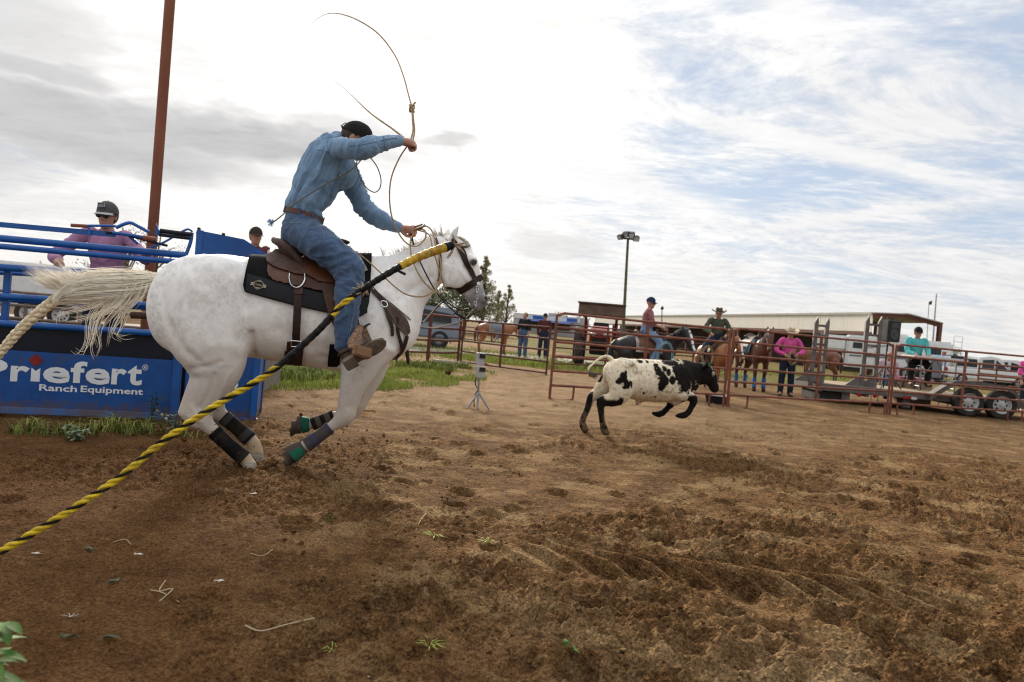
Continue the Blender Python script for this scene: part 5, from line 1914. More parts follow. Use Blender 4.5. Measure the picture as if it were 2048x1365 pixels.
def spline_px(line, sub):
    P, _ = spline([Vector((a, c, 0)) for a, c in line], [1] * len(line), sub)
    return [(p.x, p.y) for p in P]


RIDER, RJ, RWN, RWF = build_rider()


def build_ropes():
    lar = MATS['lariat']
    rope = empty('lasso', 'tan lasso swung in a loop above the rider with coils in hand', 'rope', HF.o, HF.h)
    hn = hp(820, 286, -0.22)
    # the swung loop, from the hand up through the honda and round behind
    b = B()
    up = [hn, hp(826, 262, -0.20), hp(825, 240, -0.18), hp(824, 216, -0.16)]
    b.tube(up, 0.0062, 6, True, 5)
    b.tube([p + Vector((0.016 - 0.004 * i, 0.005, 0)) for i, p in enumerate(up)], 0.0062, 6, True, 5)
    b.build('spoke', lar, rope, True)
    kb = B()
    c = hp(824, 216, -0.16)
    kb.tube([c + Vector((0.015 * math.cos(a * 1.0), 0.015 * math.sin(a), -0.03 + 0.009 * a / 1.57 + 0.01 * math.sin(2 * a))) for a in np.linspace(0, 9.4, 24)], 0.0085, 7)
    kb.tube([c + Vector((0.005, 0, 0.02)), c + Vector((0.022, 0, 0.045))], 0.007, 6)
    kb.build('honda', lar, rope, True)
    lb = B()
    loop = [c, hp(817, 190, -0.12), hp(806, 150, -0.05), hp(788, 108, 0.05), hp(752, 64, 0.2), (hp(700, 34, 0.4)), hp(655, 28, 0.6), hp(622, 52, 0.8), hp(618, 96, 0.75), hp(648, 142, 0.5), hp(697, 185, 0.22), hp(740, 226, 0.0), hp(786, 259, -0.14), hn]
    lb.tube(loop, [0.0060, 0.0048, 0.0045, 0.0048, 0.0055, 0.0048, 0.0022, 0.0006, 0.0004, 0.0005, 0.0018, 0.0055, 0.0075, 0.0065], 6, True, 8)
    lb.build('loop', lar, rope, True)
    # from the throwing hand down to the coils
    db = B()
    hf = hp(828, 460, 0.0)
    db.tube([hn + Vector((-0.02, 0, -0.03)), hp(798, 318, -0.22), hp(783, 355, -0.2), hp(779, 395, -0.17), hp(784, 435, -0.14), hp(798, 468, -0.12), hp(815, 488, -0.12), hp(834, 492, -0.10), hp(850, 478, -0.06), hp(850, 462, -0.04), hf + Vector((0.03, 0, 0.01))], 0.0060, 6, True, 6)
    db.build('hanging_line', lar, rope, True)
    cb = B()
    cb.tube([hf, hp(852, 453, -0.05), hp(866, 466, -0.10), hp(871, 490, -0.16), hp(882, 530, -0.2), hp(876, 572, -0.20), hp(856, 590, -0.2), hp(836, 594, -0.2), hp(810, 588, -0.24), hp(785, 570, -0.26), hp(761, 546, -0.24), hp(735, 522, -0.16), hp(712, 504, -0.05), hp(698, 499, -0.03)], 0.0058, 6, True, 6)
    cb.tube([hf + Vector((0, 0, -0.03)), hp(821, 480, -0.06), hp(822, 508, -0.14), hp(831, 536, -0.18), hp(846, 562, -0.18), hp(866, 581, -0.16), hp(882, 586, -0.14), hp(889, 577, -0.12), hp(880, 545, -0.17), hp(866, 500, -0.16), hp(858, 470, -0.08), hf + Vector((0.03, 0, 0))], 0.0055, 6, True, 6)
    cb.build('coils', lar, rope, True)
    eb = B()
    eb.tube([hf + Vector((0.0, 0, 0.02)), hp(838, 452, 0.0), hp(845, 449, 0.0)], 0.0075, 6)
    eb.tube([hf + Vector((0.01, 0, 0.0)), hp(842, 458, -0.02), hp(850, 450, -0.02)], 0.0075, 6)
    eb.build('bight_ends', M('lariat_dark', (0.16, 0.10, 0.06), rough=0.7), rope, True)
    # piggin string held in the teeth, tail end with a blue tassel
    pg = empty('piggin_string', 'thin cord held in the rider\'s mouth with a frayed blue tassel', 'cord', HF.o, HF.h)
    cord = M('grey_green_cord', (0.13, 0.11, 0.075), rough=0.7, c2=(0.08, 0.065, 0.045), scale=80)
    b = B()
    b.tube([hp(545, 446, -0.30), hp(562, 433, -0.30), hp(585, 412, -0.30), hp(620, 388, -0.29), hp(660, 364, -0.28), hp(695, 345, -0.24), hp(712, 332, -0.16), hp(724, 318, -0.08)], 0.0046, 6, True, 5)
    b.tube([hp(714, 320, -0.08), hp(714, 335, -0.1), hp(720, 355, -0.1), hp(732, 375, -0.1), hp(748, 385, -0.1), hp(759, 378, -0.1), hp(762, 360, -0.1), hp(756, 338, -0.1), hp(746, 322, -0.1), hp(736, 312, -0.09)], 0.0042, 6, True, 5)
    b.build('cord', cord, pg, True)
    rg = random.Random(9)
    tb = B()
    c = hp(545, 446, -0.30)
    for i in range(70):
        d = Vector((-0.8 + rg.gauss(0, 0.5), rg.gauss(0, 0.5), 0.1 + rg.gauss(0, 0.6))).normalized()
        L = rg.uniform(0.02, 0.042)
        tb.tube([c, c + d * L * 0.6 + Vector((0, 0, 0.004)), c + d * L], [0.0022, 0.002, 0.001], 4, False)
    tb.build('tassel', M('blue_thread', (0.06, 0.20, 0.40), rough=0.8, c2=(0.35, 0.45, 0.55), scale=200), pg, True)


build_ropes()


def build_barrier():
    """yellow and black rope flung loose across the front, its tail taped"""
    A, Bq = at(-120, 1178, 2.20), at(905, 490, 3.0)
    way = [at(-420, 1330, 2.05), A, at(0, 1105, 2.28), at(110, 1040, 2.34), at(230, 962, 2.42), at(330, 880, 2.48), at(440, 806, 2.54), at(540, 745, 2.60), at(630, 668, 2.68), at(690, 605, 2.74), at(752, 562, 2.80), at(830, 518, 2.90), at(905, 490, 3.0)]
    root = empty('barrier_rope', 'yellow and black twisted barrier rope stretched diagonally across the front', 'rope', (way[0].x, way[0].y, 0))
    off = Vector((way[0].x, way[0].y, 0))
    P, _ = spline([p - off for p in way], [1] * len(way), 60)
    L = [0.0]
    for a, c in zip(P[:-1], P[1:]):
        L.append(L[-1] + (c - a).length)
    xs = [p.x for p in P]
    def upto(px_):                      # index along the rope for a photograph x
        best = min(range(len(P)), key=lambda i: abs((P[i] + off).x / (P[i] + off).y - ray(px_, 700).x))
        return best
    def helix(b, i0, i1, r, orad, pitch, ph, n=9):
        pts = []
        for i in range(i0, i1):
            t = (P[min(i + 1, len(P) - 1)] - P[max(i - 1, 0)]).normalized()
            u = t.cross(Vector((0, 0, 1))).normalized(); w = u.cross(t)
            a = 2 * math.pi * L[i] / pitch + ph
            pts.append(P[i] + (u * math.cos(a) + w * math.sin(a)) * orad)
        b.tube(pts, r, n, True)
    yel = M('yellow_strand', (0.72, 0.52, 0.010), rough=0.6, c2=(0.45, 0.29, 0.016), scale=14, bump=0.7, bscale=220, speck=((0.22, 0.13, 0.05), 40, 0.58, 0.6))
    blk = M('black_strand', (0.004, 0.0035, 0.003), spec=0.06, rough=0.6, c2=(0.03, 0.025, 0.02), scale=30, bump=0.4, bscale=160)
    i0, i1 = 0, upto(560)
    j0, j1 = upto(655), upto(700)
    for (a, c) in ((i0, i1), (j0, j1)):
        for k, (mt, nm) in enumerate(((yel, 'yellow_strand'), (yel, 'yellow_strand'), (blk, 'black_strand'))):
            b = B(); helix(b, a, c, 0.0073 if k < 2 else 0.0055, 0.0066 if k < 2 else 0.0074, -0.088, k * 2.0, 8); b.build(nm, mt, root, True)
    tape = M('black_tape', (0.004, 0.0036, 0.0036), spec=0.10, rough=0.4, c2=(0.015, 0.014, 0.0135), scale=40, bump=0.6, bscale=50)
    ytape = M('yellow_tape', (0.52, 0.33, 0.010), rough=0.45, c2=(0.30, 0.16, 0.012), scale=18, bump=0.8, bscale=45, speck=((0.12, 0.06, 0.02), 25, 0.56, 0.6))
    rg = random.Random(4)
    def sleeve(a, c, r0, r1, mat, name):
        n = c - a
        rr = [(r0 + (r1 - r0) * k / max(1, n - 1)) * (1 + 0.05 * math.sin(k * 0.7) + rg.uniform(-0.03, 0.03)) for k in range(n)]
        B().tube(P[a:c], rr, 12).build(name, mat, root, True)
    k1, k2 = upto(785), upto(874)
    sleeve(i1 - 4, j0 + 4, 0.0130, 0.0142, tape, 'tape_wrap')
    sleeve(j1 - 4, k1 + 3, 0.0138, 0.0142, tape, 'tape_wrap')
    sleeve(k1, k2, 0.0165, 0.0200, ytape, 'yellow_sleeve')
    sleeve(k2 - 2, len(P), 0.0215, 0.0175, tape, 'end_tape')
    pale = M('pale_string', (0.42, 0.34, 0.24), rough=0.9, c2=(0.28, 0.20, 0.13), scale=60)
    b = B()
    for c, n, s in ((P[-1], 14, 0.065), (P[upto(712)], 12, 0.036)):
        for i in range(n):
            d = Vector((rg.gauss(0.2, 0.6), rg.gauss(0, 0.6), rg.gauss(0, 0.6))).normalized()
            b.tube([c, c + d * s * 0.5 + Vector((0.01, 0, 0)), c + d * s], [0.004, 0.004, 0.002], 5, True, 2)
    b.build('frayed_string', pale, root, True)
    b = B(); b.tube([P[k1] + Vector((0, -0.02, -0.02)), P[k1] + Vector((0.03, -0.03, -0.032))], 0.006, 6)
    b.build('tape_tag', tape, root, True)


build_barrier()
# ================================================================ the calf
CF = Frame(at(1300, 760, 8.05), R(14))


def build_calf():
    root = empty('calf', 'running black and white calf with a pale tail kicked up', 'calf', CF.o, CF.h)
    cp = lambda a, c, l=0.0: CF.px(a, c, l)
    lo = [cp(1150, 760)[0], -0.32, -0.02]
    hi = [cp(1450, 760)[0], 0.32, 1.15]
    v = Vol(lo, hi, 0.0095)
    ch = lambda rows, ls=1.0, k=0.03, sub=3: hchain(v, rows, ls, k, sub, CF)
    ch([(1232, 746, 0, 27), (1256, 756, 0, 38), (1292, 761, 0, 42), (1334, 763, 0, 42), (1364, 757, 0, 34)], [0.72, 0.74, 0.82, 0.74, 0.60], 0.02, 4)
    for s in (-1, 1):
        v.ball(cp(1244, 752, s * 0.10), (0.17, 0.085, 0.21), k=0.05)
        v.ball(cp(1362, 764, s * 0.095), (0.14, 0.07, 0.18), k=0.05)
        v.ball(cp(1262, 727, s * 0.13), (0.05, 0.035, 0.035), k=0.04)
    ch([(1358, 752, 0, 31), (1384, 750, 0, 25), (1402, 746, 0, 20)], [0.6, 0.5, 0.55], 0.04)
    ch([(1409, 741, 0, 15), (1418, 752, 0, 16), (1425, 767, 0, 12), (1429, 777, 0, 9.5)], [0.75, 0.62, 0.62, 0.75], 0.02)
    v.ball(cp(1406, 757, 0), (0.07, 0.06, 0.07), k=0.03)
    ch([(1378, 772, 0, 16), (1368, 790, 0, 12), (1350, 800, 0, 12)], [0.6, 0.6, 0.7], 0.04)          # brisket
    for s in (-1, 1):
        v.chain([cp(1408, 736, s * 0.08), cp(1416, 730, s * 0.13), cp(1420, 721, s * 0.15)], [0.022, 0.036, 0.008], [0.6] * 3, k=0.012)
    ch([(1282, 800, 0, 6), (1275, 806, 0, 5)], 0.8, 0.03)
    # near hind
    ch([(1246, 762, -0.12, 30), (1240, 786, -0.13, 23), (1224, 799, -0.12, 15), (1203, 803, -0.12, 10), (1202, 822, -0.12, 6.5), (1205, 845, -0.12, 6), (1208, 858, -0.12, 7.5), (1211, 864, -0.12, 7)], [0.5, 0.55, 0.65, 0.8, 0.9, 1, 1, 1], 0.03)
    v.chain([cp(1210, 864, -0.12), cp(1216, 868, -0.12)], [0.034, 0.022], 0.9, k=0.01)
    ch([(1197, 800, -0.12, 4), (1204, 806, -0.12, 8)], 0.9, 0.02)
    # far hind, stretched back
    ch([(1235, 752, 0.11, 30), (1212, 772, 0.12, 20), (1196, 786, 0.12, 13), (1183, 796, 0.12, 9.5), (1176, 815, 0.12, 6.5), (1166, 838, 0.12, 6), (1165, 848, 0.12, 7), (1170, 858, 0.12, 7)], [0.5, 0.6, 0.7, 0.8, 0.9, 1, 1, 1], 0.03)
    v.chain([cp(1168, 858, 0.12), cp(1173, 866, 0.12)], [0.034, 0.020], 0.9, k=0.01)
    # near fore, folded
    ch([(1356, 774, -0.12, 21), (1362, 787, -0.13, 15), (1376, 792, -0.13, 10), (1387, 799, -0.13, 8.5), (1384, 812, -0.13, 6.2), (1378, 823, -0.13, 6), (1371, 830, -0.13, 6.5), (1362, 832, -0.13, 6), (1353, 832, -0.13, 3)], [0.6, 0.7, 0.85, 1, 1, 1, 1, 1, 1], 0.025)
    # far fore
    ch([(1350, 778, 0.12, 18), (1344, 796, 0.12, 11), (1342, 807, 0.12, 8.5), (1334, 817, 0.12, 6), (1325, 826, 0.12, 6.5), (1316, 829, 0.12, 6), (1306, 827, 0.12, 3)], [0.6, 0.8, 1, 1, 1, 1, 1], 0.025)
    # tail
    ch([(1222, 718, 0, 5), (1212, 713, 0, 3.4), (1200, 717, 0, 2.8), (1188, 727, 0, 2.5), (1178, 736, 0, 2.4), (1177, 742, 0, 2.2)], 1.0, 0.015)
    spots = [((1246, 752), 9, 9), ((1252, 768), 11, 10), ((1240, 762), 9, 8), ((1251, 745), 5, 5),          # hip patch
             ((1316, 742), 9, 13), ((1326, 762), 10, 17), ((1322, 776), 8, 9), ((1337, 745), 7, 9), ((1344, 760), 7, 11), ((1330, 738), 7, 7),
             ((1366, 745), 19, 22), ((1390, 746), 32, 36), ((1418, 755), 34, 44), ((1430, 776), 30, 34), ((1372, 768), 19, 20), ((1348, 727), 22, 6), ((1286, 724), 6, 4), ((1301, 725), 4, 3),
             ((1288, 786), 3, 3), ((1376, 787), 3, 3), ((1312, 795), 3, 2)]

    def colour(V, Q):
        c = np.tile(np.array((0.71, 0.615, 0.45)), (len(V), 1))
        n = fbm(V[:, 0] * 14, V[:, 1] * 14, V[:, 2] * 14, octv=3)
        n2 = fbm(V[:, 0] * 45, V[:, 1] * 45, V[:, 2] * 45, octv=2)
        zback = cp(1280, 720).z
        c = mixc(c, (0.30, 0.24, 0.17), 0.7 * sstep(n2, 0.52, 0.66) * sstep(n, 0.45, 0.6))
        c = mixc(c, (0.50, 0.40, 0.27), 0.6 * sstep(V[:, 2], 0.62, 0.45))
        blk = np.array((0.007, 0.005, 0.004))
        m = np.zeros(len(V))
        for (a, b), rx, rz in spots:
            p = cp(a, b, -0.17)
            q = CF.mpp(a, b, -0.17)
            d = np.hypot((V[:, 0] - p.x) / (rx * q), (V[:, 2] - p.z) / (rz * q)) + 1.1 * (n - 0.5) + 0.5 * (n2 - 0.5)
            side = 1.0 if rx > 12 else (V[:, 1] < 0.02)
            m = np.maximum(m, sstep(d + 0.25 * (n2 - 0.5), 1.08, 0.90) * side)
        # the far flank carries patches of its own
        far = sstep(fbm(V[:, 0] * 4 + 7, V[:, 2] * 4, octv=2), 0.52, 0.56) * (V[:, 1] > 0.08) * (V[:, 0] < cp(1345, 760).x) * (V[:, 2] > 0.62)
        m = np.maximum(m, far)
        # legs
        leg = sstep(V[:, 2], 0.40, 0.36)
        hind = V[:, 0] < cp(1270, 760).x
        th = np.where(hind, np.where(V[:, 1] < 0, 0.455, 0.50), 0.415) + 0.12 * (n - 0.5)
        m = np.maximum(m, sstep(V[:, 2], th + 0.02, th - 0.02) * (hind | (V[:, 0] > cp(1300, 800).x)) * np.where(hind, np.where(V[:, 1] < 0, V[:, 0] < cp(1234, 800).x, V[:, 0] < cp(1190, 800).x), True))
        fore = np.where(V[:, 1] < 0, np.where(V[:, 0] > cp(1373, 793, -0.13).x, 0.565, 0.40), 0.50)
        m = np.maximum(m, sstep(V[:, 2] + 0.05 * (n - 0.5), fore + 0.015, fore - 0.015) * ~hind * (V[:, 0] < cp(1398, 790, -0.13).x) * (V[:, 2] < 0.6) * np.where(V[:, 1] < 0, True, V[:, 0] < cp(1352, 800, 0.12).x))
        c = mixc(c, blk, m)
        c = mixc(c, (0.17, 0.11, 0.06), 0.85 * sstep(V[:, 2], 0.42, 0.10) * sstep(n, 0.35, 0.6) * hind)
        c = mixc(c, (0.45, 0.30, 0.16), 0.8 * blob(V, cp(1283, 804), (0.16, 0.06, 0.03)))
        c = mixc(c, (0.01, 0.01, 0.01), blob(V, cp(1221, 732, 0), (0.025, 0.03, 0.07)))
        return c
    mat = M('calf_hide', (1, 1, 1), rough=0.75, attr=True, var=0.12, scale=30, bump=0.5, bscale=120, spec=0.12)
    ribs = lambda V: -0.0022 * np.cos((V[:, 0] + 0.25 * V[:, 2]) * 95) * blob(V, cp(1305, 765, -0.2), (0.30, 0.5, 0.17)) - 0.02 * blob(V, cp(1265, 745, -0.18), (0.10, 0.12, 0.10)) + 0.016 * blob(V, cp(1252, 730, -0.14), (0.06, 0.10, 0.05))
    body, V, Q = skin_object('body', v, mat, root, colour, 2, lambda V: ribs(V) + 0.008 * (fbm(V[:, 0] * 40, V[:, 1] * 40, V[:, 2] * 40, octv=3) - 0.5))
    rg = random.Random(8)
    b = B()
    c = cp(1178, 740)
    for i in range(90):
        e = cp(1193 + rg.gauss(0, 2), 752 + rg.gauss(0, 3), rg.gauss(0, 0.02))
        m_ = cp(1180 + rg.gauss(0, 1.5), 749 + rg.gauss(0, 2), rg.gauss(0, 0.02))
        b.tube([c + Vector((0, rg.gauss(0, 0.006), 0)), m_, e], [0.004, 0.0035, 0.001], 3, False, 2)
    b.build('tail_switch', M('calf_switch', (0.30, 0.24, 0.17), rough=0.8, c2=(0.05, 0.04, 0.03), scale=20), root, True, sharp=0)
    for s in (-1, 1):
        B().ball(cp(1423, 749, s * 0.075), (0.015, 0.012, 0.014), 10, 7).build('eye', MATS['dark_eye'], root, True)
    b = B()
    p = cp(1419, 729, -0.165)
    b.prism([p + Vector((x, 0, z)) for x, z in ((-0.018, 0.022), (0.016, 0.026), (0.022, -0.018), (0.004, -0.034), (-0.020, -0.016))], (0, -1, 0), 0.004)
    b.build('ear_tag', M('green_tag', (0.008, 0.10, 0.035), rough=0.5), root)
    # fuzzy outline of winter coat on back
    fb = B()
    for i in range(900):
        k = rg.randrange(len(V))
        if V[k, 2] < cp(1280, 735).z or V[k, 0] > cp(1330, 720).x:
            continue
        q = Vector(V[k]); L = rg.uniform(0.006, 0.016)
        fb.tube([q, q + Vector((-0.5 * L, rg.gauss(0, 0.4) * L, L))], [0.0018, 0.0005], 3, False)
    fb.build('back_hair', M('calf_pale_hair', (0.62, 0.54, 0.41), rough=0.8, c2=(0.45, 0.37, 0.26), scale=20), root, True, sharp=0)


build_calf()
# ================================================================ roping chute and the things round it
KA, KB = at_z(0, 832), at_z(509, 851)
CHD = Vector((KB.x - KA.x, KB.y - KA.y, 0)).normalized()
CH = Frame(KA, math.atan2(CHD.y, CHD.x))          # x runs along the chute to its front, y away from the viewer


def build_chute():
    blue = M('chute_blue', (0.004, 0.066, 0.255), rough=0.45, c2=(0.003, 0.045, 0.185), scale=3.5, bump=0.08, bscale=30, spec=0.35, speck=((0.05, 0.055, 0.075), 5, 0.58, 0.30), mud=0.20)
    rail_b = M('rail_blue', (0.004, 0.085, 0.320), rough=0.38, c2=(0.003, 0.055, 0.22), scale=4, spec=0.4, mud=0.14, speck=((0.06, 0.05, 0.045), 22, 0.66, 0.6))
    dark = M('chute_dark_panel', (0.002, 0.004, 0.014), rough=0.6, c2=(0.001, 0.002, 0.007), scale=3)
    rust = M('rusty_pipe', (0.10, 0.045, 0.028), rough=0.8, c2=(0.06, 0.03, 0.022), scale=14, bump=0.3, bscale=60)
    grip = M('brown_grip', (0.20, 0.055, 0.030), rough=0.6, c2=(0.13, 0.04, 0.025), scale=20)
    white = M('print_white', (0.66, 0.67, 0.68), rough=0.6, var=0.05, speck=((0.35, 0.36, 0.4), 30, 0.62, 0.5))
    redp = M('print_red', (0.22, 0.012, 0.010), rough=0.6)
    root = empty('roping_chute', 'blue steel roping chute with pipe rails and a lettered side panel', 'chute', CH.o, CH.h)
    q = lambda a, c, l=0.0: CH.px(a, c, l)
    LEFT = q(-330, 700).x
    XP = q(352, 780).x                       # end post of the side panel
    def rail(a, b, r, l=0.0, mat=rail_b, name='rail', ext=True):
        p0, p1 = q(a[0], a[1], l), q(b[0], b[1], l)
        if ext:
            t = (LEFT - p0.x) / (p1.x - p0.x)
            p0 = p0 + (p1 - p0) * t
        return B().tube([p0, p1], r, 14).build(name, mat, root, True)
    z_top = q(0, 643).z
    zb_top, zb_bot = q(150, 709).z, 0.0
    zg = min(0.03, z_top)
    # lettered panel and the dark band above it
    pb = B(); pb.box((LEFT, 0, 0.035), (XP - 0.03, 0.012, zb_top))
    panel = pb.build('side_panel', blue, root, bevel=0.004)
    B().box((LEFT, 0.02, zb_top - 0.01), (XP - 0.03, 0.03, z_top)).build('upper_panel', dark, root)
    B().bar((LEFT, -0.012, 0.055), (XP - 0.03, -0.012, 0.055), 0.035, 0.06).build('bottom_rail', M('rail_light_blue', (0.05, 0.115, 0.30), rough=0.5, c2=(0.10, 0.08, 0.07), scale=7), root, bevel=0.006)
    rail((0, 647), (322, 668), 0.030)
    rail((0, 593), (390, 616), 0.030, 0.06)
    rail((0, 535), (392, 560), 0.033, 0.04)
    rail((0, 493), (362, 525), 0.026, 0.0)
    rail((0, 477), (372, 511), 0.032, 0.05)
    rail((0, 546), (392, 566), 0.022, 0.70)
    rail((0, 600), (392, 622), 0.022, 0.70)
    # flat sliding bar along the top
    p0, p1 = q(-200, 432, 0.02), q(232, 470, 0.02)
    B().bar(p0, p1, 0.018, 0.046).build('slide_bar', rail_b, root, bevel=0.003)
    # posts
    for (a, l) in ((-180, 0.06), (8, 0.07)):
        x = q(a, 600, l).x
        B().bar((x, l + 0.045, 0.0), (x, l + 0.045, q(a, 530, l).z), 0.05, 0.05, (0, 1, 0)).build('post', rail_b, root, bevel=0.004)
    B().bar((XP, -0.01, -0.03), (XP, -0.01, zb_top + 0.06), 0.075, 0.06, (0, 1, 0)).build('post', rail_b, root, bevel=0.006)
    # far side wall of the alley
    B().box((LEFT, 0.74, 0.02), (XP, 0.76, z_top - 0.02)).build('far_panel', dark, root)
    rail((0, 650), (390, 671), 0.026, 0.75)
    # lettering
    def put(txt, x0, x1, base_px, h_px, mat, bold=0.0, lat=-0.0015, tilt=0.0):
        o = text_mesh(txt, 1.0, mat, 0.0008 / 1.0, bold)
        vs = o.data.vertices
        xs = [v.co.x for v in vs]; ys = [v.co.y for v in vs if v.co.y > -0.001]
        a, b = q(x0, base_px, lat), q(x1, base_px, lat)
        sx = (b.x - a.x) / (max(xs) - min(xs))
        zt = abs(q(x0, base_px - h_px, lat).z - q(x0, base_px, lat).z)
        sy = zt / max(ys)
        mx = min(xs)
        for v in vs:
            v.co = ((v.co.x - mx) * sx, v.co.y * sy, v.co.z)
        o.matrix_local = Matrix.Translation(Vector((a.x, lat, a.z + 0))) @ Matrix.Rotation(R(90), 4, 'X')
        o.parent = panel
        o.name = 'lettering'
        return o
    put('P', -46, 14, 758, 42, white, 0.030)
    put('r', 20, 58, 761, 30, white, 0.030)
    for ch_, x0, x1, bl, hh in (('e', 85, 139, 763, 30), ('f', 140, 172, 764, 42), ('e', 170, 219, 766, 30), ('r', 222, 252, 767, 30), ('t', 254, 283, 768, 38)):
        put(ch_, x0, x1, bl, hh, white, 0.030)
    put('Ranch', 78, 154, 781, 12.5, white, 0.020)
    put('Equipment', 161, 286, 784, 12.5, white, 0.020)
    o = put('®', 284, 296, 741, 12, white, 0.0)
    ib = B()
    a, b = q(61, 763, -0.002), q(79, 763, -0.002)
    zt = q(70, 736, -0.002).z - a.z
    m_ = (a.x + b.x) / 2
    ib.prism([Vector((x, -0.0008, a.z + z)) for x, z in ((a.x - m_ - 0.0 + m_, 0), (b.x, 0), (b.x, zt), (m_, zt - 0.03), (a.x, zt))], (0, -1, 0), 0.0012)
    ib.build('lettering', white, panel)
    c = q(72, 721, -0.002); r = 0.058
    B().prism([c + Vector((x, 0, z)) for x, z in ((-r, 0), (0, -r), (r, 0), (0, r))], (0, -1, 0), 0.0015).build('red_diamond', redp, panel)

    # head gate at the front: tall frame, slab sides, sloping cover
    X0, X1 = q(372, 800).x, q(509, 851).x
    zc = q(395, 462, 0.1).z
    g = B(); g.box((X0, 0.02, 0.06), (X1, 0.035, q(440, 700).z))
    gate = g.build('gate_panel', blue, root, bevel=0.003)
    for x, z1 in ((X0 + 0.01, zc), (X1 - 0.02, q(500, 560).z)):
        B().bar((x, 0.028, -0.02), (x, 0.028, z1), 0.06, 0.07, (0, 1, 0)).build('post', rail_b, root, bevel=0.005)
    B().bar((X0, 0.03, 0.03), (X1 + 0.02, 0.03, 0.03), 0.06, 0.07).build('bottom_rail', rail_b, root, bevel=0.005)
    for yy in (q(400, 762).z, q(400, 700).z):
        B().bar((X0, 0.0, yy), (X0 + 0.30, 0.0, yy), 0.03, 0.05).build('brace', rail_b, root, bevel=0.003)
    # far leaf and its foot
    B().box((X1 - 0.02, 0.05, 0.06), (X1 + 0.005, 0.80, q(515, 600, 0.4).z)).build('front_leaf', blue, root, bevel=0.003)
    B().bar((X1 - 0.01, 0.82, -0.02), (X1 - 0.01, 0.82, q(515, 560, 0.8).z), 0.06, 0.06, (0, 1, 0)).build('post', rail_b, root, bevel=0.005)
    # sloping cover over the gate machinery
    cov = [q(392, 463, 0.0), q(402, 462, 0.0), q(488, 479, 0.0), q(530, 506, 0.0), q(545, 560, 0.0), q(392, 560, 0.0)]
    B().prism(cov, (0, 1, 0), 0.10).build('gate_cover', blue, root, bevel=0.006)
    o = text_mesh('Priefert', 0.06, white, 0.0008, 0.002); fit_text(o, 0.30)
    o.matrix_local = Matrix.Translation(q(404, 516, -0.003)) @ Matrix.Rotation(R(90), 4, 'X'); o.parent = gate; o.name = 'lettering'
    # white emblem low on the gate, partly behind the leg
    e = B(); c0 = q(462, 780, 0.018)
    e.prism([c0 + Vector((x, 0, z)) for x, z in ((-0.10, -0.045), (0.055, -0.045), (0.060, -0.012), (0.0, -0.006), (-0.10, -0.02))], (0, -1, 0), 0.0015)
    e.prism([c0 + Vector((x, 0, z)) for x, z in ((-0.09, 0.0), (-0.02, 0.012), (0.02, 0.032), (0.055, 0.075), (0.062, 0.045), (0.045, 0.014), (0.0, 0.002))], (0, -1, 0), 0.0015)
    e.build('emblem', white, gate)
    # levers and linkage
    def lev(pts, r, mat=rail_b, name='linkage', l=0.0):
        return B().tube([q(a, c, l) for a, c in pts], r, 10, True, 4).build(name, mat, root, True)
    h = lev([(176, 452), (205, 452), (232, 453)], 0.012)
    B().tube([q(142, 451), q(176, 453)], 0.016, 10).build('grip', grip, h, True)
    lev([(178, 455), (180, 472)], 0.012)
    lev([(232, 456), (258, 446), (276, 453), (298, 465)], 0.016)
    lev([(212, 465), (250, 470), (310, 486), (335, 492)], 0.012, dark)
    h = lev([(225, 466), (262, 471), (290, 476)], 0.016)
    B().tube([q(286, 476), q(313, 480)], 0.024, 12).build('grip', grip, h, True)
    lev([(300, 496), (330, 484), (360, 466), (376, 459), (385, 464)], 0.010)
    lev([(384, 466), (381, 485), (372, 510)], 0.016)
    lev([(320, 462), (350, 466), (385, 470)], 0.022, dark, 'cylinder')
    lev([(318, 470), (350, 474), (385, 478)], 0.016, dark, 'cylinder')
    b = B(); b.prism([q(310, 470), q(312, 447), (q(318, 460)), q(330, 474)], (0, 1, 0), 0.02); b.build('bracket', rail_b, root)
    for (a, c) in ((268, 474), (343, 520)):
        B().bar(q(a - 8, c, 0.02), q(a + 8, c + 14, 0.02), 0.02, 0.03).build('gusset', rail_b, root)
    B().tube([q(305, 632, 0.3), q(262, 630, 0.3)], 0.035, 12).build('cross_pipe', rust, root, True)
    B().tube([q(400, 676, 0.06), q(300, 671, 0.06)], 0.030, 12).build('cross_pipe', rust, root, True)
    for (a, c) in ((398, 458), (447, 469)):
        B().lathe([(0.016, -0.01), (0.016, 0.004), (0.010, 0.012)], 10, Matrix.Translation(q(a, c, 0.05))).build('bolt', dark, root, True)


def build_pole():
    base = at(288, 700, 8.15)
    base.z = 0
    top = at(343, -40, 8.15)
    b = B()
    b.tube([Vector((0, 0, -0.1)), Vector(((top.x - base.x) * 0.5, 0, top.z * 0.5)), Vector((top.x - base.x, 0, top.z + 0.6))], 0.058, 18)
    o = b.build('pole', M('rusted_pole', (0.20, 0.066, 0.031), rough=0.75, c2=(0.12, 0.038, 0.020), scale=3, bump=0.25, bscale=40, stretch=(1, 1, 0.25)), None, True)
    o.location = (base.x, base.y, 0)
    tag(o, 'tall rust-brown steel pole rising behind the blue chute', 'pole')


build_chute()
build_pole()
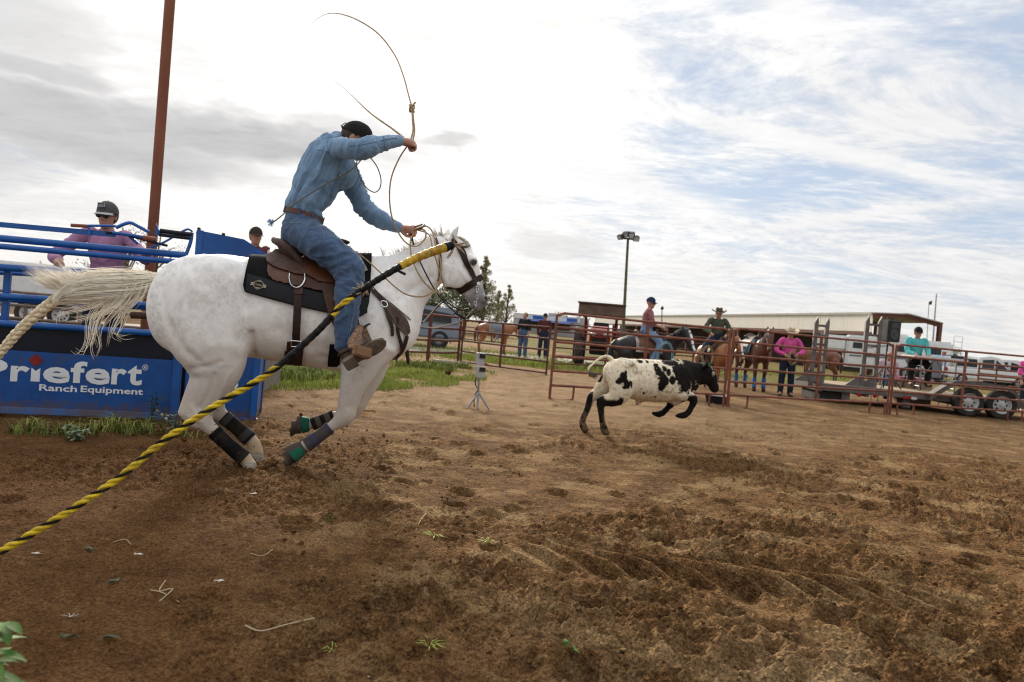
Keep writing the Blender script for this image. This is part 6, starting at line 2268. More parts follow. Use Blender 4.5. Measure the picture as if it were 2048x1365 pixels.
# ================================================================ onlookers, other horses
def person(label, base, heading, shirt, pants, pose='stand', s=1.0, head='cap', hatmat=None, brim=None, arms=None, sleeves='long', face=None, lean=0.0, shoes=None, res=0.014, glasses=False, legs=None, seat=None, name='person', hair=None, group=None):
    """a figure in its own frame: x forward, y left, z up; arms and legs are joint lists for left and right"""
    root = empty(name, label, 'person', base, heading, group)
    pz = {'stand': 0.93, 'ride': 0.06, 'sit': 0.08}[pose] * (s if pose == 'stand' else 1)
    V3 = lambda x, y, z: Vector((x, y, z)) * s
    pel = Vector((0, 0, pz)) if pose != 'stand' else V3(0, 0, 0.93)
    up = Vector((math.sin(lean), 0, math.cos(lean)))
    waist = pel + up * 0.13 * s
    chest = pel + up * 0.38 * s
    neck = pel + up * 0.53 * s
    hd = pel + up * 0.68 * s + Vector((0.02 * s, 0, 0))
    sh = {q: pel + up * 0.49 * s + Vector((0, q * 0.185 * s, 0)) for q in (1, -1)}
    A = {}
    arms = arms or {}
    for q in (1, -1):
        d = arms.get(q, ((0.02, q * 0.05, -0.28), (0.10, q * 0.03, -0.52)))
        A[q] = [sh[q], sh[q] + Vector(d[0]) * s, sh[q] + Vector(d[1]) * s]
    Lg = {}
    for q in (1, -1):
        if pose == 'stand':
            d = (legs or {}).get(q, ((0.02, q * 0.02, -0.43), (0.0, q * 0.03, -0.84)))
        elif pose == 'ride':
            d = (legs or {}).get(q, ((0.33, q * 0.24, -0.24), (0.18, q * 0.27, -0.66)))
        else:
            d = (legs or {}).get(q, ((0.40, q * 0.06, 0.0), (0.42, q * 0.06, -0.42)))
        h = pel + Vector((0, q * 0.09, 0)) * s
        Lg[q] = [h, h + Vector(d[0]) * s, h + Vector(d[1]) * s]
    pts = [hd, pel] + [p for q in A for p in A[q]] + [p for q in Lg for p in Lg[q]]
    lo = Vector([min(p[i] for p in pts) - 0.22 * s for i in range(3)])
    hi = Vector([max(p[i] for p in pts) + 0.22 * s for i in range(3)])
    face = face if face is not None else (1, 0, 0)
    v = Vol(lo, hi, res * 0.8)
    P0, hr = head_into(v, hd, face, s * 1.02)
    P = lambda f, l, u: Vector(P0(f, l, u))
    v.chain([neck - up * 0.02, hd - Vector((0, 0, 0.03 * s))], [0.055 * s, 0.052 * s], k=0.02)
    v.chain([pel, waist, chest, neck], [0.11 * s, 0.10 * s, 0.105 * s, 0.055 * s], [1.15, 1.12, 1.2, 1.1], k=0.03)
    for q in (1, -1):
        v.chain(A[q], [0.050 * s, 0.040 * s, 0.027 * s], k=0.03)
        f = (A[q][2] - A[q][1]).normalized()
        fist_into(v, A[q][2], f, Vector((0, 0, 1)) if abs(f.z) < 0.8 else Vector((1, 0, 0)), s, q)
        v.chain(Lg[q], [0.08 * s, 0.058 * s, 0.042 * s], k=0.03)
        v.chain([Lg[q][2], Lg[q][2] + Vector((0.12, q * 0.02, -0.05)) * s], [0.04 * s, 0.035 * s], k=0.02)
    skin_object('body', v, SKIN(), root, None, 1)
    # shirt
    v = Vol(lo, hi, res)
    v.chain([waist - up * 0.04 * s, waist + up * 0.06 * s, chest, neck - up * 0.05 * s], [0.122 * s, 0.124 * s, 0.130 * s, 0.075 * s], [1.2, 1.18, 1.28, 1.35], k=0.03)
    for q in (1, -1):
        end = 1.0 if sleeves == 'long' else 0.15
        p2 = A[q][1].lerp(A[q][2], end * 0.96)
        v.chain([chest.lerp(sh[q], 0.6), sh[q], A[q][1], p2], [0.066 * s, 0.064 * s, 0.056 * s, 0.045 * s if end > 0.5 else 0.058 * s], k=0.03)
    v.chain([neck + Vector((0.03, q * 0.045, -0.01)) * s for q in (1, 0, -1)], 0.03 * s, k=0.02)
    skin_object('shirt', v, shirt, root, None, 1, lambda V: fold(V, 0.014, 8, hash(label) % 17, (1.4, 1.2, 0.8)))
    # trousers
    v = Vol(lo, hi, res)
    v.chain([waist, pel], [0.125 * s, 0.135 * s], [1.2, 1.25], k=0.03)
    for q in (1, -1):
        v.chain([pel + Vector((0, q * 0.06 * s, 0)), Lg[q][0], Lg[q][1], Lg[q][2] - Vector((0, 0, 0.0))], [0.11 * s, 0.105 * s, 0.080 * s, 0.066 * s], k=0.03)
    skin_object('trousers', v, pants, root, None, 1, lambda V: fold(V, 0.010, 9, 4, (1, 1, 1.6)))
    sm = shoes or M('dark_boots', (0.05, 0.032, 0.022), rough=0.6)
    for q in (1, -1):
        a = Lg[q][2]
        v = Vol(a - Vector((0.22, 0.2, 0.25)) * s, a + Vector((0.4, 0.2, 0.15)) * s, res)
        v.chain([a, a + Vector((0.0, 0, -0.05)) * s], 0.05 * s, k=0.02)
        v.chain([a + Vector((-0.04, 0, -0.06)) * s, a + Vector((0.08, q * 0.015, -0.06)) * s, a + Vector((0.17, q * 0.03, -0.07)) * s], [0.042 * s, 0.042 * s, 0.030 * s], k=0.02)
        skin_object('boot', v, sm, root, None, 1)
    if hair:
        hv = Vol(hd - Vector((0.2, 0.2, 0.25)), hd + Vector((0.2, 0.2, 0.2)), 0.012)
        hv.ball(P(-0.02, 0, 0.015), (0.108 * s, 0.090 * s, 0.105 * s), rot=hr)
        hv.ball(P(0.08, 0, -0.03), (0.085 * s, 0.13 * s, 0.15 * s), k=0.01, rot=hr, sub_op=True)
        skin_object('hair', hv, hair, root, None, 1)
    if head == 'cap':
        cap_build(root, P, s, hatmat, brim)
    elif head == 'hat':
        hat_build(root, P, s, hatmat)
    if glasses:
        g = B()
        for q in (1, -1):
            g.ball(P(0.098, q * 0.034, 0.004), (0.010 * s, 0.027 * s, 0.021 * s), 12, 8, Matrix([list(r) for r in hr]).transposed())
            g.tube([P(0.096, q * 0.06, 0.010), P(0.03, q * 0.082, 0.010), P(-0.01, q * 0.084, 0.006)], 0.004 * s, 5)
        g.tube([P(0.106, 0.02, 0.01), P(0.106, -0.02, 0.01)], 0.004 * s, 5)
        g.build('sunglasses', M('dark_glass', (0.01, 0.008, 0.007), rough=0.12, var=0), root, True)
    return root, P


def place(px, py, depth, z=0.0):
    p = at(px, py, depth)
    return Vector((p.x, p.y, z))


def bg_horse(label, base, heading, coat, points, s=1.0, turn=0.0, drop=0.0, blaze=None, name='horse', res=0.02, mane=None, boots=None, socks=None):
    """a horse at rest: x forward; turn swings the head sideways, drop lowers it"""
    root = empty(name, label, 'horse', base, heading)
    V3 = lambda x, y, z: Vector((x, y, z)) * s
    v = Vol(V3(-1.05, -0.75, -0.02), V3(1.55, 0.75, 2.15), res * s)
    v.chain([V3(-0.62, 0, 1.18), V3(-0.35, 0, 1.20), V3(0.0, 0, 1.14), V3(0.35, 0, 1.13), V3(0.60, 0, 1.16)], [0.25 * s, 0.31 * s, 0.31 * s, 0.32 * s, 0.24 * s], [0.85, 0.82, 0.86, 0.78, 0.72], k=0.03)
    for q in (1, -1):
        v.ball(V3(-0.60, q * 0.13, 1.13), (0.22 * s, 0.13 * s, 0.28 * s), k=0.05)
        v.ball(V3(0.52, q * 0.13, 1.10), (0.19 * s, 0.10 * s, 0.27 * s), k=0.05)
        v.chain([V3(0.50, q * 0.15, 0.98), V3(0.50, q * 0.15, 0.74), V3(0.50, q * 0.14, 0.50), V3(0.50, q * 0.14, 0.28), V3(0.50, q * 0.14, 0.16), V3(0.53, q * 0.14, 0.04)], [0.11 * s, 0.075 * s, 0.055 * s, 0.036 * s, 0.046 * s, 0.058 * s], k=0.04)
        v.chain([V3(-0.58, q * 0.16, 1.02), V3(-0.56, q * 0.15, 0.80), V3(-0.72, q * 0.14, 0.56), V3(-0.72, q * 0.14, 0.30), V3(-0.70, q * 0.14, 0.16), V3(-0.66, q * 0.14, 0.04)], [0.17 * s, 0.12 * s, 0.062 * s, 0.040 * s, 0.048 * s, 0.058 * s], k=0.04)
    ct, stn = math.cos(turn), math.sin(turn)
    n0 = V3(0.55, 0, 1.30)
    poll = V3(0.62 + 0.42 * math.cos(turn * 0.5), 0.40 * math.sin(turn * 0.5), 1.80 - drop)
    v.chain([V3(0.48, 0, 1.24), n0.lerp(poll, 0.45), poll], [0.27 * s, 0.18 * s, 0.125 * s], [0.6, 0.55, 0.65], k=0.07)
    hd = Vector((ct, stn, 0)); hl = Vector((-stn, ct, 0)); down = Vector((0, 0, -1))
    ax = (hd * 0.55 + down * 0.83).normalized()
    fw = (hd * 0.83 + down * -0.55).normalized()
    Hp = lambda a, b, c: poll + (ax * a + hl * b + fw * c) * s
    v.chain([Hp(0.0, 0, 0.05), Hp(0.20, 0, 0.02), Hp(0.40, 0, 0.0), Hp(0.54, 0, 0.0)], [0.105 * s, 0.12 * s, 0.085 * s, 0.075 * s], 0.85 if abs(stn) > 0.6 else 0.68, k=0.03)
    for q in (1, -1):
        v.chain([Hp(-0.05, q * 0.06, 0.03), Hp(-0.15, q * 0.07, 0.04), Hp(-0.22, q * 0.065, 0.05)], [0.034 * s, 0.034 * s, 0.008 * s], k=0.02)
    v.chain([V3(-0.84, 0, 1.32), V3(-0.93, 0, 1.15), V3(-0.95, 0, 0.85), V3(-0.93, 0, 0.55)], [0.04 * s, 0.065 * s, 0.075 * s, 0.03 * s], k=0.03)

    def colour(V, Q):
        c = np.tile(np.array(coat), (len(V), 1))
        n = fbm(V[:, 0] * 6, V[:, 1] * 6, V[:, 2] * 6, octv=3)
        c = c * (0.75 + 0.5 * n[:, None])
        c = mixc(c, points, sstep(V[:, 2] + 0.1 * (n - 0.5), 0.62 * s, 0.40 * s) if socks is None else sstep(V[:, 2], 0.30 * s, 0.24 * s))
        if blaze is not None:
            w = (V - np.array(poll)) / s
            a, b, f = w @ np.array(ax), w @ np.array(hl), w @ np.array(fw)
            wid = 0.040 * blaze
            c = mixc(c, (0.72, 0.68, 0.62), sstep(np.abs(b), wid + 0.012, wid - 0.012) * (f > 0.01) * sstep(a, -0.02, 0.04) * sstep(a, 0.60, 0.52))
        tail = (V[:, 0] < -0.86 * s)
        c = mixc(c, mane or points, tail.astype(float))
        return c
    mat = M('bay_coat', (1, 1, 1), rough=0.5, attr=True, var=0.08, scale=10, spec=0.3, sheen=0.1)
    skin_object('body', v, mat, root, colour, 2)
    rg = random.Random(len(label))
    b = B()
    for i in range(150):
        t = rg.random()
        p = n0.lerp(poll, t) + Vector((-0.11 - 0.04 * (1 - t), 0, 0.13)) * s
        e = p + Vector((-0.03, rg.choice((-1, 1)) * rg.uniform(0.06, 0.16), -rg.uniform(0.08, 0.25))) * s
        b.tube([p, (p + e) / 2 + Vector((0, 0, 0.03 * s)), e], [0.008 * s, 0.007 * s, 0.002 * s], 3, False)
    for i in range(25):
        p = Hp(-0.06, rg.uniform(-0.03, 0.03), 0.10)
        b.tube([p, Hp(0.10, rg.uniform(-0.05, 0.05), 0.15)], [0.008 * s, 0.002 * s], 3, False)
    b.build('mane', M('mane_%.2f' % (sum(mane or points)), tuple(mane or points), rough=0.7), root, True, sharp=0)
    for q in (1, -1):
        B().ball(Hp(0.14, q * 0.088, 0.06), 0.022 * s, 8, 6).build('eye', MATS['dark_eye'], root, True)
    # bridle
    b = B()
    br = M('dark_leather', (0.05, 0.03, 0.02))
    for q in (1, -1):
        b.tube([Hp(-0.02, q * 0.06, 0.05), Hp(0.2, q * 0.105, 0.02), Hp(0.42, q * 0.085, 0.0)], 0.009 * s, 5, True, 3)
    b.tube([Hp(0.40, 0.088 * math.sin(a), 0.10 * math.cos(a)) for a in np.linspace(0, 6.28, 18)], 0.010 * s, 5, False)
    b.tube([Hp(0.06, q * 0.10, 0.10 - 0.05 * abs(q)) for q in np.linspace(-1, 1, 7)], 0.009 * s, 5)
    b.build('bridle', br, root, True)
    if boots is not None:
        for x in (0.50, -0.71):
            for q in (1, -1):
                B().tube([V3(x, q * 0.14, 0.40), V3(x, q * 0.14, 0.20), V3(x + 0.01, q * 0.14, 0.12)], [0.056 * s, 0.056 * s, 0.07 * s], 12).build('leg_boot', boots, root, True)
    return root, Hp


def bg_saddle(label, base, heading, s, mat, padmat, stirrups=True):
    """western saddle and blanket on a standing horse"""
    root = empty('saddle', label, 'saddle', base, heading)
    V3 = lambda x, y, z: Vector((x, y, z)) * s
    rows = []
    for i in range(9):
        x = -0.36 + 0.72 * i / 8
        rows.append([V3(x, 0.325 * math.sin(a), 1.145 + 0.355 * math.cos(a)) for a in np.linspace(-1.75, 1.75, 17)])
    B().sheet(rows, 0.02 * s).build('blanket', padmat, root, True)
    v = Vol(V3(-0.4, -0.45, 1.0), V3(0.45, 0.45, 1.9), 0.02 * s)
    v.chain([V3(-0.25, 0, 1.53), V3(0.0, 0, 1.49), V3(0.24, 0, 1.54)], [0.07 * s, 0.06 * s, 0.07 * s], [2.6, 2.3, 2.0], k=0.03)
    v.chain([V3(-0.28, 0.18, 1.55), V3(-0.31, 0, 1.63), V3(-0.28, -0.18, 1.55)], 0.035 * s, k=0.03)
    v.chain([V3(0.24, 0, 1.55), V3(0.27, 0, 1.68)], [0.05 * s, 0.03 * s], k=0.03)
    v.ball(V3(0.28, 0, 1.70), (0.045 * s, 0.045 * s, 0.02 * s), k=0.01)
    skin_object('seat', v, mat, root)
    for q in (1, -1):
        rows = []
        for i in range(6):
            x = -0.28 + 0.54 * i / 5
            rows.append([V3(x, q * 0.35 * math.sin(a), 1.145 + 0.385 * math.cos(a)) for a in np.linspace(0.35, 1.30, 9)])
        B().sheet(rows, 0.015 * s * (1 if q > 0 else -1)).build('skirt', mat, root, True)
        if stirrups:
            B().prism([V3(-0.06, q * 0.37, 1.25), V3(0.12, q * 0.37, 1.25), V3(0.10, q * 0.40, 0.78), V3(0.0, q * 0.40, 0.78)], (0, q, 0), 0.02 * s).build('fender', mat, root)
            B().tube([V3(0.05, q * 0.41, 0.80), V3(-0.03, q * 0.41, 0.70), V3(-0.03, q * 0.41, 0.64), V3(0.12, q * 0.41, 0.64), V3(0.12, q * 0.41, 0.70), V3(0.05, q * 0.41, 0.80)], 0.018 * s, 6, False).build('stirrup', mat, root, True)
    g = [V3(0.22, 0.35 * math.sin(a), 1.13 + 0.33 * math.cos(a)) for a in np.linspace(1.2, 2 * math.pi - 1.2, 20)]
    B().tube(g, 0.03 * s, 6, False, 0, 0.4).build('cinch', padmat, root, True)
    return root


def build_people():
    cl = lambda n, c, v=0.14: M(n, c, rough=0.88, var=v, scale=9, bump=0.3, bscale=180, spec=0.12)
    jeans = cl('onlooker_jeans', (0.065, 0.105, 0.175))
    djeans = cl('dark_jeans', (0.022, 0.030, 0.050))
    # chute hand in the violet shirt
    b = place(222, 445, 7.05, 0.30)
    st = B().box((-0.6, -0.35, 0.0), (0.7, 0.35, 0.295))
    o = st.build('step', M('grey_planks', (0.20, 0.17, 0.14), rough=0.85), None, loc=(b.x, b.y, 0)); tag(o, 'low wooden step behind the chute under the man in violet', 'step')
    gcap = cl('grey_cap', (0.085, 0.085, 0.080))
    r, P = person('man in violet shirt and grey cap leaning over the blue chute', b, R(-80), cl('violet_shirt', (0.37, 0.185, 0.29)), djeans, s=1.02, hatmat=gcap, brim=cl('pale_brim', (0.38, 0.38, 0.37)), glasses=True,
                  arms={1: ((0.14, 0.22, -0.20), (0.34, 0.30, -0.16)), -1: ((0.12, -0.22, -0.24), (0.34, -0.10, -0.30))}, face=(1, -0.08, -0.12), lean=0.12, res=0.012, hair=M('dark_hair', (0.045, 0.03, 0.02)))
    pb = B(); q = [(-0.034, 0.128), (0.034, 0.128), (0.036, 0.086), (-0.036, 0.086)]
    pb.prism([P(0.112 - 0.10 * (u - 0.086), l, u) for l, u in q], P(1, 0, 0) - P(0, 0, 0), 0.006)
    pt = pb.build('cap_patch', M('patch_dark', (0.05, 0.05, 0.055), rough=0.8), r)
    lb = B()
    f = lambda l, u, k=0.0075: P(0.112 - 0.10 * (u - 0.086) + k, l, u)
    for a, c in (((-0.031, 0.124), (0.031, 0.124)), ((0.031, 0.124), (0.033, 0.090)), ((0.033, 0.090), (-0.033, 0.090)), ((-0.033, 0.090), (-0.031, 0.124))):
        lb.tube([f(*a), f(*c)], 0.0018, 4)
    for k in range(8):
        l = -0.024 + k * 0.0068
        lb.tube([f(l, 0.112), f(l + 0.002, 0.103)], 0.0016, 4)
    lb.tube([f(-0.022, 0.097), f(0.022, 0.097)], 0.0014, 4)
    lb.build('patch_print', M('patch_white', (0.55, 0.55, 0.55), rough=0.8), pt)
    # youngster seen over the saddle
    b = place(510, 490, 9.6, 0.60)
    o = B().box((-0.4, -0.3, 0), (0.4, 0.3, 0.595)).build('mounting_block', MATS['grey_planks'], None, loc=(b.x, b.y, 0)); tag(o, 'wooden block beyond the chute under the youth in dark cap', 'block')
    person('youth in dark cap and maroon shirt watching behind the saddle', b, R(-60), cl('maroon_shirt', (0.13, 0.035, 0.05)), djeans, s=0.94, hatmat=cl('brown_cap', (0.045, 0.035, 0.028)), face=(1, 0.2, -0.05), res=0.014, hair=M('fair_hair', (0.28, 0.19, 0.10)))
    # --- mounted men behind the panels
    hb = place(1292, 690, 15.9, -0.12)
    S = 0.88
    bg_horse('black horse with a white blaze under the rider in the dusty red shirt', hb, R(8), (0.012, 0.010, 0.010), (0.010, 0.008, 0.008), S, turn=R(-62), drop=0.12, blaze=0.9)
    brn = M('worn_saddle_leather', (0.11, 0.05, 0.026), rough=0.55)
    wh = M('pale_blanket', (0.42, 0.38, 0.34), rough=0.9, c2=(0.18, 0.12, 0.10), scale=12)
    f = Frame(hb, R(8))
    bg_saddle('brown saddle with pale blanket on the black horse', hb, R(8), S, brn, wh)
    w = f.world((-0.02, 0, 0)); w.z = hb.z + 1.56 * S
    person('mounted man in dusty red shirt and navy cap on the black horse', w, R(-10), cl('dusty_red_shirt', (0.27, 0.115, 0.12)), cl('light_jeans', (0.13, 0.205, 0.32)), 'ride', 0.98, hatmat=cl('navy_cap', (0.022, 0.035, 0.075)), arms={1: ((0.12, 0.06, -0.26), (0.32, -0.04, -0.34)), -1: ((0.10, -0.06, -0.27), (0.32, 0.02, -0.36))}, sleeves='short', face=(1, -0.55, -0.1), glasses=True, lean=0.04)
    lasso('lariat_coil', 'pale blue rope coiled at the knee of the man on the black horse', f.world((0.28, -0.52, 0)) + Vector((0, 0, 0.80)), 0.30, M('blue_lariat', (0.22, 0.38, 0.42), rough=0.7), R(15), 4)
    hb = place(1432, 690, 17.4, -0.12)
    bg_horse('sorrel horse with flaxen mane facing the arena under the man in green', hb, R(-78), (0.24, 0.085, 0.026), (0.10, 0.035, 0.015), 0.86, turn=R(14), drop=0.18, blaze=1.0, mane=(0.46, 0.26, 0.08))
    f = Frame(hb, R(-78))
    bg_saddle('tan saddle with dark blanket on the flaxen sorrel horse', hb, R(-78), 0.86, M('tan_saddle', (0.22, 0.12, 0.06), rough=0.6), M('dark_blanket', (0.06, 0.05, 0.05), rough=0.9))
    w = f.world((-0.02, 0, 0)); w.z = hb.z + 1.56 * 0.86
    person('mounted man in green shirt and brown western hat', w, R(-95), cl('green_shirt', (0.070, 0.078, 0.052)), djeans, 'ride', 0.98, head='hat', hatmat=cl('brown_hat', (0.10, 0.072, 0.045)), arms={1: ((0.10, 0.12, -0.25), (0.30, 0.0, -0.36)), -1: ((0.12, -0.14, -0.24), (0.32, -0.04, -0.34))}, face=(1, 0.05, -0.1), lean=0.05)
    lasso('lariat_coil', 'tan rope coiled at the shoulder of the flaxen sorrel horse', f.world((0.42, -0.44, 0)) + Vector((0, 0, 0.85)), 0.22, MATS['lariat'], R(10), 4)
    # --- saddled horse on foot with the man in pink
    hb = place(1508, 700, 18.6, 0.0)
    bg_horse('saddled chestnut horse wearing blue boots beside the person in pink', hb, R(-84), (0.105, 0.036, 0.018), (0.045, 0.016, 0.010), 0.93, turn=R(-22), drop=0.12, boots=M('blue_boots', (0.035, 0.15, 0.36), rough=0.8), mane=(0.05, 0.02, 0.012))
    bg_saddle('dark saddle with blue trim on the chestnut horse', hb, R(-84), 0.93, M('dark_saddle', (0.06, 0.032, 0.022), rough=0.6), M('teal_blanket', (0.08, 0.20, 0.28), rough=0.9, c2=(0.05, 0.04, 0.05), scale=14))
    b = place(1576, 720, 17.4, 0.0)
    person('person in bright pink shirt and straw hat standing by the chestnut horse', b, R(-100), cl('pink_shirt', (0.62, 0.095, 0.30)), djeans, s=1.0, head='hat', hatmat=cl('straw_hat', (0.50, 0.40, 0.26)), arms={1: ((0.06, 0.14, -0.26), (0.24, -0.02, -0.34)), -1: ((0.06, -0.14, -0.26), (0.24, 0.02, -0.36))}, face=(1, 0.1, -0.25), lean=0.03)
    lasso('lariat_coil', 'tan rope coil held by the person in pink', b + Vector((-0.02, -0.34, 0.98)), 0.16, MATS['lariat'], R(0), 5)
    # --- left background
    hb = place(988, 690, 26.0, 0.0)
    bg_horse('sorrel horse with grey saddle behind the gate near the gray timer post', hb, R(12), (0.23, 0.080, 0.028), (0.11, 0.04, 0.018), 0.80, turn=R(30), drop=0.5, socks=1)
    bg_saddle('grey saddle and blanket on the sorrel behind the gate', hb, R(12), 0.80, M('grey_saddle', (0.16, 0.16, 0.18), rough=0.7), M('grey_blanket', (0.26, 0.22, 0.21), rough=0.9))
    person('onlooker in black shirt and jeans beside the far sorrel horse', place(1046, 690, 25.0), R(-120), cl('black_shirt', (0.018, 0.018, 0.022)), jeans, s=0.98, head='none', hair=M('dark_hair', (0.045, 0.03, 0.02)), sleeves='short', res=0.018)
    person('onlooker in dark red shirt behind the gate end', place(1086, 690, 26.5), R(-100), cl('dark_red_shirt', (0.09, 0.025, 0.025)), djeans, s=1.0, hatmat=cl('black_cap2', (0.02, 0.02, 0.02)), res=0.018)
    hb = place(1640, 700, 25.5, 0.0)
    bg_horse('bay horse turned away behind the trailer ramps', hb, R(172), (0.15, 0.055, 0.025), (0.05, 0.02, 0.012), 0.86, turn=R(10), drop=0.35)


def lasso(name, label, c, r, mat, rz, n=4):
    b = B()
    rg = random.Random(int(r * 1000))
    for i in range(n):
        rr = r * (1 + rg.uniform(-0.12, 0.12))
        o = Vector((rg.gauss(0, 0.02), rg.gauss(0, 0.015), rg.gauss(0, 0.02)))
        b.tube([o + Vector((math.cos(a) * rr * 0.62 * math.cos(rz), math.cos(a) * rr * 0.62 * math.sin(rz) + 0.02 * math.sin(3 * a), math.sin(a) * rr)) for a in np.linspace(0, 2 * math.pi, 26)], 0.007, 5, False)
    o = b.build(name, mat, None, True)
    o.location = c
    tag(o, label, 'rope')


build_people()
# ================================================================ fences, machines, buildings, trees
def add_panel(label, A, Bp, H=1.5, rails=6, mids=(), legs=(), round_ends=(True, True), r=0.024, mat=None, group='portable rust-red pipe panels', name='fence_panel', zb=0.24):
    """a pipe panel between two ground points: bent end posts, rails, middle posts, feet"""
    A, Bp = Vector((A.x, A.y, 0)), Vector((Bp.x, Bp.y, 0))
    d = Bp - A
    L = d.length
    h = math.atan2(d.y, d.x)
    mat = mat or MATS['panel_rust']
    root = empty(name, label, 'fence panel', A, h, group)
    zs = [zb + (H - zb) * k / (rails - 1) for k in range(rails)]
    c = 0.14
    for e, x in ((0, 0.0), (1, L)):
        sg = 1 if e == 0 else -1
        pts = [Vector((x, 0, -0.03)), Vector((x, 0, H - c)), Vector((x + sg * c * 0.30, 0, H - c * 0.30)), Vector((x + sg * c, 0, H))] if round_ends[e] else [Vector((x, 0, -0.03)), Vector((x, 0, H + 0.03))]
        B().tube(pts, r, 8, True, 4 if round_ends[e] else 0).build('post', mat, root, True)
    for k, z in enumerate(zs):
        i0, i1 = (c if round_ends[0] and k == rails - 1 else 0.0), (L - c if round_ends[1] and k == rails - 1 else L)
        B().tube([Vector((i0, 0, z)), Vector((L / 2, 0, z - 0.008)), Vector((i1, 0, z))], r * 0.92, 8).build('rail', mat, root, True)
    for x in mids:
        B().bar((x * L, 0.0, zb), (x * L, 0.0, H), 0.06, 0.03, (0, 1, 0)).build('upright', mat, root, bevel=0.004)
    for x in legs:
        w = 0.22
        B().tube([Vector((x * L - w, 0, zb)), Vector((x * L - w, 0, 0.06)), Vector((x * L - w + 0.05, 0, 0.0)), Vector((x * L + w - 0.05, 0, 0.0)), Vector((x * L + w, 0, 0.06)), Vector((x * L + w, 0, zb))], r * 0.8, 7, True, 3).build('foot', mat, root, True)
    return root


def build_fences():
    M('panel_rust', (0.215, 0.070, 0.038), rough=0.62, c2=(0.12, 0.038, 0.022), scale=6, bump=0.2, bscale=60, speck=((0.05, 0.03, 0.025), 30, 0.62, 0.6))
    M('pipe_rust', (0.120, 0.038, 0.024), rough=0.75, c2=(0.070, 0.024, 0.017), scale=7, bump=0.2, bscale=60)
    a0, a1, a2, a3 = at_z(1099, 799), at_z(1446, 815), at_z(1773, 829), at_z(2066, 846)
    add_panel('rust-red pipe panel directly behind the running calf', a0, a1, 1.47, 6, (0.50,), (0.0 + 0.06, 0.97), (True, True))
    g = (a2 - a1).normalized() * 0.09
    add_panel('rust-red pipe panel in front of the person in pink', a1 + g, a2, 1.50, 6, (0.52,), (0.06, 0.93), (True, True))
    add_panel('rust-red pipe panel in front of the flatbed trailer wheels', a2 + g, a3, 1.50, 6, (0.47,), (0.10, 0.86), (True, False))
    # permanent pipe fence on the left and its gate
    p0, p1, p2, p3 = at_z(560, 722), at_z(853, 728), at_z(915, 727), at_z(1092, 751)
    add_panel('pipe fence run beyond the grass, left of the thick post', p0, p1, 1.25, 4, (0.33, 0.66), (), (False, False), 0.030, MATS['pipe_rust'], 'rusty pipe fence on the grass side', zb=0.30)
    add_panel('short pipe fence run between two posts under the horse muzzle', p1 + Vector((0.03, 0, 0)), p2, 1.28, 4, (), (), (False, False), 0.036, MATS['pipe_rust'], 'rusty pipe fence on the grass side', zb=0.30)
    add_panel('long pipe gate between thick post and tall panel, sorrel horse behind', p2 + Vector((0.08, 0, 0)), p3, 1.22, 5, (0.48,), (), (False, False), 0.026, MATS['pipe_rust'], 'rusty pipe fence on the grass side', zb=0.06)
    # second line beyond
    f0, f1, f2 = place(1108, 720, 19.5), place(1300, 720, 22.5), place(1460, 720, 25.0)
    add_panel('far pipe panel beyond the calf, beside the red tractor', f0, f1, 1.35, 6, (0.5,), (), (False, False), 0.024, MATS['pipe_rust'], 'far pipe fence line', zb=0.2)
    add_panel('far pipe panel behind the mounted men', f1 + Vector((0.06, 0, 0)), f2, 1.35, 6, (0.5,), (), (False, False), 0.024, MATS['pipe_rust'], 'far pipe fence line', zb=0.2)
    q0, q1 = place(900, 690, 34), place(1010, 690, 33)
    add_panel('low dark pipe fence in the field behind the parked pickup', q0, q1, 1.2, 4, (0.25, 0.5, 0.75), (), (False, False), 0.03, MATS['pipe_rust'], 'far pipe fence line', zb=0.3)
    q0, q1 = place(1958, 740, 30), place(2080, 740, 29)
    add_panel('distant rust fence behind the trailer fender at the picture edge', q0, q1, 1.3, 6, (0.3, 0.7), (), (False, False), 0.04, MATS['panel_rust'], 'far pipe fence line', zb=0.2)
    q0, q1 = at(-60, 625, 13), at(300, 640, 13.5)
    add_panel('weathered pipe fence seen through the chute rails', Vector((q0.x, q0.y, 0)), Vector((q1.x, q1.y, 0)), 1.0, 4, (0.3, 0.6), (), (False, False), 0.03, M('grey_pipe', (0.16, 0.12, 0.10), rough=0.8), 'far pipe fence line', zb=0.25)


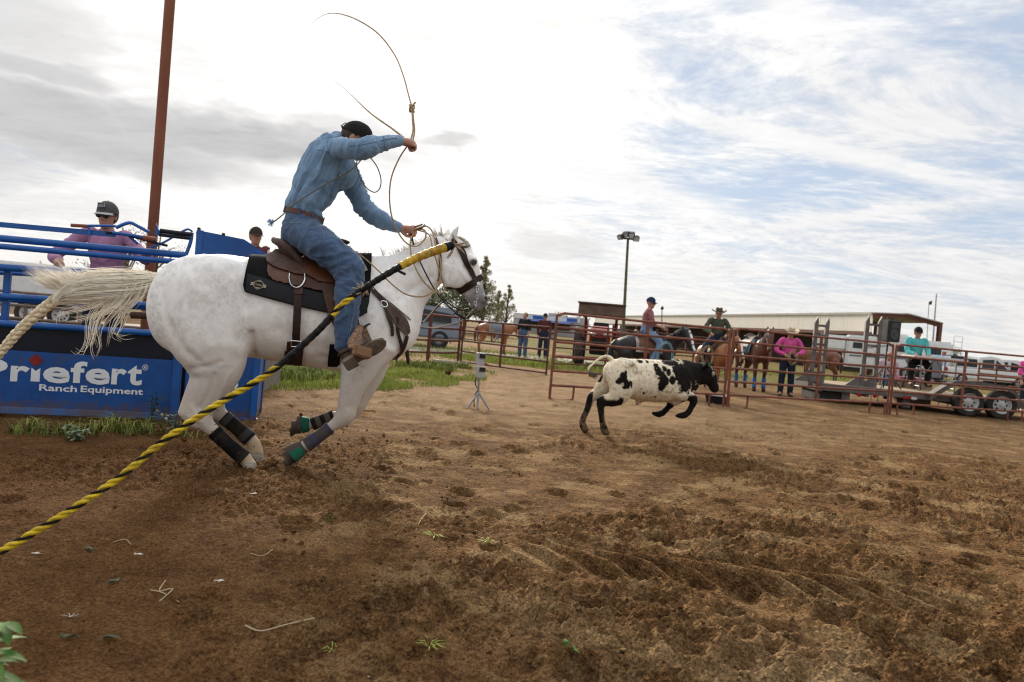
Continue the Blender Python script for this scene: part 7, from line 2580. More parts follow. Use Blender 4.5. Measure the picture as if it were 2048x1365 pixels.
def wheel(parent, c, r, w, axis='y', rimc=(0.52, 0.51, 0.50), name='wheel'):
    """tyre with tread shoulders and a dished rim with dark balls for holes"""
    c = Vector(c)
    o = empty_part(name, parent)
    t = B().lathe([(r * 0.62, -w * 0.42), (r * 0.80, -w * 0.50), (r * 0.94, -w * 0.47), (r, -w * 0.34), (r, w * 0.34), (r * 0.94, w * 0.47), (r * 0.80, w * 0.50), (r * 0.62, w * 0.42)], 28, Matrix.Translation(c), axis, False)
    t.build('tyre', M('tyre_rubber', (0.018, 0.017, 0.017), rough=0.85, c2=(0.05, 0.042, 0.035), scale=8, spec=0.2), o, True)
    rm = B()
    rm.lathe([(r * 0.63, -w * 0.38), (r * 0.61, -w * 0.46), (r * 0.56, -w * 0.40), (r * 0.52, -w * 0.18), (r * 0.40, -w * 0.14), (r * 0.24, -w * 0.30), (r * 0.13, -w * 0.34), (r * 0.12, -w * 0.46), (r * 0.01, -w * 0.46)], 28, Matrix.Translation(c), axis, False)
    rm.build('rim', M('rim_%.2f' % rimc[0], rimc, rough=0.5), o, True)
    hb = B()
    for k in range(8):
        a = k * math.pi / 4
        d = Vector((math.cos(a), 0, math.sin(a))) if axis == 'y' else Vector((0, math.cos(a), math.sin(a)))
        n = Vector((0, -1, 0)) if axis == 'y' else Vector((-1, 0, 0))
        hb.ball(c + d * r * 0.36 + n * (w * 0.19), (r * 0.07,) * 3, 8, 5)
    hb.build('rim_holes', M('shadow_black', (0.01, 0.01, 0.01), rough=0.9), o, True)  # black balls stand in for the shade inside the rim holes
    return o


def empty_part(name, parent):
    o = bpy.data.objects.new(name, None)
    COL.objects.link(o)
    o.parent = parent
    return o


def build_flatbed():
    p0, p1 = at_z(1672, 812), at_z(1999, 841)
    p0.y += 0.75; p1.y += 0.45
    base = Vector((p0.x, p0.y, 0)); d = Vector((p1.x, p1.y, 0)) - base
    F = Frame(base, math.atan2(d.y, d.x))
    root = empty('flatbed_trailer', 'grey flatbed equipment trailer with two raised ramps and tandem wheels', 'trailer', base, F.h)
    q = lambda a, c, l=0.0: F.px(a, c, l)
    grey = M('trailer_grey', (0.135, 0.122, 0.112), rough=0.65, c2=(0.085, 0.072, 0.064), scale=5, bump=0.15, bscale=40, speck=((0.12, 0.06, 0.035), 14, 0.60, 0.6))
    wood = M('deck_planks', (0.34, 0.26, 0.17), rough=0.85, c2=(0.22, 0.16, 0.10), scale=6, stretch=(0.5, 6, 1))
    dz = q(1780, 778, 0.4).z
    X1 = q(2120, 800).x
    Wd = 2.1
    B().box((0, 0, dz - 0.17), (X1, 0.06, dz - 0.01)).build('side_rail', grey, root, bevel=0.008)
    B().box((0, Wd - 0.06, dz - 0.17), (X1, Wd, dz - 0.01)).build('side_rail', grey, root, bevel=0.008)
    for k in range(12):
        B().box((0.02, 0.07 + k * 0.165, dz - 0.045), (X1, 0.07 + k * 0.165 + 0.155, dz)).build('deck_plank', wood, root)
    B().box((-0.06, 0.0, dz - 0.20), (0.0, Wd, dz + 0.02)).build('rear_beam', grey, root, bevel=0.008)
    red = M('tail_light', (0.30, 0.012, 0.010), rough=0.25)
    for a, c in ((1718, 790), (1750, 792)):
        p = q(a, c); B().lathe([(0.05, -0.012), (0.05, 0), (0.035, 0.006)], 16, Matrix.Translation(Vector((p.x, -0.006, p.z))) @ Matrix.Rotation(R(90), 4, 'X')).build('side_light', red, root, True)
    p = q(1816, 796)
    B().box((p.x - 0.12, -0.012, p.z - 0.03), (p.x + 0.06, -0.003, p.z + 0.03)).build('reflector', red, root)
    B().box((p.x + 0.07, -0.012, p.z - 0.03), (p.x + 0.20, -0.003, p.z + 0.03)).build('reflector', M('white_reflector', (0.6, 0.58, 0.55), rough=0.4), root)
    # raised ramps
    def ramp(xa, xb, y_px, z_lo, lat, pts):
        o = empty_part('ramp', root)
        xl, xr = q(xa, 700, lat).x, q(xb, 700, lat).x
        zt = q((xa + xb) / 2, y_px, lat).z
        for x in (xl, xr):
            b = B(); b.prism([Vector((x - 0.045, lat, z_lo)), Vector((x + 0.045, lat, z_lo)), Vector((x + 0.045, lat, zt)), Vector((x + 0.02, lat, zt + 0.14)), Vector((x - 0.045, lat, zt - 0.02))], (0, 1, 0), 0.09)
            b.build('ramp_rail', grey, o, bevel=0.006)
        n = 7
        for k in range(n):
            z = z_lo + 0.12 + (zt - z_lo - 0.2) * k / (n - 1)
            B().bar((xl, lat + 0.045, z), (xr, lat + 0.045, z), 0.05, 0.055).build('rung', grey, o, bevel=0.004)
        for x in (xl - 0.05, xr - 0.05):
            b = B(); b.prism([Vector((x, lat + 0.01, dz)), Vector((x, lat + 0.01, dz + 0.30)), Vector((x - 0.34, lat + 0.01, dz))], (0, 1, 0), 0.025)
            b.build('gusset', grey, o)
        return o
    ramp(1629, 1651, 645, dz - 0.12, 0.35, None)
    ramp(1731, 1757, 643, dz - 0.12, 0.15, None)
    # tandem wheels with fender
    for a, c in ((1934, 806), (1999, 810)):
        p = q(a, c, -0.10)
        wheel(root, (p.x, -0.12, 0.335), 0.335, 0.21)
    xa, xb = q(1888, 800, -0.15).x, q(2022, 800, -0.15).x
    m = (xa + xb) / 2
    prof = [(xa - 0.35, 0.42), (xa, 0.70), (xa + 0.18, 0.80), (m, 0.84), (xb - 0.18, 0.80), (xb, 0.70), (xb + 0.16, 0.52)]
    rows = [[Vector((x, y, z)) for y in (-0.27, 0.0)] for x, z in prof]
    B().sheet(rows, 0.02).build('fender', grey, root, True, sharp=30)
    skirt = [Vector((x, -0.27, z)) for x, z in prof] + [Vector((x, -0.27, z - dzz)) for (x, z), dzz in zip(prof[::-1], (0.10, 0.10, 0.09, 0.13, 0.09, 0.12, 0.12))]
    B().prism(skirt, (0, 1, 0), 0.012).build('fender_skirt', grey, root)
    for x in (0.5, 1.9):
        B().box((x, 0.1, 0.05), (x + 0.18, 0.25, dz - 0.17)).build('jack_leg', grey, root)
    B().box((0.0, 0.15, 0.02), (0.6, 1.5, dz - 0.20)).build('under_deck_shade', M('shadow_grey', (0.03, 0.028, 0.027), rough=0.8), root)  # dark box added to stand for the shade under the deck
    for x in (1.05, 2.1, 3.0):
        B().bar((x, 0.02, dz - 0.17), (x, Wd - 0.02, dz - 0.17), 0.07, 0.12).build('cross_member', grey, root)

    # folding table with papers
    tl = F.world((q(1815, 714, 0.9).x, 0.9, 0)); tr = F.world((q(1922, 718, 0.9).x, 0.9, 0))
    tz = q(1865, 714, 0.9).z
    T = Frame(tl, F.h)
    L = (tr - tl).length
    tb = empty('folding_table', 'white folding table set up on the flatbed trailer', 'table', (tl.x, tl.y, dz), F.h)
    tw = M('table_white', (0.60, 0.57, 0.53), rough=0.5)
    B().box((0, -0.35, tz - dz - 0.05), (L, 0.38, tz - dz)).build('tabletop', tw, tb, bevel=0.012)
    mt = M('grey_tube', (0.24, 0.24, 0.25), rough=0.4, metal=0.6)
    for x in (0.22, L - 0.22):
        for y in (-0.27, 0.30):
            B().tube([Vector((x, y, 0)), Vector((x, y * 0.9, tz - dz - 0.05))], 0.016, 8).build('leg', mt, tb, True)
        B().tube([Vector((x, -0.27, 0.12)), Vector((x, 0.30, 0.12))], 0.012, 8).build('brace', mt, tb, True)
    B().tube([Vector((0.22, -0.1, 0.15)), Vector((L / 2, -0.1, tz - dz - 0.06))], 0.012, 8).build('brace', mt, tb, True)
    B().tube([Vector((L - 0.22, -0.1, 0.15)), Vector((L / 2, -0.1, tz - dz - 0.06))], 0.012, 8).build('brace', mt, tb, True)
    pz = tz + 0.002
    def on_table(name, label, cat, mk, x, y):
        w = T.world((x, y, 0)); w.z = pz
        o = mk(); o.location = w; o.rotation_euler = (0, 0, F.h); tag(o, label, cat)
    on_table('paper_stack', 'stack of white and blue papers on the folding table', 'papers', lambda: B().box((-0.16, -0.11, 0), (0.16, 0.11, 0.05)).build('paper_stack', M('blue_white_paper', (0.70, 0.72, 0.74), rough=0.7, c2=(0.3, 0.46, 0.62), scale=9), None, bevel=0.004), L * 0.60, -0.1)
    on_table('mixer', 'black sound mixer on the folding table', 'mixer', lambda: B().prism([(-0.2, -0.14, 0), (0.2, -0.14, 0), (0.2, 0.14, 0), (-0.2, 0.14, 0)], (0, 0, 1), 0.07).build('mixer', M('mixer_black', (0.02, 0.02, 0.022), rough=0.5), None, bevel=0.01), L * 0.82, -0.05)
    on_table('cup', 'orange drink cup on the folding table', 'cup', lambda: B().lathe([(0.035, 0), (0.045, 0.14), (0.047, 0.15)], 14).build('cup', M('orange_cup', (0.5, 0.16, 0.08), rough=0.4), None, True), L * 0.72, 0.1)
    # announcer
    cl = lambda n, c, v=0.14: M(n, c, rough=0.88, var=v, scale=9, bump=0.3, bscale=180, spec=0.12)
    w = T.world((L * 0.36, 0.62, 0)); w.z = tz - 0.20
    person('announcer in teal shirt and black cap seated behind the folding table', w, F.h + R(-95), cl('teal_shirt', (0.10, 0.42, 0.42)), cl('black_trousers', (0.016, 0.016, 0.018)), 'sit', 1.04, hatmat=cl('black_cap3', (0.018, 0.018, 0.02)), arms={1: ((0.12, 0.05, -0.27), (0.34, -0.03, -0.34)), -1: ((0.12, -0.05, -0.27), (0.34, 0.03, -0.34))}, face=(1, 0, -0.15), lean=0.10,
           legs={1: ((0.36, 0.10, -0.10), (0.40, 0.10, -0.52)), -1: ((0.36, -0.10, -0.10), (0.42, -0.10, -0.52))}, hair=M('fair_hair', (0.28, 0.19, 0.10)))
    st = empty('stool', 'tall black stool under the announcer in teal', 'stool', (w.x, w.y, dz), F.h)
    hz = w.z - dz - 0.06
    B().lathe([(0.17, hz - 0.04), (0.18, hz - 0.02), (0.17, hz)], 18).build('seat', M('stool_black', (0.02, 0.02, 0.02), rough=0.6), st, True)
    for k in range(4):
        a = k * math.pi / 2 + 0.78
        B().tube([Vector((math.cos(a) * 0.22, math.sin(a) * 0.22, 0)), Vector((math.cos(a) * 0.12, math.sin(a) * 0.12, hz - 0.04))], 0.014, 7).build('leg', MATS['stool_black'], st, True)
    # speaker on its stand
    sp = F.world((q(1774, 700, 0.45).x, 0.45, 0))
    z0, z1 = q(1774, 684, 0.45).z, q(1774, 640, 0.45).z
    stn = empty('speaker_stand', 'black pole stand carrying the loudspeaker on the trailer', 'stand', (sp.x, sp.y, dz), F.h)
    B().tube([Vector((0, 0, 0.0)), Vector((0, 0, z0 - dz))], 0.02, 8).build('pole', MATS['stool_black'], stn, True)
    for k in range(3):
        a = k * 2.094
        B().tube([Vector((math.cos(a) * 0.42, math.sin(a) * 0.42, 0.0)), Vector((0, 0, 0.55))], 0.014, 7).build('leg', MATS['stool_black'], stn, True)
    s = empty('loudspeaker', 'grey and black loudspeaker on a stand above the flatbed trailer', 'loudspeaker', (sp.x, sp.y, z0), F.h + R(22))
    hh = z1 - z0
    b = B(); b.prism([(-0.20, -0.17, 0), (0.20, -0.17, 0), (0.14, 0.20, 0), (-0.14, 0.20, 0)], (0, 0, 1), hh)
    b.build('cabinet', M('speaker_grey', (0.075, 0.07, 0.066), rough=0.7), s, bevel=0.02)
    B().box((-0.17, -0.185, 0.03), (0.17, -0.172, hh - 0.03)).build('grille', M('speaker_black', (0.012, 0.012, 0.013), rough=0.6), s, bevel=0.006)
    B().lathe([(0.13, 0), (0.12, 0.006), (0.05, -0.01), (0.04, 0.012)], 20, Matrix.Translation((0, -0.186, hh * 0.36)) @ Matrix.Rotation(R(90), 4, 'X')).build('woofer', M('cone_grey', (0.04, 0.04, 0.042), rough=0.5), s, True)
    B().prism([Vector((-0.12, -0.187, hh * 0.66)), Vector((0.12, -0.187, hh * 0.66)), Vector((0.09, -0.187, hh * 0.86)), Vector((-0.09, -0.187, hh * 0.86))], (0, -1, 0), 0.006).build('horn', MATS['cone_grey'], s)
    B().tube([Vector((-0.08, 0, hh)), Vector((-0.07, 0, hh + 0.05)), Vector((0.07, 0, hh + 0.05)), Vector((0.08, 0, hh))], 0.014, 8).build('handle', MATS['speaker_black'], s, True)
    # people and boxes beyond the ramps
    b = place(1778, 716, 18.4, 0.52)
    person('seated woman in white and pink top behind the ramp', b, R(-100), cl('white_pink_top', (0.60, 0.42, 0.44), 0.25), cl('onlooker_jeans', (0.065, 0.105, 0.175)), 'sit', 0.95, head='none', hair=M('fair_hair', (0.28, 0.19, 0.10)), sleeves='short', face=(1, -0.3, -0.1))
    ch = empty('camp_chair', 'folding camp chair under the woman in white and pink', 'chair', (b.x, b.y, 0), R(-100))
    B().box((-0.25, -0.27, 0.42), (0.25, 0.27, 0.45)).build('seat', MATS['stool_black'], ch, bevel=0.008)
    B().box((-0.30, -0.27, 0.50), (-0.27, 0.27, 0.90)).build('backrest', MATS['stool_black'], ch, bevel=0.008)
    for x in (-0.26, 0.24):
        for y in (-0.26, 0.26):
            B().tube([Vector((x, y, 0)), Vector((x * 1.08, y, 0.92 if x < 0 else 0.60))], 0.012, 7).build('leg', mt, ch, True)
    b = place(1826, 740, 18.0, 0.0)
    o = empty('cooler', 'tan cooler box with a pink lid behind the table legs', 'cooler', b, F.h)
    B().box((-0.42, -0.25, 0), (0.42, 0.25, 0.62)).build('box', M('tan_cooler', (0.36, 0.26, 0.16), rough=0.6), o, bevel=0.03)
    B().box((-0.44, -0.27, 0.63), (0.44, 0.27, 0.74)).build('lid', M('pink_lid', (0.50, 0.22, 0.26), rough=0.6), o, bevel=0.02)
    b = place(1894, 740, 18.3, 0.25)
    ch = empty('folded_chair', 'dark folding chair with grey back beyond the table', 'chair', b, R(-60))
    B().box((-0.25, -0.27, 0.42), (0.25, 0.27, 0.46)).build('seat', MATS['stool_black'], ch, bevel=0.01)
    B().box((-0.30, -0.27, 0.50), (-0.26, 0.27, 1.0)).build('backrest', M('grey_mesh', (0.16, 0.16, 0.18), rough=0.8), ch, bevel=0.02)
    for x in (-0.26, 0.24):
        for y in (-0.26, 0.26):
            B().tube([Vector((x, y, -0.25)), Vector((x, y, 0.48))], 0.014, 7).build('leg', mt, ch, True)
    person('person in pink at the far picture edge beyond the trailer', place(2056, 760, 19.5), R(-100), MATS['pink_shirt'], MATS['dark_jeans'], s=0.97, head='none', hair=M('dark_hair', (0.045, 0.03, 0.02)), sleeves='short')


def build_barn():
    # long open-sided shed: cream fascia toward the viewer, gable with rust frame on the end
    def on(px, py, depth): return at(px, py, depth)
    eR, eL = place(1745, 640, 43.0), place(1190, 640, 118.0)
    d = eL - eR
    L = d.length
    F = Frame(eR, math.atan2(d.y, d.x))
    root = empty('barn', 'long open-sided cream metal barn with rust steel frame', 'barn', eR, F.h)
    # local y points to the left of the run; find which side is away from the viewer
    far = -1 if F.l.y < 0 else 1
    zt = on(1745, 628, 43.0).z
    zb = on(1745, 664, 43.0).z
    cream = M('cream_siding', (0.66, 0.62, 0.54), rough=0.6, c2=(0.58, 0.545, 0.47), scale=1.5, stretch=(8, 1, 0.3))
    roofm = M('barn_roof', (0.40, 0.37, 0.31), rough=0.6, c2=(0.30, 0.28, 0.24), scale=2)
    steel = M('barn_frame', (0.13, 0.05, 0.032), rough=0.7)
    n = 26
    for k in range(n):                                       # sheets of siding
        x0, x1 = L * k / n, L * (k + 1) / n
        B().box((x0 + 0.01, -0.04, zb), (x1 - 0.01, 0.04, zt - 0.05)).build('siding_sheet', cream, root)
    W = 4.6 * far
    zr = zt + 0.22
    B().box((0, -0.10, zt - 0.05), (L, 0.12, zt + 0.10)).build('eave_trim', roofm, root)
    B().sheet([[Vector((0 - 0.3, -0.1 * far, zt + 0.1)), Vector((L, -0.1 * far, zt + 0.1))], [Vector((0 - 0.3, W / 2, zr)), Vector((L, W / 2, zr))], [Vector((-0.3, W, zt - 0.15)), Vector((L, W, zt - 0.15))]], 0.06).build('roof', roofm, root)
    B().box((0, -0.06, zb - 0.22), (L, 0.06, zb - 0.02)).build('eave_beam', steel, root)
    for k in range(0, 13):
        x = L * k / 12
        B().bar((x, 0, 0), (x, 0, zb - 0.2), 0.22, 0.22, (0, 1, 0)).build('column', steel, root)
        B().bar((x, W, 0), (x, W, zt - 0.2), 0.22, 0.22, (0, 1, 0)).build('column', steel, root)
        B().bar((x, 0, zt - 0.12), (x, W / 2, zr - 0.12), 0.15, 0.3).build('rafter', steel, root)
        B().bar((x, W, zt - 0.3), (x, W / 2, zr - 0.12), 0.15, 0.3).build('rafter', steel, root)
    for k in range(6):
        x0, x1 = L * (0.10 + 0.15 * k), L * (0.10 + 0.15 * (k + 1)) - 0.1
        B().box((x0, W - 0.05, 0.0), (x1, W + 0.05, zt - 0.25)).build('back_wall_sheet', M('back_wall', (0.10, 0.085, 0.07), rough=0.8), root)


def build_vehicles():
    # red tractor with its loader bucket raised
    white = M('vehicle_white', (0.66, 0.66, 0.65), rough=0.35, var=0.06, coat=0.3)
    glass = M('vehicle_glass', (0.02, 0.024, 0.028), rough=0.08, var=0)
    red = M('tractor_red', (0.36, 0.020, 0.014), rough=0.4, c2=(0.22, 0.02, 0.015), scale=5)
    black = M('machine_black', (0.016, 0.015, 0.015), rough=0.7)
    b = place(1196, 715, 23.5)
    root = empty('tractor', 'red tractor with a raised rusty loader bucket', 'tractor', b, R(-98))
    sb = B(); sb.prism([Vector((-0.1, -0.36, 0.75)), Vector((1.25, -0.33, 0.75)), Vector((1.32, -0.31, 1.12)), Vector((1.1, -0.32, 1.30)), Vector((-0.1, -0.36, 1.42))], (0, 1, 0), 0.68)
    sb.build('hood', red, root, bevel=0.08)
    B().box((1.315, -0.24, 0.80), (1.345, 0.24, 1.02)).build('grille', black, root, bevel=0.01)
    for q in (-1, 1):
        B().ball((1.30, q * 0.20, 1.12), (0.05, 0.09, 0.06), 12, 8).build('headlight', M('lamp_glass', (0.60, 0.58, 0.52), rough=0.2), root, True)
        wheel(root, (1.0, q * 0.62, 0.42), 0.42, 0.28, 'y', (0.45, 0.36, 0.30))
        wheel(root, (-0.85, q * 0.70, 0.68), 0.68, 0.42, 'y', (0.45, 0.36, 0.30))
        B().tube([Vector((-0.2, q * 0.52, 1.0)), Vector((-0.2, q * 0.52, 1.55))], 0.07, 8).build('loader_post', red, root, True)
        B().bar((-0.2, q * 0.52, 1.50), (1.05, q * 0.52, 1.95), 0.08, 0.16).build('loader_arm', red, root, bevel=0.01)
        B().bar((1.05, q * 0.52, 1.95), (1.62, q * 0.52, 1.70), 0.08, 0.16).build('loader_arm', red, root, bevel=0.01)
        B().tube([Vector((0.1, q * 0.50, 1.05)), Vector((0.8, q * 0.50, 1.80))], 0.035, 8).build('cylinder', black, root, True)
    bk = M('rusty_bucket', (0.105, 0.062, 0.036), rough=0.8, c2=(0.065, 0.04, 0.027), scale=4, bump=0.2, bscale=20)
    B().prism([Vector((1.55, -0.72, 1.68)), Vector((1.98, -0.72, 1.66)), Vector((2.05, -0.72, 1.74)), Vector((1.92, -0.72, 2.12)), Vector((1.50, -0.72, 2.06))], (0, 1, 0), 1.44).build('bucket', bk, root, bevel=0.015)
    B().box((1.46, -0.76, 2.09), (1.98, 0.76, 2.13)).build('bucket_lip', bk, root)
    B().box((-0.95, -0.28, 0.98), (-0.45, 0.28, 1.10)).build('seat', black, root, bevel=0.03)
    B().box((-1.05, -0.28, 1.10), (-0.95, 0.28, 1.55)).build('backrest', black, root, bevel=0.03)
    B().box((-1.2, -0.30, 0.45), (0.9, 0.30, 0.80)).build('chassis', black, root, bevel=0.03)

    def car(label, b, h, paint, Lc=4.7, kind='suv', name='parked_car', cat='car', s=1.0):
        r = empty(name, label, cat, b, h)
        W = 0.92
        low = [(-Lc / 2, 0.42), (-Lc / 2 - 0.03, 0.62), (-Lc / 2 + 0.02, 0.98), (Lc / 2 - 1.1, 1.02), (Lc / 2 - 0.12, 0.88), (Lc / 2, 0.62), (Lc / 2, 0.40)]
        B().prism([Vector((x, -W, z)) for x, z in low[::-1]], (0, 1, 0), 2 * W).build('body', paint, r, bevel=0.07)
        if kind == 'suv':
            cab = [(-Lc / 2 + 0.05, 0.98), (-Lc / 2 + 0.30, 1.62), (-0.2, 1.70), (0.55, 1.62), (1.25, 1.0)]
        else:
            cab = [(-0.75, 0.98), (-0.68, 1.66), (0.0, 1.76), (0.65, 1.68), (1.30, 1.0)]
        B().prism([Vector((x, -W + 0.08, z)) for x, z in cab[::-1]], (0, 1, 0), 2 * W - 0.16).build('cabin', paint, r, bevel=0.06)
        cabw = [(x * 0.93 + 0.02, 1.04 + (z - 1.0) * 0.82) for x, z in cab]
        for yy, t in ((-W + 0.072, -1), (W - 0.072, 1)):
            m0, m1 = min(x for x, z in cabw), max(x for x, z in cabw)
            for a0, a1 in ((0.06, 0.46), (0.50, 0.92)):
                xa, xb = m0 + (m1 - m0) * a0, m0 + (m1 - m0) * a1
                zt = np.interp(xa, [x for x, z in cabw], [z for x, z in cabw]); ztb = np.interp(xb, [x for x, z in cabw], [z for x, z in cabw])
                B().prism([Vector((xa, yy, 1.06)), Vector((xb, yy, 1.06)), Vector((xb - 0.03, yy, max(1.08, ztb - 0.06))), Vector((xa + 0.03, yy, max(1.08, zt - 0.06)))], (0, t, 0), 0.012).build('window', glass, r)
        B().prism([Vector((cab[-1][0] - 0.01, -W + 0.16, 1.08)), Vector((cab[-1][0] - 0.01, W - 0.16, 1.08)), Vector((cab[-2][0] + 0.06, W - 0.22, 1.58)), Vector((cab[-2][0] + 0.06, -W + 0.22, 1.58))], (0.8, 0, 0.5), 0.02).build('windscreen', glass, r)
        B().prism([Vector((cab[0][0] + 0.02, -W + 0.2, 1.08)), Vector((cab[0][0] + 0.02, W - 0.2, 1.08)), Vector((cab[1][0] - 0.06, W - 0.25, 1.52)), Vector((cab[1][0] - 0.06, -W + 0.25, 1.52))], (-0.9, 0, 0.3), 0.02).build('rear_window', glass, r)
        for x in (-Lc / 2 + 0.85, Lc / 2 - 0.85):
            for q in (-1, 1):
                wheel(r, (x, q * (W - 0.10), 0.36), 0.36, 0.24, 'y', (0.35, 0.35, 0.36))
        for q in (-1, 1):
            B().box((-Lc / 2 - 0.045, q * 0.72 - 0.12, 0.78), (-Lc / 2 - 0.0, q * 0.72 + 0.12, 0.98)).build('tail_light', M('tail_light', (0.3, 0.012, 0.01)), r, bevel=0.01)
            B().box((Lc / 2 - 0.10, q * 0.68 - 0.18, 0.68), (Lc / 2 + 0.012, q * 0.68 + 0.18, 0.82)).build('headlight', M('lamp_glass', (0.6, 0.58, 0.52)), r, bevel=0.02)
        B().box((-Lc / 2 - 0.10, -W + 0.05, 0.40), (-Lc / 2, W - 0.05, 0.55)).build('bumper', black, r, bevel=0.02)
        B().box((Lc / 2 - 0.02, -W + 0.05, 0.38), (Lc / 2 + 0.08, W - 0.05, 0.56)).build('bumper', black, r, bevel=0.02)
        return r
    car('grey sport utility car parked beyond the fence under the horse head', place(800, 690, 27.5), R(190), M('car_grey_blue', (0.17, 0.20, 0.25), rough=0.3, coat=0.6, var=0.05))
    car('white pickup parked behind the trailer fender', place(1955, 740, 38), R(10), white, 5.3, 'pickup', 'parked_pickup', 'pickup')
    car('white car parked at the far picture edge', place(2052, 745, 40), R(-60), white, 4.6, 'suv')
    # white living-quarters horse trailer
    A = place(1690, 720, 41.0); Bq = place(1905, 720, 39.0)
    d = Bq - A; L = d.length
    r = empty('horse_trailer', 'long white living-quarters horse trailer beyond the flatbed', 'trailer', A, math.atan2(d.y, d.x))
    H = 2.38
    B().box((0, 0, 0.45), (L, 2.3, H)).build('body', white, r, bevel=0.12)
    B().box((-1.6, 0.1, 1.35), (0.08, 2.2, H - 0.08)).build('nose', white, r, bevel=0.15)
    for x in (0.35, 2.6, 4.3):
        w = B().box((x, -0.015, 1.6), (x + 0.62, 0.0, 1.95)).build('window', glass, r, bevel=0.004)
        B().box((x + 0.29, -0.025, 1.6), (x + 0.32, -0.012, 1.95)).build('frame', black, w)
    B().bar((0.2, -0.012, 1.15), (L - 0.2, -0.012, 1.30), 0.01, 0.10).build('stripe', M('grey_stripe', (0.16, 0.17, 0.2), rough=0.4), r)
    B().bar((0.8, -0.014, 1.60), (2.4, -0.014, 1.95), 0.008, 0.05).build('stripe', MATS['grey_stripe'], r)
    B().box((L * 0.45, 0.5, H + 0.01), (L * 0.45 + 0.8, 1.3, H + 0.26)).build('roof_unit', white, r, bevel=0.05)
    for x in (L * 0.60, L * 0.60 + 0.85):
        wheel(r, (x, 0.05, 0.38), 0.38, 0.24, 'y', (0.5, 0.5, 0.5))
    for x in (L + 0.03, L + 0.45):
        B().tube([Vector((x, 0.3, 0.6)), Vector((x, 0.3, H + 0.35))], 0.025, 7).build('ladder_rail', white, r, True)
    for k in range(7):
        B().tube([Vector((L + 0.03, 0.3, 0.8 + k * 0.33)), Vector((L + 0.45, 0.3, 0.8 + k * 0.33))], 0.02, 7).build('rung', white, r, True)
    # concession trailer with blue sign boards
    A = place(1022, 690, 76); Bq = place(1158, 690, 72)
    d = Bq - A; L = d.length
    r = empty('concession_trailer', 'white concession trailer with blue sign boards behind the gate', 'trailer', A, math.atan2(d.y, d.x))
    B().box((0, 0, 0.4), (L, 2.2, 2.55)).build('body', M('dull_white', (0.42, 0.42, 0.43), rough=0.5), r, bevel=0.06)
    sg = B().box((0.1, -0.06, 2.0), (L - 0.1, -0.005, 2.45)).build('sign_board', white, r)
    bl = M('sign_blue', (0.03, 0.12, 0.40), rough=0.5)
    B().box((L * 0.30, -0.075, 2.05), (L * 0.48, -0.065, 2.42)).build('sign_panel', bl, r)
    B().box((L * 0.80, -0.075, 2.05), (L * 0.95, -0.065, 2.42)).build('sign_panel', bl, r)
    B().box((L * 0.25, -0.03, 1.05), (L * 0.85, -0.004, 1.85)).build('serving_hatch', M('hatch_dark', (0.05, 0.05, 0.055), rough=0.6), r)
    B().prism([Vector((L * 0.2, -0.02, 1.95)), Vector((L * 0.9, -0.02, 1.95)), Vector((L * 0.9, -1.0, 1.80)), Vector((L * 0.2, -1.0, 1.80))], (0, 0, 1), 0.03).build('awning', bl, r)
    B().box((L * 0.48, 0.7, 2.56), (L * 0.48 + 0.9, 1.5, 2.85)).build('roof_unit', MATS['dull_white'], r, bevel=0.04)
    for x in (L * 0.45, L * 0.62):
        wheel(r, (x, 0.0, 0.36), 0.36, 0.22)
    # small white trailer seen through the chute on the far left
    A = at(20, 600, 19); B0 = Vector((A.x, A.y, 0))
    r = empty('utility_trailer', 'white box trailer seen between the blue chute rails', 'trailer', B0, R(14))
    B().box((-0.6, 0, 0.45), (2.0, 2, 1.75)).build('body', white, r, bevel=0.06)
    wheel(r, (0.5, 0.0, 0.36), 0.36, 0.22)
    wheel(r, (1.3, 0.0, 0.36), 0.36, 0.22)


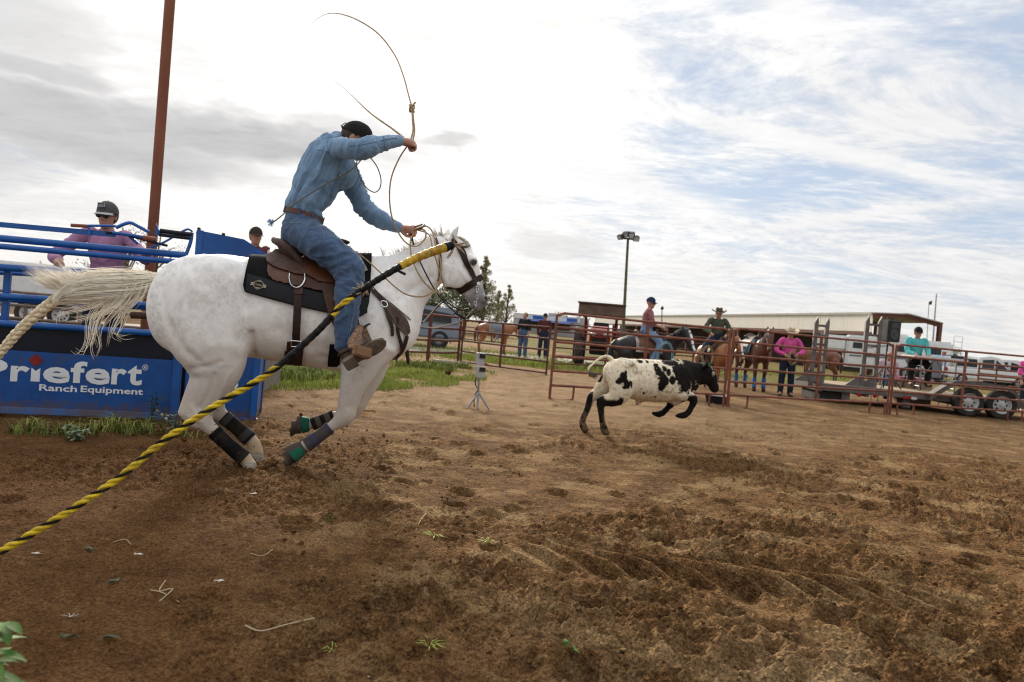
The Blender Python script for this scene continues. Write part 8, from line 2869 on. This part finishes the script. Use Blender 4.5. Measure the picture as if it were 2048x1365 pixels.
def build_lights_poles():
    b = place(1246, 690, 34)
    t = at(1256, 478, 34)
    r = empty('floodlight_pole', 'tall olive pole carrying four floodlights against the sky', 'light pole', b)
    pm = M('olive_pole', (0.10, 0.090, 0.045), rough=0.7)
    top = t - b
    B().tube([Vector((0, 0, 0)), top], [0.09, 0.06], 10).build('pole', pm, r, True)
    lm = M('lamp_black', (0.025, 0.025, 0.027), rough=0.5)
    B().bar(top + Vector((-0.45, 0, 0.0)), top + Vector((0.45, 0, 0.0)), 0.06, 0.08).build('cross_arm', lm, r)
    for k, (x, z) in enumerate(((-0.36, -0.04), (-0.12, 0.10), (0.14, 0.10), (0.36, -0.06))):
        m = Matrix.Translation(top + Vector((x, -0.15, z + 0.10))) @ Matrix.Rotation(R(-55 + 20 * k), 4, 'Z') @ Matrix.Rotation(R(28), 4, 'X')
        l = B().box((-0.16, -0.16, -0.13), (0.16, 0.10, 0.13), m).build('floodlight', lm, r, bevel=0.03)
        B().box((-0.13, -0.175, -0.10), (0.13, -0.165, 0.10), m).build('lens', M('flood_lens', (0.45, 0.46, 0.47), rough=0.15), l)
    b = place(1866, 700, 48); t = at(1873, 588, 48)
    o = B().tube([Vector((0, 0, 0)), t - b], [0.07, 0.04], 8).build('mast', M('grey_mast', (0.33, 0.33, 0.33), rough=0.6), None, True, loc=b); tag(o, 'thin pale mast rising behind the barn end', 'mast')
    b = place(1855, 700, 60); t = at(1858, 604, 60)
    r = empty('flag_pole', 'slender pole with a small dark flag beyond the barn', 'flag pole', b)
    B().tube([Vector((0, 0, 0)), t - b], 0.03, 7).build('pole', MATS['grey_mast'], r, True)
    B().prism([t - b, t - b + Vector((0.28, 0, 0.12)), t - b + Vector((0.26, 0, -0.22)), t - b + Vector((0, 0, -0.28))], (0, 1, 0), 0.02).build('flag', lm, r)
    b = place(1323, 700, 60); t = at(1324, 620, 60)
    r = empty('yard_lamp', 'small dark yard lamp on a pole between the two mounted men', 'lamp', b)
    B().tube([Vector((0, 0, 0)), t - b], 0.04, 7).build('pole', lm, r, True)
    B().lathe([(0.10, 0), (0.16, 0.15), (0.08, 0.30)], 10, Matrix.Translation(t - b)).build('lamp_head', lm, r, True)


def build_trees():
    leafm = {k: M('leaf_' + k, c, rough=0.7, c2=c2, scale=3, spec=0.2, var=0.2) for k, c, c2 in (('dark', (0.12, 0.125, 0.05), (0.065, 0.07, 0.028)), ('olive', (0.26, 0.225, 0.10), (0.15, 0.135, 0.055)), ('dry', (0.16, 0.12, 0.065), (0.10, 0.075, 0.04)))}
    bark = M('bark', (0.085, 0.06, 0.042), rough=0.9)

    def tree(label, b, H, W, kind, seed, n=1400, clumps=16, leaf=0.30, conifer=False):
        rg = random.Random(seed)
        r = empty('tree', label, 'tree', b, 0, 'trees beyond the arena')
        t = B(); t.tube([Vector((0, 0, 0)), Vector((rg.gauss(0, 0.1), 0, H * 0.45)), Vector((rg.gauss(0, 0.15), 0, H * 0.92))], [H * 0.028, H * 0.018, H * 0.006], 8, True, 3)
        cs = []
        for k in range(clumps):
            if conifer:
                u = k / (clumps - 1)
                z = H * (0.22 + 0.75 * u); rad = W * 0.5 * (1 - u) ** 0.8 + 0.1
                a = rg.uniform(0, 6.28)
                c = Vector((math.cos(a) * rad * 0.75, math.sin(a) * rad * 0.75, z + rg.uniform(-0.2, 0.2))); cr = max(0.22, rad * rg.uniform(0.30, 0.60))
            else:
                a = rg.uniform(0, 6.28); z = H * rg.uniform(0.34, 0.90)
                rr = W * 0.5 * math.sqrt(max(0.1, 1 - ((z / H - 0.6) / 0.42) ** 2)) * rg.uniform(0.3, 0.95)
                c = Vector((math.cos(a) * rr, math.sin(a) * rr, z)); cr = W * rg.uniform(0.10, 0.20)
            cs.append((c, cr))
            t.tube([Vector((0, 0, max(H * 0.2, c.z - cr - 0.4 * H * 0.3))), c * 0.6 + Vector((0, 0, c.z * 0.36)), c], [H * 0.010, H * 0.006, H * 0.002], 5, False, 2)
        t.build('trunk', bark, r, True)
        vs, fs = [], []
        for i in range(int(n * 1.7)):
            c, cr = cs[rg.randrange(len(cs))]
            d = Vector((rg.gauss(0, 1), rg.gauss(0, 1), rg.gauss(0, 0.75))).normalized() * cr * rg.random() ** 0.45
            p = c + d
            u = Vector((rg.gauss(0, 1), rg.gauss(0, 1), rg.gauss(0, 1))).normalized(); w = u.orthogonal().normalized()
            L = leaf * rg.uniform(0.5, 1.2)
            k = len(vs)
            vs += [p - u * L * 0.4, p + w * L * 0.16, p + u * L * 0.4, p - w * L * 0.16]
            fs.append((k, k + 1, k + 2, k + 3))
        B().add(vs, fs).build('crown', leafm[kind], r)
    tree('dark bushy tree behind the horse muzzle', place(930, 640, 62), 5.0, 6.5, 'dark', 1, 1500, 18, 0.42)
    tree('tall thin pine beside the horse nose', place(962, 640, 70), 8.0, 3.8, 'olive', 2, 1300, 40, 0.36, True)
    tree('thin pine with open crown at the middle of the skyline', place(1012, 640, 85), 6.0, 3.0, 'olive', 3, 700, 26, 0.40, True)
    tree('lower thin pine next to the open one', place(994, 640, 85), 5.4, 2.8, 'olive', 4, 600, 24, 0.40, True)
    tree('rounded tree between horse chest and muzzle', place(870, 640, 70), 4.0, 5.0, 'dark', 5, 1000, 14, 0.42)
    tree('bare tan shrubby tree behind the violet shirt', place(250, 560, 30), 4.3, 3.4, 'dry', 6, 420, 20, 0.14)
    tree('bare tan shrubby tree right of the grey cap', place(310, 560, 34), 4.4, 3.0, 'dry', 16, 300, 18, 0.14)
    tree('dark low bush on the far left skyline', place(20, 560, 60), 2.0, 9.0, 'dark', 7, 1300, 16, 0.4)
    tree('dark low bush on the skyline left of the chute post', place(150, 570, 65), 2.1, 10.0, 'dark', 8, 1300, 16, 0.4)
    tree('small dark tree beyond the barn end', place(1905, 700, 120), 3.4, 7.0, 'dark', 9, 800, 12, 0.5)
    tree('low dark hedge-like tree past the parked car', place(1130, 650, 110), 3.5, 9.0, 'dark', 10, 900, 14, 0.6)
    # long trees behind the camera side fields
    for k in range(6):
        tree('far rounded tree on the skyline beyond the barn, number %s from the barn end' % ('first second third fourth fifth sixth'.split()[k]), place(1420 + k * 95, 690, 190), 3.0 + (k % 3), 12, 'dark', 30 + k, 500, 10, 0.9)


build_fences()
build_barn()
build_flatbed()
build_vehicles()
build_lights_poles()
build_trees()
# ================================================================ timer, grass, weeds, litter
def build_timer():
    b = at_z(955, 817)
    r = empty('timer_post', 'grey electric-eye timer box on a tripod standing in the arena', 'timer', b)
    q = lambda a, c: at(a, c, b.y) - b
    al = M('tripod_alloy', (0.30, 0.30, 0.31), rough=0.45, metal=0.5)
    gb = M('timer_box', (0.40, 0.39, 0.38), rough=0.6, c2=(0.30, 0.29, 0.28), scale=6)
    bk = M('timer_black', (0.015, 0.014, 0.012), rough=0.4)
    hub = q(957, 785)
    for (a, c, dy) in ((934, 817, 0.0), (978, 819, 0.02), (955, 818, -0.1)):
        e = at_z(a, c) - b; e.z = 0.0
        B().tube([hub, e], 0.014, 8).build('leg', al, r, True)
    B().tube([hub + Vector((0, 0, -0.05)), q(958, 757)], 0.015, 8).build('pole', al, r, True)
    for y0, y1 in ((733, 756), (706, 731)):
        z0, z1 = q(960, y1).z, q(960, y0).z
        c = q(961, (y0 + y1) / 2)
        bx = B().box((c.x - 0.066, -0.05, z0), (c.x + 0.062, 0.05, z1)).build('box', gb, r, bevel=0.008)
        B().box((c.x - 0.015, -0.062, z1 - (z1 - z0) * 0.42), (c.x + 0.070, -0.051, z1 - 0.012)).build('lens', bk, bx, bevel=0.003)
    c = q(972, 729)
    B().box((c.x - 0.02, -0.04, c.z - 0.02), (c.x + 0.02, 0.04, c.z + 0.02)).build('knob', M('red_knob', (0.25, 0.04, 0.02), rough=0.5), r, bevel=0.005)
    cab = M('black_cable', (0.02, 0.02, 0.02), rough=0.6)
    B().tube([q(952, 755), q(951, 770), q(956, 780), q(950, 790), q(948, 808), q(949, 815)], 0.007, 6, True, 4).build('cable', cab, r, True)


def build_tub():
    b = at_z(1441, 810)
    b.y += 0.25
    r = empty('rubber_tub', 'low black rubber tub with a pale rim under the panel end', 'tub', b)
    B().lathe([(0.20, 0), (0.23, 0.12), (0.245, 0.14), (0.20, 0.15)], 26).build('tub', M('tub_black', (0.018, 0.018, 0.02), rough=0.6), r, True)
    B().lathe([(0.235, 0.152), (0.24, 0.165), (0.20, 0.185), (0.05, 0.19)], 26).build('lid', M('pale_lid', (0.42, 0.39, 0.36), rough=0.7), r, True)


def blades(name, label, spots, mat, n, h, w, seed, kind='stuff', lean=0.5, cat='grass'):
    """upright grass leaves; spots are (x, y, radius_x, radius_y, weight)"""
    rg = np.random.default_rng(seed)
    V, Fc = [], []
    ws = np.array([s[4] for s in spots], float); ws /= ws.sum()
    pick = rg.choice(len(spots), n, p=ws)
    S = np.array(spots)[pick]
    a = rg.random(n) * 6.283; rr = np.sqrt(rg.random(n))
    x = S[:, 0] + np.cos(a) * rr * S[:, 2]; y = S[:, 1] + np.sin(a) * rr * S[:, 3]
    keep = fbm(x * 1.1 + 5, y * 1.1, octv=3) + 0.25 * rg.random(n) > 0.50
    x, y = x[keep], y[keep]; n = len(x)
    z = height(x.copy(), y.copy())
    H = h * (0.35 + 0.9 * rg.random(n) ** 1.5); W = w * (0.6 + 0.8 * rg.random(n))
    th = rg.random(n) * 6.283; ln = lean * rg.random(n) * H
    dx, dy = np.cos(th), np.sin(th)
    ox, oy = -dy * W / 2, dx * W / 2
    P = np.stack([np.stack([x - ox, y - oy, z - 0.01], 1), np.stack([x + ox, y + oy, z - 0.01], 1),
                  np.stack([x + ox * 0.8 + dx * ln * 0.35, y + oy * 0.8 + dy * ln * 0.35, z + H * 0.6], 1), np.stack([x - ox * 0.8 + dx * ln * 0.35, y - oy * 0.8 + dy * ln * 0.35, z + H * 0.6], 1),
                  np.stack([x + ox * 0.15 + dx * ln, y + oy * 0.15 + dy * ln, z + H * (1 - 0.25 * lean)], 1), np.stack([x - ox * 0.15 + dx * ln, y - oy * 0.15 + dy * ln, z + H * (1 - 0.25 * lean)], 1)], 1)
    base = np.arange(n)[:, None] * 6
    Q = np.concatenate([base + np.array([[0, 1, 2, 3]]), base + np.array([[3, 2, 4, 5]])])
    me = np_mesh(name, P.reshape(-1, 3), Q, True)
    return tag(link(name, me, mat), label, cat, kind=kind)


def build_grass():
    g1 = M('grass_green', (0.20, 0.215, 0.042), rough=0.7, c2=(0.095, 0.125, 0.022), scale=1.6, spec=0.2, var=0.2)
    g2 = M('grass_olive', (0.33, 0.34, 0.075), rough=0.75, c2=(0.16, 0.21, 0.035), scale=1.2, spec=0.2)
    zs = []
    for (a, c, rx, ry, w) in ((560, 765, 1.0, 1.2, 2), (640, 760, 1.0, 1.3, 3), (720, 768, 0.9, 1.0, 3), (800, 760, 1.1, 1.2, 3), (880, 752, 1.0, 1.0, 2.2), (860, 738, 1.6, 1.6, 3), (760, 745, 1.5, 1.5, 3), (620, 742, 1.8, 1.6, 3), (545, 745, 1.3, 1.3, 2)):
        p = at_z(a, c); zs.append((p.x, p.y, rx, ry, w))
    blades('grass_patch', 'mown green and yellow grass between the chute and the pipe fence', zs, g2, 42000, 0.085, 0.011, 3)
    zs2 = []
    for (a, c, rx, ry, w) in ((575, 758, 0.8, 0.8, 2), (600, 752, 0.6, 0.8, 2), (690, 750, 0.7, 0.6, 1), (850, 738, 0.7, 0.7, 1.4), (900, 736, 0.6, 0.6, 1)):
        p = at_z(a, c); zs2.append((p.x, p.y, rx, ry, w))
    blades('tall_weeds', 'taller dark green weeds growing at the grass edge by the chute', zs2, g1, 9000, 0.20, 0.016, 4, lean=0.8, cat='weeds')
    zs3 = []
    for (a, c, rx, ry, w) in ((110, 868, 0.35, 0.12, 3), (190, 862, 0.25, 0.10, 2), (60, 872, 0.2, 0.08, 1), (290, 862, 0.30, 0.13, 3), (330, 870, 0.22, 0.12, 2.5), (240, 868, 0.2, 0.10, 1.5), (425, 862, 0.15, 0.2, 1), (390, 880, 0.12, 0.1, 0.6)):
        p = at_z(a, c); zs3.append((p.x, p.y, rx, ry, w))
    blades('chute_grass', 'ragged green grass growing along the foot of the chute', zs3, g1, 620, 0.15, 0.010, 6, lean=1.5)
    zs4 = []
    for (a, c, rx, ry, w) in ((1150, 738, 2.5, 2.0, 2), (1240, 738, 2.5, 2.0, 2), (1060, 728, 2.5, 2.0, 2), (1000, 722, 2.0, 2.0, 2), (1350, 742, 3, 2, 1.5), (1500, 744, 4, 2.5, 2), (1620, 752, 3.5, 2, 1.5), (930, 705, 4, 3, 2), (760, 700, 5, 3, 2), (1980, 770, 4, 3, 1.5)):
        p = at_z(a, c); zs4.append((p.x, p.y, rx, ry, w))
    blades('far_grass', 'strips of green grass beyond the arena panels', zs4, g2, 26000, 0.13, 0.022, 8)
    # dirt road beyond the pipe fence
    a0, a1 = at_z(500, 697), at_z(1000, 712)
    b = B(); pts = []
    L0, L1 = Vector((-22, 21.5, 0.0)), Vector((6, 26.5, 0.0))
    d = (L1 - L0).normalized(); n = Vector((-d.y, d.x, 0))
    rows = []
    for k in range(30):
        p = L0 + (L1 - L0) * k / 29
        rows.append([p + n * (w + 0.25 * math.sin(k * 1.3 + w)) + Vector((0, 0, 0.03)) for w in (-1.6, -0.6, 0.6, 1.6)])
    b.sheet(rows)
    tag(b.build('road', M('gravel_road', (0.30, 0.26, 0.215), rough=0.95, c2=(0.22, 0.185, 0.15), scale=2, bump=0.3, bscale=30), None, True), kind='structure')


def leaf_plant(name, label, base, stems, mat, L, W, seed, sm=None, h=0.3, cat='plant', spread=0.5):
    """stems with pointed leaves"""
    rg = random.Random(seed)
    r = empty(name, label, cat, base)
    sb = B(); lv = []
    for s_ in range(stems):
        a = rg.uniform(0, 6.28)
        tip = Vector((math.cos(a) * spread * h * rg.uniform(0.2, 1), math.sin(a) * spread * h * rg.uniform(0.2, 1), h * rg.uniform(0.6, 1.1)))
        P, _ = spline([Vector((0, 0, -0.02)), tip * 0.5 + Vector((0, 0, h * 0.08)), tip], [1, 1, 1], 5)
        sb.tube(P, [0.006 * h / 0.3 * (1 - 0.6 * i / len(P)) for i in range(len(P))], 6)
        for i, p in enumerate(P[2:]):
            for k in range(2):
                b_ = rg.uniform(0, 6.28)
                d = Vector((math.cos(b_), math.sin(b_), rg.uniform(-0.1, 0.7))).normalized()
                w = d.cross(Vector((0, 0, 1))).normalized()
                l = L * rg.uniform(0.6, 1.15)
                rows = []
                for j in range(6):
                    t = j / 5
                    c = p + d * l * t + Vector((0, 0, -0.35 * l * t * t))
                    ww = W * math.sin(math.pi * min(1, t * 0.92 + 0.06)) ** 0.8
                    rows.append([c - w * ww / 2 + Vector((0, 0, 0.12 * ww)), c, c + w * ww / 2 + Vector((0, 0, 0.12 * ww))])
                B().sheet(rows).build('leaf', mat, r, True)
    sb.build('stem', sm or mat, r, True)
    return r


def build_plants_litter():
    gw = M('weed_leaf', (0.060, 0.135, 0.020), rough=0.65, c2=(0.030, 0.072, 0.011), scale=12, spec=0.12)
    gd = M('dark_weed', (0.045, 0.075, 0.022), rough=0.6, c2=(0.025, 0.045, 0.014), scale=10)
    p = at_z(313, 846)
    leaf_plant('tall_weed', 'slim dark green weed standing against the lettered chute panel', (p.x, p.y - 0.10, 0), 2, gd, 0.075, 0.020, 1, h=0.34, spread=0.12)
    p = at_z(352, 872)
    leaf_plant('leafy_weed', 'spreading leafy weed at the foot of the chute post', (p.x, p.y, 0.01), 5, gd, 0.07, 0.020, 5, h=0.20, spread=1.0)
    p = at_z(150, 880)
    leaf_plant('leafy_weed', 'low grey-green weed on the soil before the lettered panel', (p.x, p.y, 0.01), 5, M('pale_weed', (0.16, 0.20, 0.11), rough=0.7), 0.06, 0.022, 6, h=0.09, spread=1.6)
    # blurred foreground weed, bottom left corner
    p = at(18, 1345, 1.62)
    leaf_plant('foreground_weed', 'green broad-leaved weed in the bottom left corner close to the camera', (p.x - 0.085, p.y, max(0.0, p.z - 0.12)), 4, gw, 0.085, 0.026, 11, h=0.26, spread=0.5)
    # sprouts
    for k, (a, c, lab, h) in enumerate(((1132, 1318, 'small green seedling with a bent leaf near the bottom middle', 0.05), (655, 1040, 'single upright grass shoot on bare soil left of middle', 0.07), (868, 1075, 'sparse yellow-green grass tuft beside a hoof print', 0.05), (975, 1092, 'thin flattened grass tuft beside the tyre print', 0.05), (858, 1300, 'dry grass tuft in the lower middle soil', 0.05), (665, 1290, 'tiny green sprig in the soil near the pale twig', 0.03))):
        p = at_z(a, c)
        gz = ground_z(p.x, p.y)
        rg = random.Random(k)
        b = B()
        for i in range(2 if k in (0, 1) else 14):
            th = rg.uniform(0, 6.28); d = Vector((math.cos(th), math.sin(th), 0)); w = Vector((-d.y, d.x, 0)) * (0.011 if k == 0 else 0.0028)
            L = h * rg.uniform(0.6, 1.2); up = 1.0 if k < 2 else rg.uniform(0.2, 0.7)
            q0 = d * rg.uniform(0, 0.015)
            b.sheet([[q0 - w * 0.5, q0 + w * 0.5], [q0 + d * L * 0.4 + Vector((0, 0, L * up * 0.8)) - w, q0 + d * L * 0.4 + Vector((0, 0, L * up * 0.8)) + w], [q0 + d * L * 1.2 + Vector((0, 0, L * up * 0.7)) - w * 0.1, q0 + d * L * 1.2 + Vector((0, 0, L * up * 0.7)) + w * 0.1]])
        o = b.build('grass_sprout', gw if k < 2 else MATS['grass_olive'], None, True, loc=(p.x, p.y, gz - 0.004)); tag(o, lab, 'grass sprout')
    # paper shreds
    wp = M('white_shred', (0.52, 0.48, 0.42), rough=0.9, c2=(0.34, 0.29, 0.24), scale=60)
    for k, (a, c, lab) in enumerate(((508, 998, 'white paper shred between rope and front hoof'), (278, 1108, 'white torn paper scrap below the yellow rope'), (437, 1170, 'crumpled white shred on soil left of middle'), (72, 1116, 'small white scrap near the left edge under the rope'), (740, 1350, 'curled white strip at the bottom edge'), (138, 1248, 'branching white root-like shred near the left corner'))):
        p = at_z(a, c); gz = ground_z(p.x, p.y); rg = random.Random(40 + k)
        b = B(); s = p.y * 0.0070
        if k in (4, 5):
            for i in range(1 if k == 4 else 4):
                th = 0.5 + i * 0.7 + (0 if k == 5 else 2)
                pts = [Vector((0, 0, 0.006)) + Vector((math.cos(th + 0.5 * j * (1 if k == 4 else 0.2)), math.sin(th + 0.5 * j * (1 if k == 4 else 0.2)), 0.1 * (j % 2))) * s * 0.45 * j for j in range(5)]
                b.tube(pts, s * (0.16 if k == 4 else 0.07), 6, True, 3, squash=0.5)
        else:
            rows = []
            for j in range(5):
                x = (j - 2) * s * 0.5
                rows.append([Vector((x, -s * rg.uniform(0.12, 0.3) + j * s * 0.1, 0.006 + rg.uniform(0, 0.008))), Vector((x, s * rg.uniform(0.12, 0.3) + j * s * 0.1, 0.008 + rg.uniform(0, 0.01)))])
            b.sheet(rows, 0.001)
        o = b.build('paper_shred', wp, None, True, loc=(p.x, p.y, gz + 0.003)); tag(o, lab, 'paper shred')
    # twigs and stalks
    tw = M('dry_stalk', (0.40, 0.31, 0.19), rough=0.8)
    for k, (line, lab, r) in enumerate(((((490, 1262), (520, 1276), (570, 1270), (628, 1250)), 'long pale dry stalk lying in the lower left soil', 0.003), (((330, 1172), (318, 1195), (345, 1190), (318, 1218)), 'tangled pale root fibres on the soil', 0.0022), (((225, 1090), (250, 1085), (262, 1092)), 'short dry stem near the yellow rope', 0.0022), (((500, 1115), (525, 1118), (545, 1108)), 'bent straw left of the hoof prints', 0.002), (((832, 1060), (842, 1045), (852, 1035)), 'thin straw standing out of the churned soil', 0.002))):
        P = [at_z(a, c) for a, c in line]
        b0 = P[0]
        b = B(); b.tube([Vector((p.x - b0.x, p.y - b0.y, ground_z(p.x, p.y) + r * 1.2 + 0.006)) for p in P], r, 5, True, 4)
        if k == 1:
            b.tube([Vector((at_z(a, c).x - b0.x, at_z(a, c).y - b0.y, ground_z(at_z(a, c).x, at_z(a, c).y) + 0.004)) for a, c in ((300, 1190), (325, 1198), (358, 1205))], r, 5, True, 4)
        o = b.build('dry_stalk', tw, None, True, loc=(b0.x, b0.y, 0)); tag(o, lab, 'stalk')
    # fallen leaves
    lf = M('wilted_leaf', (0.12, 0.13, 0.075), rough=0.8, c2=(0.07, 0.075, 0.04), scale=20)
    for k, (a, c, lab) in enumerate(((222, 1283, 'wilted grey-green leaf on a stem in the lower left'), (228, 1172, 'wilted weed scrap with a reddish stem'), (178, 1104, 'dark curled leaf below the rope'), (135, 1282, 'pale crumpled leaf beside the corner weed'))):
        p = at_z(a, c); gz = ground_z(p.x, p.y); s = p.y * 0.012
        b = B(); rows = []
        for j in range(6):
            t = j / 5; w = s * 0.35 * math.sin(math.pi * min(1, t * 0.9 + 0.08))
            rows.append([Vector(((t - 0.5) * s * 1.8, -w, 0.012 + 0.006 * math.sin(5 * t + k))), Vector(((t - 0.5) * s * 1.8, 0, 0.006)), Vector(((t - 0.5) * s * 1.8, w, 0.014 + 0.004 * math.cos(4 * t)))])
        b.sheet(rows, 0.0008)
        b.tube([Vector((-s * 0.9, 0, 0.006)), Vector((-s * 1.6, -s * 0.2, 0.006))], s * 0.03, 5)
        o = b.build('fallen_leaf', lf, None, True, loc=(p.x, p.y, gz + 0.002), rz=0.4 + k); tag(o, lab, 'leaf')
    # plank by the fence, clods thrown up by the hooves
    p = at_z(905, 731)
    o = B().box((-0.55, -0.06, 0), (0.45, 0.06, 0.09)).build('timber', M('pale_timber', (0.42, 0.38, 0.34), rough=0.8), None, bevel=0.012, loc=(p.x, p.y, 0.02), rz=R(-16)); tag(o, 'pale timber lying in the grass at the fence foot', 'timber')
    for k, (a, c, l, r, lab) in enumerate(((368, 880, -0.35, 0.018, 'topmost soil lump flung up behind the near hind boot'), (374, 903, -0.30, 0.027, 'largest soil lump flung up behind the near hind boot'), (362, 926, -0.36, 0.016, 'lowest soil lump flung up behind the near hind boot'),
                                           (548, 925, -0.22, 0.030, 'ragged soil lump kicked up between the hind hooves and the green bell boot'), (602, 830, 0.16, 0.012, 'soil speck hanging above the far front hoof'), (897, 745, -0.1, 0.022, 'dark soil lump in the air over the grass left of the timer'))):
        w = HF.world(hp(a, c, l))
        rg = random.Random(70 + k)
        bm = bmesh.new(); bmesh.ops.create_icosphere(bm, subdivisions=2, radius=r)
        for v in bm.verts:
            v.co *= 1 + rg.uniform(-0.35, 0.35)
        me = bpy.data.meshes.new('flying_clod'); bm.to_mesh(me); bm.free()
        o = link('flying_clod', me, MATS['arena_soil'], None, w)
        tag(o, lab, 'clod', 'soil lumps in the air')

    rg = np.random.default_rng(12)
    V, F = [], []
    t = np.array([(0, 0, 1), (0.94, 0, -0.33), (-0.47, 0.82, -0.33), (-0.47, -0.82, -0.33)])
    for (a, c, l, sx, sz, n) in ((378, 900, -0.30, 0.10, 0.14, 240), (545, 922, -0.2, 0.10, 0.07, 90), (600, 842, 0.15, 0.10, 0.06, 40), (480, 938, -0.2, 0.14, 0.04, 120), (1180, 858, 0.0, 0.10, 0.05, 60)):
        w = np.array(HF.world(hp(a, c, l)) if a < 1000 else CF.world(CF.px(a, c, l)))
        for i in range(n):
            p = w + rg.normal(0, 1, 3) * (sx, sx, sz)
            p[2] = max(p[2], 0.02)
            V.append(p + t * (0.0015 + 0.008 * rg.random() ** 3) * rg.uniform(0.6, 1.4, (4, 3)))
            k = 4 * (len(V) - 1)
            F += [(k, k + 1, k + 2), (k, k + 2, k + 3), (k, k + 3, k + 1), (k + 1, k + 3, k + 2)]
    me = np_mesh('flying_soil', np.concatenate(V), np.array(F), False)
    tag(link('flying_soil', me, MATS['arena_soil']), 'fine soil crumbs flung up around the hooves', 'soil', kind='stuff')


build_timer()
build_tub()
build_grass()
build_plants_litter()
